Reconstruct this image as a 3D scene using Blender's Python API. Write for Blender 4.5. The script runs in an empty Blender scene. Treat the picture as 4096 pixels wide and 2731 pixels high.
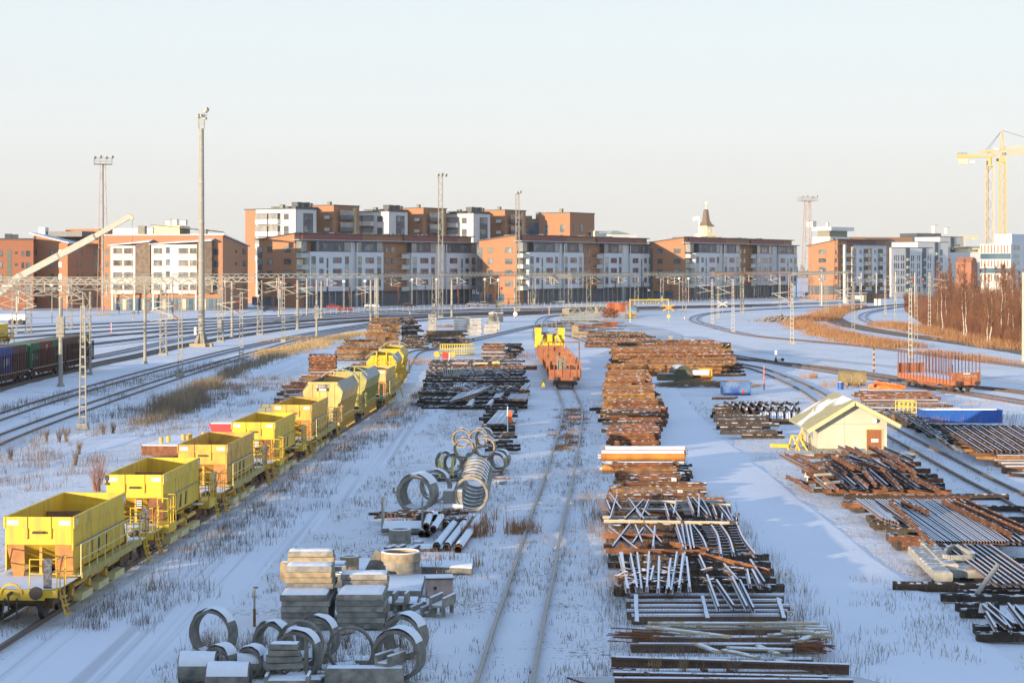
import bpy, math, random
from mathutils import Vector, Matrix
random.seed(7)
R = math.radians
sc = bpy.context.scene
FS, HZ, CX, HC = 8000.0, 1070.0, 2048.0, 12.0
cd = bpy.data.cameras.new("camera"); cam = bpy.data.objects.new("camera", cd)
sc.collection.objects.link(cam); sc.camera = cam
cam.location = (0, 0, HC); cam.rotation_euler = (R(90), 0, 0)
cd.sensor_width = 36; cd.lens = 36*FS/4096; cd.shift_y = -(1365.5-HZ)/4096
cd.clip_start = 0.5; cd.clip_end = 12000
SUN_AZ, SUN_EL = 40.0, 5.5          # light travels 40 deg to the right of the view axis
w = bpy.data.worlds.new("World"); sc.world = w; w.use_nodes = True
nt = w.node_tree; bg = nt.nodes["Background"]
sky = nt.nodes.new("ShaderNodeTexSky"); sky.sky_type = 'NISHITA'
sky.sun_disc = False; sky.sun_elevation = R(SUN_EL); sky.sun_rotation = R(180+SUN_AZ)
sky.air_density = 1.0; sky.dust_density = 1.0; sky.ozone_density = 1.5
tc = nt.nodes.new("ShaderNodeTexCoord"); sx = nt.nodes.new("ShaderNodeSeparateXYZ"); nt.links.new(tc.outputs["Generated"], sx.inputs[0])
rp = nt.nodes.new("ShaderNodeValToRGB"); nt.links.new(sx.outputs[2], rp.inputs[0]); el = rp.color_ramp.elements
el[0].position = 0.0; el[0].color = (.83,.825,.79,1); el[1].position = 1.0; el[1].color = (.31,.495,.87,1)
for ps, c_ in ((.03,(.85,.85,.83)), (.065,(.89,.92,.925)), (.125,(.85,.94,.985)), (.30,(.73,.88,1.0)), (.6,(.42,.63,.99))):
 e_ = el.new(ps); e_.color = c_+(1,)
vs_ = nt.nodes.new("ShaderNodeVectorMath"); vs_.operation = 'SCALE'; vs_.inputs[3].default_value = 3.95; nt.links.new(rp.outputs[0], vs_.inputs[0])
hs_ = nt.nodes.new("ShaderNodeHueSaturation"); hs_.inputs["Saturation"].default_value = .55; nt.links.new(sky.outputs[0], hs_.inputs["Color"])
mx_ = nt.nodes.new("ShaderNodeMix"); mx_.data_type = 'RGBA'; mx_.inputs[0].default_value = .92
nt.links.new(hs_.outputs[0], mx_.inputs[6]); nt.links.new(vs_.outputs[0], mx_.inputs[7])
nt.links.new(mx_.outputs[2], bg.inputs[0]); bg.inputs[1].default_value = 0.13
sd = bpy.data.lights.new("sun", 'SUN'); sun = bpy.data.objects.new("sun", sd)
sc.collection.objects.link(sun)
sd.energy = 4.3; sd.angle = R(0.5); sd.color = (1.0, 0.78, 0.53)
ld = Vector((math.sin(R(SUN_AZ))*math.cos(R(SUN_EL)), math.cos(R(SUN_AZ))*math.cos(R(SUN_EL)), -math.sin(R(SUN_EL))))
sun.rotation_euler = ld.to_track_quat('-Z', 'Y').to_euler()
sc.view_settings.view_transform = 'Standard'; sc.view_settings.look = 'None'
sc.view_settings.gamma = 1; sc.view_settings.exposure = 0.95
REG = dict(R1=(0,800,.4274),R2=(1000,800,.4274),R3=(2000,800,.4274),R4=(3000,800,.466),A1=(0,1900,.3827),A2=(0,1400,.3827),
 A3=(800,1350,.3827),A4=(1600,1250,.3827),B1=(2200,1200,.3827),B2=(3100,1250,.4464),B3=(650,2300,.4889),B4=(1000,2000,.4252),
 B5=(1400,1600,.3827),C1=(2200,1450,.3827),C2=(2300,1900,.3827),C3=(2300,2200,.5102),C4=(3000,1500,.466),C5=(3200,2000,.4662),S=(0,0,1))
def s(reg, x, y):
 a = REG[reg]; return a[0]+x*a[2], a[1]+y*a[2]
def g(reg, x, y, z=0.0):
 "world point on the level z that the photo shows at this place"
 x, y = s(reg, x, y); Y = FS*(HC-z)/(y-HZ)
 return Vector(((x-CX)*Y/FS, Y, z))
def hy(reg, x, y, Y):
 x, y = s(reg, x, y); return HC-(y-HZ)*Y/FS
def xy(reg, x, Y): return (REG[reg][0]+x*REG[reg][2]-CX)*Y/FS
MATS = {}
SNOWC = (.78, .80, .84, 1)
def M(key, c=None, c2=None, rough=.8, metal=0., scale=1.5, snow=0., bump=0., stretch=None, rnd=0., trans=0., lo=.35, hi=.65, sc2=3.0):
 if key in MATS: return MATS[key]
 m = bpy.data.materials.new(key); m.use_nodes = True; MATS[key] = m
 t = m.node_tree; N = t.nodes; L = t.links; b = N["Principled BSDF"]
 b.inputs["Roughness"].default_value = rough; b.inputs["Metallic"].default_value = metal
 c = tuple(c)+(1,)
 geo = N.new("ShaderNodeNewGeometry"); mp = N.new("ShaderNodeMapping")
 L.new(geo.outputs["Position"], mp.inputs[0])
 if stretch: mp.inputs["Scale"].default_value = stretch
 no = N.new("ShaderNodeTexNoise"); no.inputs["Scale"].default_value = scale; no.inputs["Detail"].default_value = 5
 L.new(mp.outputs[0], no.inputs["Vector"])
 col = None
 if c2:
  mr = N.new("ShaderNodeMapRange"); mr.inputs[1].default_value = lo; mr.inputs[2].default_value = hi
  L.new(no.outputs["Fac"], mr.inputs[0])
  mx = N.new("ShaderNodeMix"); mx.data_type = 'RGBA'
  mx.inputs[6].default_value = c; mx.inputs[7].default_value = tuple(c2)+(1,)
  L.new(mr.outputs[0], mx.inputs[0]); col = mx.outputs[2]
 if rnd:
  oi = N.new("ShaderNodeObjectInfo"); hs = N.new("ShaderNodeHueSaturation")
  if col: L.new(col, hs.inputs["Color"])
  else: hs.inputs["Color"].default_value = c
  m2 = N.new("ShaderNodeMapRange"); m2.inputs[3].default_value = 1-rnd; m2.inputs[4].default_value = 1+rnd
  L.new(oi.outputs["Random"], m2.inputs[0]); L.new(m2.outputs[0], hs.inputs["Value"]); col = hs.outputs[0]
 if snow:
  sp = N.new("ShaderNodeSeparateXYZ"); L.new(geo.outputs["Normal"], sp.inputs[0])
  m3 = N.new("ShaderNodeMapRange"); m3.inputs[1].default_value = .55; m3.inputs[2].default_value = .8
  L.new(sp.outputs[2], m3.inputs[0])
  n2 = N.new("ShaderNodeTexNoise"); n2.inputs["Scale"].default_value = sc2; n2.inputs["Detail"].default_value = 4
  L.new(geo.outputs["Position"], n2.inputs["Vector"])
  m4 = N.new("ShaderNodeMapRange"); m4.inputs[1].default_value = .72-snow*.5; m4.inputs[2].default_value = .76-snow*.5
  L.new(n2.outputs["Fac"], m4.inputs[0])
  mu = N.new("ShaderNodeMath"); mu.operation = 'MULTIPLY'; L.new(m3.outputs[0], mu.inputs[0]); L.new(m4.outputs[0], mu.inputs[1])
  mx = N.new("ShaderNodeMix"); mx.data_type = 'RGBA'
  if col: L.new(col, mx.inputs[6])
  else: mx.inputs[6].default_value = c
  mx.inputs[7].default_value = SNOWC; L.new(mu.outputs[0], mx.inputs[0]); col = mx.outputs[2]
 if col: L.new(col, b.inputs["Base Color"])
 else: b.inputs["Base Color"].default_value = c
 if bump:
  bp = N.new("ShaderNodeBump"); bp.inputs["Strength"].default_value = .6; bp.inputs["Distance"].default_value = bump
  L.new(no.outputs["Fac"], bp.inputs["Height"]); L.new(bp.outputs[0], b.inputs["Normal"])
 return m
class MB:
 def __init__(s): s.v = []; s.f = []; s.mi = []; s.m = 0
 def add(s, vs, fs):
  o = len(s.v); s.v += [tuple(v) for v in vs]
  for f in fs: s.f.append(tuple(i+o for i in f)); s.mi.append(s.m)
  return s
 def box(s, x0, x1, y0, y1, z0, z1):
  return s.add([(x0,y0,z0),(x1,y0,z0),(x1,y1,z0),(x0,y1,z0),(x0,y0,z1),(x1,y0,z1),(x1,y1,z1),(x0,y1,z1)],
                     [(3,2,1,0),(4,5,6,7),(0,1,5,4),(1,2,6,5),(2,3,7,6),(3,0,4,7)])
 def bar(s, p, q, a=.1, b=None, up=(0,0,1)):
  "square bar from p to q, a wide, b high"
  b = a if b is None else b; p = Vector(p); q = Vector(q); d = (q-p)
  if d.length < 1e-6: return s
  d.normalize(); u = Vector(up)
  if abs(d.dot(u)) > .98: u = Vector((0,1,0))
  r = d.cross(u).normalized(); u = r.cross(d)
  vs = []
  for e in (p, q):
   for i, j in ((-1,-1),(1,-1),(1,1),(-1,1)): vs.append(e+r*(i*a/2)+u*(j*b/2))
  return s.add(vs, [(3,2,1,0),(4,5,6,7),(0,1,5,4),(1,2,6,5),(2,3,7,6),(3,0,4,7)])
 def tube(s, p, q, r, r2=None, n=10, caps=True):
  r2 = r if r2 is None else r2; p = Vector(p); q = Vector(q); d = (q-p).normalized()
  u = Vector((0,0,1)) if abs(d.z) < .9 else Vector((0,1,0))
  a = d.cross(u).normalized(); b = a.cross(d); vs = []
  for e, rr in ((p, r), (q, r2)):
   for k in range(n):
    t = 2*math.pi*k/n; vs.append(e+(a*math.cos(t)+b*math.sin(t))*rr)
  fs = [(k, (k+1) % n, n+(k+1) % n, n+k) for k in range(n)]
  if caps: fs += [tuple(range(n))[::-1], tuple(range(n, 2*n))]
  return s.add(vs, fs)
 def prism(s, pts, y0, y1):
  "pts (x,z) outline extruded along y"
  n = len(pts); vs = [(x, y0, z) for x, z in pts]+[(x, y1, z) for x, z in pts]
  return s.add(vs, [tuple(range(n)), tuple(range(2*n-1, n-1, -1))]+[(k, n+k, n+(k+1) % n, (k+1) % n) for k in range(n)])
 def prismx(s, pts, x0, x1):
  n = len(pts); vs = [(x0, y, z) for y, z in pts]+[(x1, y, z) for y, z in pts]
  return s.add(vs, [tuple(range(n)), tuple(range(2*n-1, n-1, -1))]+[(k, n+k, n+(k+1) % n, (k+1) % n) for k in range(n)])
 def quad(s, a, b, c, d): return s.add([a, b, c, d], [(0,1,2,3)])
 def obj(s, name, mats, parent=None, smooth=False, loc=None, rot=None):
  me = bpy.data.meshes.new(name); me.from_pydata(s.v, [], s.f)
  ms = mats if isinstance(mats, (list, tuple)) else [mats]
  for m in ms: me.materials.append(m)
  if len(ms) > 1: me.polygons.foreach_set("material_index", s.mi)
  if smooth: me.polygons.foreach_set("use_smooth", [True]*len(me.polygons))
  me.update()
  o = bpy.data.objects.new(name, me); sc.collection.objects.link(o)
  if parent: o.parent = parent; CH.setdefault(parent.name, []).append(o)
  if loc is not None: o.location = loc
  if rot is not None: o.rotation_euler = rot
  return o
def tag(o, label, cat, group=None):
 o['label'] = label; o['category'] = cat; o['kind'] = 'thing'
 if group: o['group'] = group
 return o
def structure(o): o['kind'] = 'structure'; return o
def stuff(o, label, cat):
 o['kind'] = 'stuff'; o['label'] = label; o['category'] = cat; return o
def thing(name, label, cat, loc=(0,0,0), rz=0, group=None):
 o = bpy.data.objects.new(name, None); sc.collection.objects.link(o); o.empty_display_size = .3
 o.location = loc; o.rotation_euler = (0, 0, rz); return tag(o, label, cat, group)
def dup(o, loc=None, rz=None, label=None, group=None, parent=None):
 c = o.copy(); sc.collection.objects.link(c)
 if parent: c.parent = parent; CH.setdefault(parent.name, []).append(c)
 if loc is not None: c.location = loc
 if rz is not None: c.rotation_euler = (0, 0, rz)
 if label: c['label'] = label
 if group: c['group'] = group
 for ch in KIDS(o): dup(ch, parent=c)
 return c
def KIDS(o): return list(CH.get(o.name, ()))
CH = {}
def text_mb(txt, size, name, mat, parent, loc, rot, ext=.004):
 cu = bpy.data.curves.new(name, 'FONT'); cu.body = txt; cu.size = size; cu.align_x = 'CENTER'; cu.align_y = 'CENTER'; cu.extrude = ext
 ob = bpy.data.objects.new(name, cu); sc.collection.objects.link(ob)
 dg = bpy.context.evaluated_depsgraph_get(); me = bpy.data.meshes.new_from_object(ob.evaluated_get(dg))
 bpy.data.objects.remove(ob); me.materials.clear(); me.materials.append(mat)
 o = bpy.data.objects.new(name, me); sc.collection.objects.link(o); o.parent = parent; o.location = loc; o.rotation_euler = rot; CH.setdefault(parent.name, []).append(o)
 return o
rr = random.uniform
M('snow_cap', (.83,.85,.88), (.76,.79,.84), scale=4, bump=.03, rough=.9)
M('yellow', (.72,.48,.03), (.40,.26,.07), rough=.6, scale=1.5, stretch=(1.6,1.6,.4), lo=.47, hi=.80)
M('yellow_old', (.66,.40,.06), (.38,.20,.06), rough=.65, scale=1.6, lo=.45, hi=.75)
M('yellow_cream', (.68,.47,.16), (.50,.33,.12), rough=.65, scale=1.3)
M('rust', (.26,.10,.04), (.13,.055,.03), rough=.85, scale=4)
M('rust_in', (.30,.15,.07), (.20,.10,.05), rough=.85, scale=2)
M('dark_metal', (.035,.033,.035), (.07,.05,.04), rough=.7, scale=6)
M('white_paint', (.86,.86,.83), rough=.6)
M('grey_panel', (.30,.33,.34), rough=.6)
M('red_ox', (.50,.13,.05), (.34,.10,.05), rough=.7, scale=2.5)
M('mast_metal', (.33,.31,.26), (.25,.24,.2), rough=.6, scale=3)
M('mast_light', (.46,.44,.37), (.38,.36,.3), rough=.6, scale=3)
M('mast_rust', (.42,.30,.22), (.36,.20,.12), rough=.7, scale=1)
M('ceramic', (.30,.09,.04), rough=.4)
M('concrete', (.40,.38,.33), (.27,.26,.23), rough=.9, scale=3, bump=.01, snow=.35)
M('concrete_bare', (.40,.38,.33), (.26,.25,.22), rough=.9, scale=4, bump=.01)
M('rail_steel', (.10,.075,.06), (.16,.11,.08), rough=.55, scale=6)
M('rail_worn', (.30,.29,.28), (.22,.19,.17), rough=.45, metal=.3, scale=8)
M('beam_rust', (.22,.085,.03), (.10,.042,.02), rough=.9, scale=2.2, snow=.34, rnd=.35)
M('beam_ochre', (.30,.15,.05), (.15,.072,.028), rough=.9, scale=2.2, snow=.24, rnd=.3)
M('beam_dark', (.03,.025,.022), (.06,.042,.032), rough=.9, scale=3, snow=.42, rnd=.3)
M('wood_tar', (.035,.028,.023), (.065,.045,.032), rough=.9, scale=3, snow=.40, rnd=.4)
M('wood_old', (.15,.095,.05), (.085,.055,.035), rough=.9, scale=3, snow=.45, rnd=.35)
M('wood_pale', (.48,.40,.27), (.36,.30,.2), rough=.9, scale=3, snow=.6, rnd=.25)
M('rail_snow', (.10,.065,.045), (.16,.085,.05), rough=.75, scale=3, snow=.95, rnd=.3)
M('conc_sleeper', (.50,.47,.40), (.38,.36,.31), rough=.9, scale=3, snow=.4, rnd=.15)
M('reed', (.48,.33,.15), (.34,.24,.12), rough=1, scale=.6)
M('reed_red', (.27,.12,.06), (.38,.22,.10), rough=1, scale=.5)
M('weed', (.16,.12,.09), (.30,.21,.12), rough=1, scale=.7)
M('weed_dark', (.11,.09,.08), (.20,.15,.1), rough=1, scale=.7)
# ================================================================ GROUND
def ground_mat(key, c1, c2, dirt, thr, bump, sc=.35, rut=None):
 m = bpy.data.materials.new(key); m.use_nodes = True; MATS[key] = m
 t = m.node_tree; N = t.nodes; L = t.links; b = N["Principled BSDF"]; b.inputs["Roughness"].default_value = .85
 geo = N.new("ShaderNodeNewGeometry")
 def noise(scale, det=6, vec=None, rough=.6):
  n = N.new("ShaderNodeTexNoise"); n.inputs["Scale"].default_value = scale; n.inputs["Detail"].default_value = det
  n.inputs["Roughness"].default_value = rough; L.new(vec or geo.outputs["Position"], n.inputs["Vector"]); return n.outputs["Fac"]
 def mrange(v, a, bb, c=0., d=1.):
  n = N.new("ShaderNodeMapRange"); n.inputs[1].default_value = a; n.inputs[2].default_value = bb
  n.inputs[3].default_value = c; n.inputs[4].default_value = d; L.new(v, n.inputs[0]); return n.outputs[0]
 def mix(f, a, bb):
  n = N.new("ShaderNodeMix"); n.data_type = 'RGBA'; L.new(f, n.inputs[0])
  for i, x in ((6, a), (7, bb)):
   if isinstance(x, tuple): n.inputs[i].default_value = x+(1,)
   else: L.new(x, n.inputs[i])
  return n.outputs[2]
 def math_(op, a, bb):
  n = N.new("ShaderNodeMath"); n.operation = op
  for i, x in ((0, a), (1, bb)):
   if isinstance(x, (int, float)): n.inputs[i].default_value = x
   else: L.new(x, n.inputs[i])
  return n.outputs[0]
 big = mrange(noise(sc*.12, 4), .35, .65)
 col = mix(big, c1, c2)
 fine = noise(5.5, 8, None, .7); mid = noise(.22, 5)
 d = math_('ADD', math_('MULTIPLY', fine, .62), math_('MULTIPLY', mid, .38))
 dm = mrange(d, thr, thr+.05)
 col = mix(dm, col, dirt)
 h = math_('ADD', noise(1.4, 6), math_('MULTIPLY', noise(9, 3), .25))
 if rut:
  mp = N.new("ShaderNodeMapping"); mp.inputs["Rotation"].default_value = (0, 0, R(rut)); mp.inputs["Scale"].default_value = (1.7, .012, 1)
  L.new(geo.outputs["Position"], mp.inputs[0]); rn = noise(1.0, 5, mp.outputs[0])
  col = mix(mrange(rn, .5, .66), col, tuple(x*.70 for x in c1))
  h = math_('ADD', math_('MULTIPLY', h, .3), math_('MULTIPLY', rn, 1.6))
 bp = N.new("ShaderNodeBump"); bp.inputs["Strength"].default_value = .8; bp.inputs["Distance"].default_value = bump
 L.new(h, bp.inputs["Height"]); L.new(bp.outputs[0], b.inputs["Normal"]); L.new(col, b.inputs["Base Color"])
 return m
ground_mat('snow_rough', (.75,.765,.80), (.66,.67,.70), (.20,.165,.125), .563, .12)
ground_mat('snow_far', (.78,.79,.82), (.72,.72,.74), (.34,.28,.22), .615, .05)
ground_mat('snow_road', (.76,.78,.83), (.69,.72,.78), (.5,.5,.52), .66, .04, rut=-2.5)
ground_mat('snow_road_straight', (.76,.78,.83), (.69,.72,.78), (.45,.44,.42), .655, .04, rut=0)
ground_mat('wet_road', (.46,.46,.48), (.62,.62,.64), (.35,.33,.31), .58, .03)
ground_mat('bare_ballast', (.16,.14,.12), (.11,.095,.085), (.5,.5,.52), .58, .08)
ground_mat('sleeper_snow', (.70,.72,.77), (.56,.56,.60), (.16,.13,.11), .555, .05)
mb = MB(); NX, NY = 130, 300
import mathutils.noise as mn
def hump(x, y):
 v = mn.noise(Vector((x*.35, y*.35, 0)))*.07+mn.noise(Vector((x*1.1, y*1.1, 3)))*.03
 return min(v-.035, .006)
ys = [40+i*.55 for i in range(160)]; ys += [ys[-1]+(i+1)*2.2 for i in range(60)]
xs_ = [-45+i*.8 for i in range(116)]
grid = [[(x, y, hump(x, y) if 0 < i < len(xs_)-1 and 0 < j < len(ys)-1 else 0) for i, x in enumerate(xs_)] for j, y in enumerate(ys)]
W_ = len(xs_); mb.add([p for r in grid for p in r], [(j*W_+i, j*W_+i+1, (j+1)*W_+i+1, (j+1)*W_+i) for j in range(len(ys)-1) for i in range(W_-1)])
X0, X1, Y0, Y1 = xs_[0], xs_[-1], ys[0], ys[-1]
for a in ((-6000, X0, -600, 9000), (X1, 6000, -600, 9000), (X0, X1, -600, Y0), (X0, X1, Y1, 9000)):
 mb.quad((a[0],a[2],0), (a[1],a[2],0), (a[1],a[3],0), (a[0],a[3],0))
structure(mb.obj('ground', MATS['snow_rough'], smooth=True))
def sheet(name, pts, mat, z):
 mb = MB(); mb.add([(p[0], p[1], z) for p in pts], [tuple(range(len(pts)))])
 return structure(mb.obj(name, mat))
def ribbon(name, cl, wd, mat, z, kind='structure'):
 mb = MB(); rows = []; n = len(cl)
 for o, zz in ((-wd/2-.55, z-.09), (-wd/2, z), (wd/2, z), (wd/2+.55, z-.09)):
  rows += [(p.x+.35*mn.noise(Vector((p.x, p.y*.5, o))), p.y, zz) for p in offset(cl, o)]
 mb.add(rows, [(j*n+k, (j+1)*n+k, (j+1)*n+k+1, j*n+k+1) for j in range(3) for k in range(n-1)])
 return structure(mb.obj(name, mat))
def smooth(pts, n=10):
 P = [Vector((p[0], p[1], 0)) for p in pts]; P = [2*P[0]-P[1]]+P+[2*P[-1]-P[-2]]; out = []
 for i in range(1, len(P)-2):
  for k in range(n):
   t = k/n; a, b, c, d = P[i-1:i+3]
   out.append(.5*((2*b)+(c-a)*t+(2*a-5*b+4*c-d)*t*t+(3*b-a-3*c+d)*t**3))
 return out+[P[-2]]
def offset(cl, d):
 out = []
 for i, p in enumerate(cl):
  t = (cl[min(i+1, len(cl)-1)]-cl[max(i-1, 0)]).normalized(); out.append(p+Vector((t.y, -t.x, 0))*d)
 return out
ribbon('road_right', smooth([(12.6,30),(12.6,90),(12.4,140),(12.8,175),(15,215),(22,262),(33,330)], 8), 4.8, MATS['snow_road_straight'], .012)
ribbon('road_left', smooth([(-12.8+(y-66)*.0455, y) for y in (30,60,90,120,150,175)], 6), 4.6, MATS['snow_road'], .012)
ribbon('road_far_left', smooth([(-33,100),(-28,150),(-27,190),(-29,240),(-25,290)], 6), 5, MATS['snow_road'], .012)
ribbon('road_yard', smooth([g('S',2480,1420),g('S',2650,1360),g('S',2600,1320),g('S',2450,1290),g('S',2560,1262),g('S',2740,1262)]), 7, MATS['wet_road'], .016)
ribbon('road_yard_track', smooth([g('S',2760,1345),g('S',3000,1400),g('S',3300,1440),g('S',3700,1480),g('S',4090,1530),g('S',4500,1590)]), 3.0, MATS['wet_road'], .016)
# ================================================================ TRACKS
def track(pts, bed=None, bw=2.9, n=10, worn=False, label=None):
 cl = smooth(pts, n)
 if bed: ribbon('track_bed', cl, bw, MATS[bed], .02)
 mb = MB()
 for sg in (-1, 1):
  for (w1, z0, z1, m) in ((.035, .0, .13, 0), (.075, .13, .175, 1)):
   o = offset(cl, sg*.80); a = offset(cl, sg*.80-w1/2*1.6); c = offset(cl, sg*.80+w1/2*1.6); q = len(cl)
   vs = [(p.x,p.y,z0) for p in a]+[(p.x,p.y,z1) for p in a]+[(p.x,p.y,z1) for p in c]+[(p.x,p.y,z0) for p in c]
   mb.m = m
   mb.add(vs, [f for k in range(q-1) for f in ((k,k+1,q+k+1,q+k)[::-1], (q+k,q+k+1,2*q+k+1,2*q+k)[::-1], (2*q+k,2*q+k+1,3*q+k+1,3*q+k)[::-1])])
 structure(mb.obj('railway_track', [MATS['rail_steel'], MATS['rail_worn' if worn else 'rail_steel']]))
 return cl
T0 = track([g('S',x,y) for x, y in ((1960,2980),(2021,2731),(2070.6,2531),(2133,2300),(2183,2100),(2253,1850),(2290,1650),(2268,1575),(2238,1510),(2196,1450),(2165,1380),(2150,1325),(2172,1275),(2250,1262),(2420,1258))], worn=True)
def tx(y): return -16.52+(y-70)*.0455
T1 = track([(tx(y), y) for y in (30, 60, 100, 140, 168)]+[(-12.05,185),(-12.2,209)]+[g('S',x,y) for x, y in ((1655,1415),(1755,1395),(1900,1360),(2080,1318),(2160,1303),(2300,1290))])
for k, (p, bed) in enumerate([
 ([(-420,1860),(-200,1752),(0,1671),(322,1567),(720,1455),(1050,1375),(1350,1317),(1700,1272),(2250,1248)], 'sleeper_snow'),
 ([(-420,2010),(-200,1862),(0,1762),(325,1640),(720,1506),(1050,1405),(1350,1329),(1700,1282),(2200,1255)], 'sleeper_snow'),
 ([(-420,1715),(-200,1620),(0,1549),(300,1476),(560,1421),(800,1370),(1150,1317),(1500,1282),(1900,1262),(2400,1250)], 'bare_ballast'),
 ([(-60,1500),(380,1430),(800,1347),(1200,1300),(1600,1272),(2100,1252),(2700,1240)], 'sleeper_snow'),
 ([(-60,1425),(380,1378),(800,1328),(1200,1288),(1700,1262),(2300,1244),(3000,1228)], 'sleeper_snow'),
 ([(-60,1392),(380,1350),(800,1314),(1300,1277),(1900,1252),(2500,1238),(3100,1224)], 'sleeper_snow'),
 ([(-60,1362),(380,1330),(800,1302),(1300,1270),(1900,1247),(2600,1233),(3200,1219)], 'sleeper_snow'),
 ([(-60,1340),(380,1312),(800,1291),(1300,1263),(1900,1242),(2700,1229),(3400,1214)], 'sleeper_snow'),
 ([(-60,1318),(500,1292),(1000,1268),(1600,1245),(2200,1234),(2900,1222),(3500,1206)], 'bare_ballast'),
 ]):
 track([g('S', x, y) for x, y in p], bed)
track([g('S',x,y) for x, y in ((4300,1500),(4096,1468),(3800,1432),(3500,1392),(3250,1368),(3000,1343),(2860,1310),(2775,1283),(2800,1262),(2900,1248),(3100,1236),(3400,1224))], 'sleeper_snow')
track([g('S',x,y) for x, y in ((4350,1455),(4096,1408),(3850,1372),(3650,1344),(3480,1318),(3360,1290),(3330,1265),(3400,1240),(3560,1222),(3800,1205))], 'bare_ballast', 5)
track([g('S',x,y) for x, y in ((4350,1425),(4096,1392),(3850,1358),(3650,1325),(3520,1300),(3450,1275),(3480,1250),(3620,1226),(3800,1211))], 'sleeper_snow')
track([(43.0+(190-y)*.166, y) for y in (300,250,215,190,172,140,105)], 'sleeper_snow')
track([g('S',x,y) for x, y in ((4350,2170),(4096,2016),(3891,1910),(3680,1795),(3500,1700),(3330,1625),(3220,1555),(3060,1487),(2960,1462),(2800,1437),(2600,1410),(2420,1385),(2270,1340))])
track([g('S',x,y) for x, y in ((4500,1650),(4100,1574),(3700,1530),(3350,1480),(3100,1452),(2900,1432),(2700,1405),(2400,1375))])
sheet('street', [(-190,560),(-110,556),(-40,590),(20,640),(120,760),(230,900),(330,1000),(330,1030),(210,930),(100,795),(0,665),(-60,612),(-190,580)], MATS['wet_road'], .05)

mb = MB(); mb.box(-300, 300, -16, -2.2, 8.6, 9.7); mb.box(-300, 300, -2.5, -2.2, 9.7, 10.0)
for k in range(-8, 9): mb.box(k*22-.6, k*22+.6, -12, -6, 0, 8.6)
structure(mb.obj('bridge', MATS['concrete_bare']))
mb = MB(); n = 30
vs = []
for i in range(n+1):
 x = -620+406*i/n; h = (34 if x < -246 else 30.4)+2*mn.noise(Vector((x*.02, 1, 0)))
 vs += [(x, -150, 0), (x, -60, h), (x, -40, h), (x, 5-80, 0) if False else (x, -28, 0)]
mb.add(vs, [(i*4+j, i*4+4+j, i*4+5+j, i*4+1+j) for i in range(n) for j in range(3)]); structure(mb.obj('unseen_shade_ridge', MATS['weed']))  # unseen ridge behind camera left, added to cast shade on the left tracks
# ================================================================ YELLOW HOPPER WAGONS
def railing(mb, pts, h=1.05, step=None, r=.022, mid=True):
 pts = [Vector(p) for p in pts]
 for p, q in zip(pts, pts[1:]):
  L_ = (q-p).length; n = max(1, round(L_/(step or 1.1)))
  for k in range(n+1):
   a = p+(q-p)*k/n; mb.tube(a, a+Vector((0,0,h)), r, n=6)
  for f in ((1, .52) if mid else (1,)): mb.tube(p+Vector((0,0,h*f)), q+Vector((0,0,h*f)), r, n=6)
def wheelset(parent, y, x=.80, r=.46):
 mb = MB()
 for sg in (-1, 1):
  mb.m = 0; mb.tube((sg*(x-.065), y, .175+r), (sg*(x+.065), y, .175+r), r, n=20)
  mb.tube((sg*(x-.1), y, .175+r), (sg*(x-.06), y, .175+r), r+.03, n=20)
 mb.tube((-x, y, .175+r), (x, y, .175+r), .08, n=8)
 return mb.obj('wheelset', MATS['dark_metal'], parent)
def bogie(parent, y, mat, wb=1.8):
 mb = MB()
 for sg in (-1, 1):
  x = sg*1.0
  mb.prismx([(y-wb/2-.25,.75),(y-wb/2+.25,.62),(y-.45,.55),(y+.45,.55),(y+wb/2-.25,.62),(y+wb/2+.25,.75),(y+wb/2+.2,.98),(y-wb/2-.2,.98)], x-.07, x+.07)
  for k in (-1, 1):
   mb.box(x-.14 if sg > 0 else x-.12, x+.12 if sg > 0 else x+.14, y+k*wb/2-.14, y+k*wb/2+.14, .5, .8)
   mb.tube((x, y+k*.2, .58), (x, y+k*.2, .9), .09, n=8)
 mb.box(-.93, .93, y-.22, y+.22, .6, .9)
 for k in (-1, 1): mb.box(-.93, .93, y+k*(wb/2+.33)-.07, y+k*(wb/2+.33)+.07, .68, .92)
 b = mb.obj('bogie', mat, parent)
 for k in (-1, 1): wheelset(b, y+k*wb/2)
 return b
def buffers(parent, y, d, x=.88, z=1.2, mat=None):
 for sg in (-1, 1):
  mb = MB(); mb.tube((sg*x, y-d*.5, z), (sg*x, y-d*.1, z), .11, n=12); mb.tube((sg*x, y-d*.1, z), (sg*x, y, z), .215, n=20)
  mb.obj('buffer', mat or MATS['dark_metal'], parent)
M('info_board', (.03,.04,.06), (.09,.10,.13), scale=9, lo=.5, hi=.52, rough=.5)
M('sticker', (.74,.73,.68), (.62,.6,.52), scale=14, rough=.6)
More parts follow.
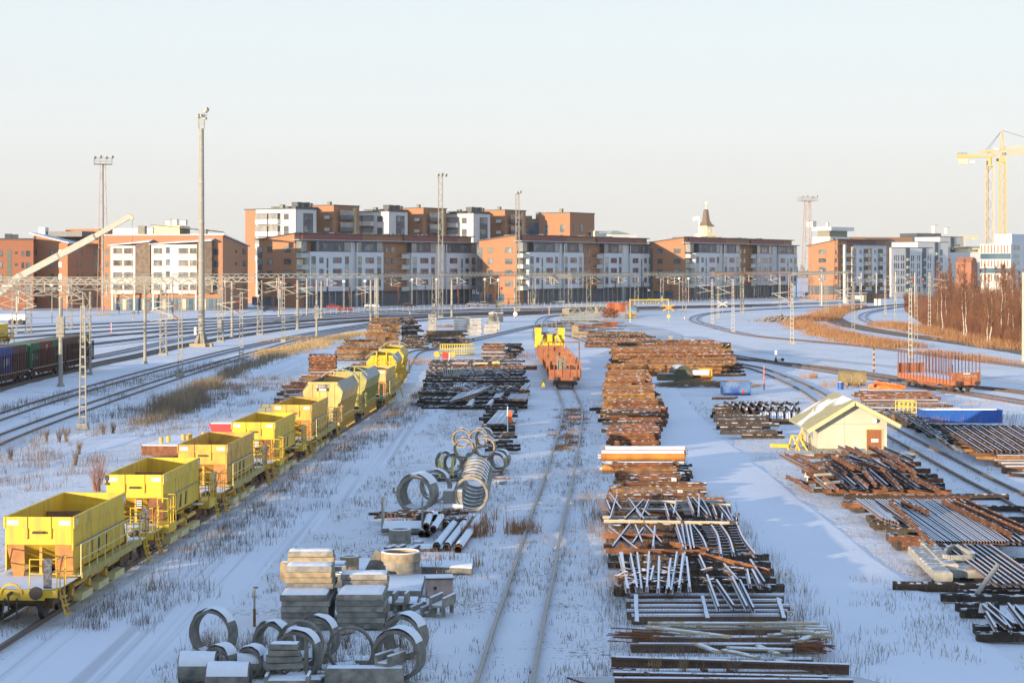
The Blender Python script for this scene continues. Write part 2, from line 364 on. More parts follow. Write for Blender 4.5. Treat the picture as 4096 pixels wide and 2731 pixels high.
def hopper(label, cat, X, Y, rz, ym, variant, side_mat=None):
 t = thing('hopper_wagon', label, cat, (X, Y, 0), rz, 'yellow ballast wagons in one long train'); ym = MATS[ym]
 W, zt, zb = 1.2, 3.3, 2.33; y0, y1 = 3.5, 11.1; th = .05
 mb = MB()
 for sg in (-1, 1):
  xo = sg*W
  mb.box(min(xo, xo-sg*th), max(xo, xo-sg*th), y0+.06, y1-.06, 1.42, zt-.4)
  mb.box(min(xo+sg*.05, xo-sg*th), max(xo+sg*.05, xo-sg*th), y0, y1, zt-.4, zt)
  mb.box(min(xo, xo+sg*.03), max(xo, xo+sg*.03), y0+.1, y1-.1, 2.18, 2.24)
  for k in range(1, 6): mb.box(min(xo, xo+sg*.012), max(xo, xo+sg*.012), y0+k*1.27-.02, y0+k*1.27+.02, 1.45, 2.88)
 for (ya, yb, yi) in ((y0, y0+th, 1), (y1-th, y1, -1)):
  mb.box(-W-.05+th, W+.05-th, ya, yb, zt-.4, zt)
  mb.box(-W+th, W-th, ya+.04*yi if yi > 0 else ya-.04, yb+.04*yi if yi > 0 else yb-.04, zb, zt-.4)
  yy = ya if yi > 0 else yb
  mb.add([(-W+.05, yy+.05*yi, zb), (W-.05, yy+.05*yi, zb), (W-.05, yy+1.9*yi, 1.28), (-W+.05, yy+1.9*yi, 1.28)], [(0,1,2,3) if yi < 0 else (3,2,1,0)])
  mb.add([(-W+.05, yy+.1*yi, zb), (W-.05, yy+.1*yi, zb), (W-.05, yy+1.95*yi, 1.28), (-W+.05, yy+1.95*yi, 1.28)], [(0,1,2,3)])
 mb.obj('hopper', ym if not side_mat else MATS[side_mat], t)
 mb = MB()
 for k in (0, 1, 2):
  a, b = y0+.1+k*2.5, y0+.1+(k+1)*2.5-.1
  mb.quad((-W+.06, a, zt-.7), (W-.06, a, zt-.7), (W-.06, a+.9, zt-1.5), (-W+.06, a+.9, zt-1.5))
  mb.quad((-W+.06, b, zt-.7), (-W+.06, b-.9, zt-1.5), (W-.06, b-.9, zt-1.5), (W-.06, b, zt-.7))
  mb.quad((-W+.06, a+.9, zt-1.5), (W-.06, a+.9, zt-1.5), (W-.06, b-.9, zt-1.5), (-W+.06, b-.9, zt-1.5))
  if k: mb.prismx([(a-.16, zt-.72), (a+.06, zt-.72), (a+.0, zt-.42), (a-.1, zt-.42)], -W+.06, W-.06)
 mb.obj('inner_wall', MATS['rust_in'], t)
 for i, sg in enumerate((-1, 1)):     # stickers on the front band
  mb = MB(); mb.box(sg*.92-.2, sg*.92+.2, y0-.006, y0-.001, zt-.29, zt-.12); mb.obj('sticker', MATS['sticker'], t)
 mb = MB(); mb.box(W+.052, W+.057, y0+.25, y0+.5, zt-.3, zt-.1); mb.box(W+.052, W+.057, y1-.45, y1-.15, zt-.3, zt-.1); mb.obj('sticker', MATS['sticker'], t)
 mb = MB()                            # hooks and the lamp box on the front wall
 for x in (-.42, .42):
  mb.bar((x, y0-.02, zt), (x, y0-.02, zt-.75), .035); mb.bar((x, y0-.02, zt-.75), (x-.1, y0-.02, zt-.75), .035)
 mb.obj('hook', ym, t)
 mb = MB(); mb.box(-.2, .2, y0-.12, y0+.03, zt-.58, zt-.5); mb.obj('lamp', MATS['dark_metal'], t)
 mb = MB()
 for sg in (-1, 1):                   # raking support plates between funnel and deck
  for (yy, yi) in ((y0, 1), (y1, -1)):
   x = sg*.86
   mb = MB(); mb.add([(x-.32, yy+.1*yi, zb), (x+.32, yy+.1*yi, zb), (x+.40, yy-.12*yi, 1.26), (x-.12-.12*sg, yy-.12*yi, 1.26),
     (x-.32, yy+.16*yi, zb), (x+.32, yy+.16*yi, zb), (x+.40, yy-.06*yi, 1.26), (x-.12-.12*sg, yy-.06*yi, 1.26)],
                   [(0,1,2,3), (7,6,5,4), (0,4,5,1), (1,5,6,2), (2,6,7,3), (3,7,4,0)]); mb.obj('support_plate', MATS['rust'] if variant == 'B' else M('plate_rust', (.50,.23,.06), (.34,.14,.05), rough=.8, scale=3), t)
 for yy in (y0+.3, y1-.3): mb = MB(); mb.box(-.05, .05, yy-.05, yy+.05, 1.28, 2.4); mb.obj('prop', MATS['yellow_old'], t)
 mb = MB()
 for sg in (-1, 1): mb.box(sg*.9-.06, sg*.9+.06, .35, 14-.35, .95, 1.22)
 mb.box(-1.5, 1.5, .35, .5, 1.0, 1.24); mb.box(-1.5, 1.5, 13.5, 13.65, 1.0, 1.24)
 mb.box(-1.1, 1.1, .25, .36, .93, 1.28); mb.box(-1.1, 1.1, 13.64, 13.75, .93, 1.28)
 mb.obj('underframe', ym, t)
 for a, b in ((.5, y0+.9), (y1-.9, 13.5)): mb = MB(); mb.box(-1.5, 1.5, a, b, 1.225, 1.26); mb.obj('deck', M('deck_snow', (.40,.32,.08), (.5,.4,.1), rough=.8, scale=3, snow=.6, sc2=.6), t)
 buffers(t, 0, -1); buffers(t, 14, 1)
 mb = MB()                            # arch guard and drawhook
 for k in range(10):
  a0, a1 = math.pi*k/10, math.pi*(k+1)/10
  mb.bar((.36*math.cos(a0), .22, 1.12+.36*math.sin(a0)), (.36*math.cos(a1), .22, 1.12+.36*math.sin(a1)), .07, .06, up=(0,1,0))
 mb.obj('guard_arch', ym, t)
 mb = MB(); mb.tube((0,.3,1.18), (0,-.1,1.15), .06, n=8); mb.bar((0,-.08,1.2), (0,-.05,.62), .05); mb.tube((.2,.2,1.0), (.26,.0,.35), .03, n=6); mb.tube((-.2,.2,1.0), (-.24,.0,.4), .03, n=6)
 mb.obj('coupling', MATS['dark_metal'], t)
 for yb in (1.75+.5, 14-2.25): bogie(t, yb, MATS['rust'] if variant == 'B' else M('bogie_brown', (.14,.075,.03), (.09,.06,.02), scale=3))
 for (yy, yi) in ((.5, 1), (13.5, -1)):
  mb = MB()
  railing(mb, [(-1.46, yy+2.4*yi, 1.26), (-1.46, yy, 1.26), (-.55, yy, 1.26)], 1.0, .9); mb.obj('end_railing', ym, t); mb = MB()
  railing(mb, [(.55, yy, 1.26), (1.46, yy, 1.26), (1.46, yy+1.1*yi, 1.26)], 1.0, .8)
  mb.obj('end_railing', ym, t)
 for yy in (.9, 13.1):                # ladders down to the ground on the right side
  mb = MB()
  for d in (-.2, .2): mb.bar((1.5, yy+d, 1.2), (1.72, yy+d, .35), .05)
  for k in range(3): mb.box(1.5+k*.08, 1.66+k*.08, yy-.24, yy+.24, .95-k*.28, .985-k*.28)
  for d in (-.27, .27): mb.bar((1.52, yy+d, 1.9), (1.56, yy+d, .9), .03)
  mb.obj('step', ym if yy > 5 else MATS['yellow_old'], t)
 mb = MB(); mb.box(1.02, 1.3, .46, .49, 1.3, 2.3); mb.obj('info_board', MATS['info_board'], t)
 for yy in (3.6, 5.9, 8.3):
  mb = MB(); mb.prismx([(yy-.05,.38),(yy+1.5,.38),(yy+1.5,.62),(yy+.1,.62)], 1.18, 1.5); mb.m = 1
  mb.prismx([(yy-.25,.62),(yy+.1,.45),(yy+.1,1.1),(yy-.1,1.1)], 1.0, 1.2); mb.tube((1.3, yy-.6, .98), (1.3, yy+1.2, .98), .09, n=10)
  mb.obj('chute', [M('chute_pale', (.62,.56,.28), (.5,.44,.2), rough=.7), MATS['yellow_old']], t)
 mb = MB()
 for yy in (4.7, 7.0, 9.3): mb.prism([(1.0,.6),(1.19,.8),(1.19,1.2),(1.0,1.2)], yy-.3, yy+.3)
 mb.tube((-1.0,5,.8), (-1.0,9,.8), .2, n=12); mb.obj('air_reservoir', MATS['dark_metal'], t)
 if variant == 'A':
  mb = MB(); mb.box(1.22, 1.62, y0-.4, y1+.9, 1.30, 1.35); mb.box(1.6, 1.65, y0-.4, y1+.9, 1.18, 1.42); mb.obj('walkway', M('walk', (.33,.27,.09), (.45,.36,.1), scale=3), t)
  mb = MB(); railing(mb, [(1.6, y0-.4, 1.35), (1.6, y1+.9, 1.35)], 1.05, 1.05); mb.obj('side_railing', M('rail_pale', (.74,.66,.32), (.6,.5,.2), scale=2), t)
 else:
  for yy in (y0-1.2, y1-.3):
   mb = MB(); mb.box(1.22, 1.72, yy, yy+1.5, 1.0, 1.35); railing(mb, [(1.25, yy, 1.35), (1.7, yy, 1.35), (1.7, yy+1.5, 1.35), (1.25, yy+1.5, 1.35)], 1.1, .5); mb.obj('cage_platform', ym, t)
 for yy in (y0+1.7, y0+3.3, y0+4.4):
  mb = MB(); mb.prismx([(yy, 1.55), (yy+.3, 1.55), (yy+.42, 2.1), (yy+.25, 2.1)], W+.001, W+.02); mb.obj('hatch', MATS['dark_metal' if yy > y0+2 else 'yellow_old'], t)
 mb = MB(); mb.bar((W+.035, y0+.4, 2.26), (W+.035, y1-.3, 2.26), .05, .03); mb.bar((W+.035, y0+2.6, 2.26), (W+.035, y0+2.6, 1.5), .04, .03); mb.obj('pipe', M('pipe_grey', (.25,.26,.25)), t)
 return t
RZW = -math.atan(.0455)
labs = ['yellow ballast hopper wagon nearest the viewer with a long side railing and two white stickers',
 'bright yellow ballast wagon second in the train with a peeled black corner patch',
 'rust stained orange yellow ballast wagon third in the train with a long side railing',
 'bright yellow ballast wagon fourth in the train with cage platforms on its side',
 'pale rust rimmed ballast wagon fifth in the train just before the grey sided hopper']
w0 = 66.35
for i, (lb, ym, va) in enumerate(zip(labs, ('yellow','yellow','yellow_old','yellow','yellow_old'), 'ABABA')):
 Yw = w0+14.25*i
 t = hopper(lb, 'ballast wagon', tx(Yw), Yw, RZW, ym, va)
 if i == 1:
  mb = MB(); mb.add([(-1.26,3.49,3.28),(-1.08,3.49,3.28),(-1.05,3.49,3.1),(-1.12,3.49,3.0),(-1.02,3.49,2.92),(-1.1,3.49,2.85),(-1.26,3.49,2.88),(-1.2,3.49,3.0),(-1.26,3.49,3.15)], [tuple(range(9))[::-1]])
  mb.obj('peeled_patch', MATS['dark_metal'], t)
 if i in (1, 3):
  mb = MB(); mb.box(.12, .38, 3.3, 3.36, 1.9, 2.3)
  mb.m = 1
  for a in range(3):
   for b in range(4): mb.box(.15+a*.075, .2+a*.075, 3.295, 3.3, 1.93+b*.09, 1.98+b*.09)
  mb.obj('control_panel', [MATS['dark_metal'], MATS['white_paint']], t)
hopper('yellow ballast wagon squeezed between two arched hoppers far down the train', 'ballast wagon', tx(166.8), 166.8, RZW, 'yellow_cream', 'A')
REG['Z'] = (0,1280,.17857)
t = hopper('yellow ballast wagon alone on the far left tracks beyond the container train', 'ballast wagon', -79.6, 300, 0, 'yellow', 'B'); t['group'] = None
del t['group']
def slant(label, X, Y, rz, fm, smat, hood_front, hood_back, open_front=False, plate=None):
 t = thing('hopper_wagon', label, 'ballast wagon', (X, Y, 0), rz, 'yellow ballast wagons in one long train'); fm = MATS[fm]; sm = MATS[smat]
 y0, y1 = 2.3, 11.6
 prof = [(1.0, 3.95), (1.42, 3.3), (1.25, 2.55), (1.0, 2.3)]
 mb = MB()
 for sg in (-1, 1):
  for (a, b), k in zip(zip(prof, prof[1:]), range(3)):
   mb.m = 1 if k == 0 else 0
   mb.add([(sg*a[0], y0, a[1]), (sg*a[0], y1, a[1]), (sg*b[0], y1, b[1]), (sg*b[0], y0, b[1]),
     (sg*(a[0]-.05), y0, a[1]), (sg*(a[0]-.05), y1, a[1]), (sg*(b[0]-.05), y1, b[1]), (sg*(b[0]-.05), y0, b[1])],
                   [(0,1,2,3), (7,6,5,4), (0,4,5,1), (3,2,6,7), (0,3,7,4), (1,5,6,2)])
  mb.m = 0
  for k in range(12):
   yy = y0+.3+k*.78; mb.bar((sg*1.3, yy, 2.6), (sg*1.05, yy, 1.5), .09, .12)
  mb.box(min(sg*1.0, sg*1.05), max(sg*1.0, sg*1.05), y0, y1, 1.3, 2.3)
 for yy in (y0, y1-.05):
  mb.prism([(-.98,3.8),(-1.4,3.28),(-1.23,2.53),(-1.02,2.3),(-1.02,1.9),(1.02,1.9),(1.02,2.3),(1.23,2.53),(1.4,3.28),(.98,3.8)], yy+.01, yy+.05)
  mb.box(-1.05, 1.05, yy-.01, yy+.09, 3.8, 3.96)
 for x in (-.75, -.25, .3, .8): mb.box(x-.035, x+.035, y0-.03, y0+.01, 2.0, 3.8)
 mb.obj('hopper', [fm, sm], t)
 mb = MB(); n = 5
 for k in range(n):
  a = y0+.1+k*(y1-y0-.2)/n; b = a+(y1-y0-.2)/n
  mb.quad((-1.15,a,3.4),(1.15,a,3.4),(1.15,(a+b)/2,2.7),(-1.15,(a+b)/2,2.7)); mb.quad((-1.15,b,3.4),(-1.15,(a+b)/2,2.7),(1.15,(a+b)/2,2.7),(1.15,b,3.4))
 mb.obj('inner_wall', MATS['rust_in'], t)
 for on, yc in ((hood_front, y0+.05), (hood_back, y1-.05)):
  if not on: continue
  mb = MB(); n = 16; vs = []
  for (r_, dy) in ((0, -.28), (0, .28), (.05, -.28), (.05, .28)):
   for k in range(n+1):
    a = math.pi*(.13+.74*k/n); vs.append(((1.55+r_)*math.cos(a)*1.02, yc+dy, 3.25+(1.15+r_)*math.sin(a)-.05))
  m_ = n+1; fs = []
  for k in range(n): fs += [(k+1, k, m_+k, m_+k+1), (2*m_+k, 2*m_+k+1, 3*m_+k+1, 3*m_+k), (k, k+1, 2*m_+k+1, 2*m_+k), (m_+k+1, m_+k, 3*m_+k, 3*m_+k+1)]
  mb.add(vs, fs); mb.obj('arched_hood', M('hood', (.38,.41,.36), (.28,.3,.26), rough=.5), t)
  mb = MB()
  for x in (-.45, .45): mb.bar((x, yc, 3.85), (x, yc, 4.3), .09)
  mb.obj('hood_post', fm, t)
 if plate:
  mb = MB(); mb.box(-.42, .42, y0-.05, y0-.035, 3.32, 3.78); pl = mb.obj('number_plate', MATS['dark_metal'], t)
  text_mb(plate, .27, 'lettering', MATS['white_paint'], pl, (0, y0-.056, 3.64), (R(90),0,0))
  mb = MB(); mb.box(-.25, .25, y0-.06, y0-.052, 3.34, 3.5); mb.obj('sticker', MATS['sticker'], t)
 mb = MB()
 for sg in (-1, 1): mb.box(sg*.9-.06, sg*.9+.06, .35, 13.65, .95, 1.22)
 mb.box(-1.45, 1.45, .3, .5, .95, 1.25); mb.box(-1.45, 1.45, 13.5, 13.7, .95, 1.25); mb.box(-1.4, 1.4, .5, 2.4, 1.22, 1.26); mb.box(-1.4, 1.4, 11.6, 13.5, 1.22, 1.26)
 for yy in (1.2, 12.7): mb.box(-.9, .9, yy, yy+.06, 1.3, 2.3)
 mb.obj('underframe', fm, t); buffers(t, 0, -1); buffers(t, 14, 1)
 for yb in (2.2, 11.8): bogie(t, yb, MATS['dark_metal'])
 mb = MB(); railing(mb, [(-1.4,.5,1.25),(1.4,.5,1.25),(1.42,2.3,1.25)], 1.1, .7); mb.obj('end_railing', fm, t); mb = MB(); railing(mb, [(-1.4,13.5,1.25),(1.4,13.5,1.25),(1.42,11.7,1.25)], 1.1, .7)
 mb.obj('end_railing', fm, t)
 for k in range(14): mb = MB(); mb.bar((1.12, 2.8+k*.6, 1.3), (1.2, 2.8+k*.6, .5), .05, .09); mb.obj('chute_rib', MATS['yellow_old'], t)
 if open_front:
  mb = MB(); mb.bar((-.45,y0-.12,2.3), (-.45,y0-.12,4.3), .1); mb.bar((.45,y0-.12,2.3), (.45,y0-.12,4.3), .1); mb.bar((-1.3,y0-.12,3.3), (1.3,y0-.12,3.3), .1); mb.box(-.4,.4,y0-.13,y0-.1,3.6,3.75)
  mb.obj('ladder', fm, t)
 return t
slant('grey sided slanted hopper with black number plate 82551-3 on its cream front', tx(138.3), 138.3, RZW, 'yellow_cream', 'grey_panel' if False else 'mast_metal', False, True, plate='82551-3')
M('green_yellow', (.38,.36,.10), (.30,.28,.09), rough=.6)
slant('green yellow slanted hopper with arched hood behind the grey sided one', tx(152.6), 152.6, RZW, 'green_yellow', 'grey_panel', True, False)
slant('yellow slanted hopper with open arched front frame near the end of the train', -11.95, 181, 0.0, 'yellow', 'grey_panel', True, False, True)
slant('last yellow slanted hopper of the train with its arch against the dark sleepers', -12.1, 195.3, 0.0, 'yellow', 'yellow_cream', False, True)

# ================================================================ CONTAINER TRAIN
M('cont_blue', (.03,.07,.25), (.025,.055,.19), rough=.5, scale=.8); M('cont_green', (.01,.14,.06), (.01,.11,.05), rough=.5, scale=.8)
M('cont_brown', (.11,.045,.035), (.09,.04,.03), rough=.6, scale=.8); M('cont_red', (.22,.03,.025), (.17,.03,.025), rough=.6, scale=.8)
M('letter_grey', (.65,.68,.70), rough=.6); M('rust_post', (.10,.04,.025), (.07,.03,.02), scale=2)
def container(label, cat, loc, rz, Lc, mat, H=2.6, W=2.44, txt=None, group=None, ribs=None, ts=.75, tcol='letter_grey'):
 t = thing('container', label, cat, loc, rz, group)
 mb = MB(); n = ribs or int(Lc/.28)
 for sg in (-1, 1):
  vs = []; k_ = 0
  for k in range(n+1):
   for dx in ((0, .04) if k % 2 else (.04, 0)):
    y = .1+(Lc-.2)*k/n; vs.append((sg*(W/2-dx), y))
  q = len(vs); mb.add([(x,y,.12) for x, y in vs]+[(x,y,H-.1) for x, y in vs], [((k,k+1,q+k+1,q+k) if sg > 0 else (q+k,q+k+1,k+1,k)) for k in range(q-1)])
 mb.box(-W/2+.04, W/2-.04, .04, .07, .12, H-.1); mb.box(-W/2+.04, W/2-.04, Lc-.07, Lc-.04, .12, H-.1); mb.box(-W/2+.04, W/2-.04, .04, Lc-.04, H-.06, H-.03)
 mb.box(-W/2+.05, W/2-.05, .05, Lc-.05, .02, .1)
 mb.obj('shell', MATS[mat], t)
 mb = MB()
 for sg in (-1, 1):
  x0, x1 = (W/2-.12, W/2) if sg > 0 else (-W/2, -W/2+.12)
  for (z0, z1) in ((0, .13), (H-.11, H)): mb.box(x0, x1, .12, Lc-.12, z0, z1)
  for yy in (0, Lc-.12): mb.box(x0, x1, yy, yy+.12, 0, H)
 for yy in (0, Lc-.12):
  for (z0, z1) in ((0, .13), (H-.11, H)): mb.box(-W/2+.12, W/2-.12, yy, yy+.12, z0, z1)
 mb.obj('frame', MATS[mat], t)
 mb = MB()
 for x in (-.8, -.3, .3, .8): mb.tube((x, -.01, .15), (x, -.01, H-.12), .025, n=6)
 mb.obj('lock_rod', MATS['mast_metal'], t)
 if txt: text_mb(txt, ts, 'lettering', MATS[tcol], t, (W/2+.012, Lc/2, H*.42), (R(90), 0, R(90)))
 return t
bnd = [(188,196.5,'cont_brown',None),(197.6,203.0,'cont_blue','J FBU'),(203.3,208.5,'cont_brown',None),(210.3,214.8,'cont_green','SEGBU'),(215.0,220.3,'cont_red',None),(220.5,225.4,'cont_green','SEGBU'),(225.8,230.8,'cont_brown',None),(231,236.2,'cont_brown',None),(236.5,240.4,'cont_green',None)]
cl = ['brown container at the left edge of the photo before the blue one','blue container with white letters J FBU behind wagon stakes','dark brown container between the blue and the first green one',
 'first green container with big white letters right of the dark brown one','red brown container between the two green lettered ones','green lettered container half hidden by the pole with a grey cabinet',
 'brown container right of the pole with the grey cabinet','brown container with a pale emblem near the end of its train','short dark green container at the far end of the container train']
for (a, b, m, tx_), lb in zip(bnd, cl):
 c = container(lb, 'container', (-51.85, a, 1.42), 0, b-a, m, txt=tx_, group='containers on the stake wagons', ts=.95 if tx_ else .7)
 if 'emblem' in lb or 'red brown' in lb:
  mb = MB()
  for k in range(12):
   a0, a1 = 2*math.pi*k/12, 2*math.pi*(k+1)/12; rr_ = .3
   mb.bar((1.235, (b-a)/2+rr_*math.cos(a0), 1.9+rr_*math.sin(a0)), (1.235, (b-a)/2+rr_*math.cos(a1), 1.9+rr_*math.sin(a1)), .02, .09, up=(0,0,1))
  mb.obj('emblem', MATS['letter_grey'], c)
def stake_flat(label, X, Y, L_, rz=0, mat='rust_post', posts=18, ph=1.9):
 t = thing('flat_wagon', label, 'flat wagon', (X, Y, 0), rz, 'stake wagons under the containers')
 mb = MB(); mb.box(-1.35, 1.35, .5, L_-.5, 1.18, 1.38); mb.box(1.35, 1.45, .5, L_-.5, .98, 1.4); mb.box(-1.45, -1.35, .5, L_-.5, .98, 1.4)
 mb.prismx([(3.5,1.0),(5,.65),(L_-5,.65),(L_-3.5,1.0)], 1.0, 1.12); mb.obj('deck', MATS[mat], t)
 for sg in (-1, 1):
  for k in range(posts):
   yy = .9+k*(L_-1.8)/(posts-1); mb = MB(); mb.bar((sg*1.5, yy, .95), (sg*1.5, yy, 1.38+ph), .1); mb.m = 1; mb.box(sg*1.5-.08, sg*1.5+.08, yy-.1, yy+.1, 1.36, 1.41)
   mb.obj('stake', [MATS[mat], MATS['sticker']], t)
 for yb in (2.3, L_-2.3): bogie(t, yb, MATS['dark_metal'])
 buffers(t, .1, -1); buffers(t, L_-.1, 1)
 return t
for i, (a, b, lb) in enumerate(((188.6,209.2,'dark stake wagon carrying the blue container at the left edge'),(209.7,225.5,'dark stake wagon carrying the red and green containers'),(225.7,241.5,'dark stake wagon at the far end under two brown containers'))):
 stake_flat(lb, -51.85, a, b-a, posts=21)
# ================================================================ BUILDINGS
M('brick', (.41,.205,.11), (.33,.16,.085), rough=.9, scale=1.3, stretch=(1,1,6)); M('brick_dark', (.36,.15,.085), (.30,.125,.07), rough=.9, scale=1.3, stretch=(1,1,6))
M('maroon', (.24,.075,.055), (.20,.065,.05), rough=.7); M('render_white', (.66,.64,.60), (.60,.58,.55), rough=.8, scale=.2); M('render_grey', (.62,.63,.64), (.57,.58,.60), rough=.8, scale=.2)
M('slate', (.085,.10,.12), (.06,.07,.09), rough=.5, scale=1); M('roof_snow', (.70,.72,.76), (.5,.52,.55), scale=.4, lo=.45, hi=.7); M('olive', (.25,.25,.19), (.21,.21,.16), rough=.8)
M('glass', (.08,.105,.12), (.22,.24,.24), rough=.15, scale=.35, rnd=.5, lo=.45, hi=.6); M('glass_lit', (.62,.56,.42), (.35,.33,.26), rough=.25, scale=.5, rnd=.3); M('frame_dark', (.07,.075,.085), rough=.5)
M('balcony_glass', (.40,.46,.42), (.34,.40,.37), rough=.35, scale=.5); M('trim_white', (.66,.64,.58), rough=.6); M('wood_strip', (.40,.31,.17), rough=.8); M('loggia', (.13,.10,.08), (.22,.16,.11), rough=.8, scale=1, rnd=.3)
M('yellow_wall', (.76,.66,.38), rough=.8); M('copper', (.36,.44,.32), (.30,.38,.28), rough=.6); M('red_curtain', (.45,.08,.06), rough=.7); M('blue_glass', (.05,.10,.16), (.10,.17,.22), rough=.1, scale=.3)
M('brown_panel', (.28,.16,.10), (.22,.12,.08), rough=.6)
class Bld:
 """corner at picture column xc, distance Yc; local x runs along the right face at angle ang, local y along the left face"""
 def __init__(b, label, cat, reg, xc, Yc, ang, name='apartment_building', group=None, ang2=None):
  b.reg = reg; b.Y = Yc; X = xy(reg, xc, Yc); b.C = Vector((X, Yc)); b.a = R(ang)
  b.t = thing(name, label, cat, (X, Yc, 0), b.a, group); b.dx = Vector((math.cos(b.a), math.sin(b.a))); b.dy = Vector((-math.sin(b.a), math.cos(b.a)))
 def u(b, face, x):
  k = (s(b.reg, x, 0)[0]-CX)/FS; d = b.dx if face == 'R' else b.dy
  return (k*b.C.y-b.C.x)/(d.x-k*d.y)
 def z(b, face, x, y):
  u = b.u(face, x); d = b.dx if face == 'R' else b.dy; return max(0, hy(b.reg, 0, y, b.C.y+d.y*u))
 def slab(b, name, face, x0, y0, x1, y1, out, inn, mat, parent=None, zz=None, mb=None):
  "panel between picture columns x0..x1 and rows y0 (top) .. y1, from 'out' in front of the face to 'inn' behind it"
  u0, u1 = sorted((b.u(face, x0), b.u(face, x1))); xm = (x0+x1)/2; z1, z0 = (b.z(face, xm, y0), b.z(face, xm, y1)) if zz is None else (zz[1], zz[0])
  m_ = mb or MB()
  if face == 'R': m_.box(u0, u1, -out, inn, z0, z1)
  else: m_.box(-out, inn, u0, u1, z0, z1)
  if mb is None: return m_.obj(name, mat, parent or b.t)
 def window(b, face, x0, y0, x1, y1, out=.03, pane='glass', mull=1, frame='frame_dark', trim=False, group=None):
  u0, u1 = sorted((b.u(face, x0), b.u(face, x1))); xm = (x0+x1)/2; z1, z0 = b.z(face, xm, y0), b.z(face, xm, y1); f = .09
  m_ = MB(); P = (lambda a, c, d, e, o, i: m_.box(a, c, -o, i, d, e)) if face == 'R' else (lambda a, c, d, e, o, i: m_.box(-o, i, a, c, d, e))
  P(u0, u1, z1-f, z1, out+.05, .02-out); P(u0, u1, z0, z0+f, out+.05, .02-out); P(u0, u0+f, z0+f, z1-f, out+.05, .02-out); P(u1-f, u1, z0+f, z1-f, out+.05, .02-out)
  for k in range(mull): uu = u0+(u1-u0)*(k+1)/(mull+1); P(uu-f/2, uu+f/2, z0+f, z1-f, out+.05, .02-out)
  w_ = m_.obj('window', MATS[frame], b.t); m_ = MB()
  P2 = (lambda a, c, d, e, o, i: m_.box(a, c, -o, i, d, e)) if face == 'R' else (lambda a, c, d, e, o, i: m_.box(-o, i, a, c, d, e))
  P2(u0+f, u1-f, z0+f, z1-f, out+.012, .01-out); m_.obj('pane', MATS[pane], w_)
  return w_
 def wedge_roof(b, name, x0u, x1u, y0u, y1u, zf, zb, th, mat, over=.6):
  m_ = MB(); m_.add([(x0u-over,y0u-over,zf),(x1u+over,y0u-over,zf),(x1u+over,y1u+over,zb),(x0u-over,y1u+over,zb),(x0u-over,y0u-over,zf+th),(x1u+over,y0u-over,zf+th),(x1u+over,y1u+over,zb+th),(x0u-over,y1u+over,zb+th)],
   [(3,2,1,0),(4,5,6,7),(0,1,5,4),(1,2,6,5),(2,3,7,6),(3,0,4,7)]); return m_.obj(name, mat, b.t)
def vents(b, spots, z, mat='olive'):
 for (x, y, w_, h_) in spots:
  m_ = MB(); m_.box(x, x+w_, y, y+w_, z, z+h_); m_.m = 1; m_.box(x-.08, x+w_+.08, y-.08, y+w_+.08, z+h_, z+h_+.12); m_.obj('roof_vent', [MATS[mat], MATS['frame_dark']], b.t)
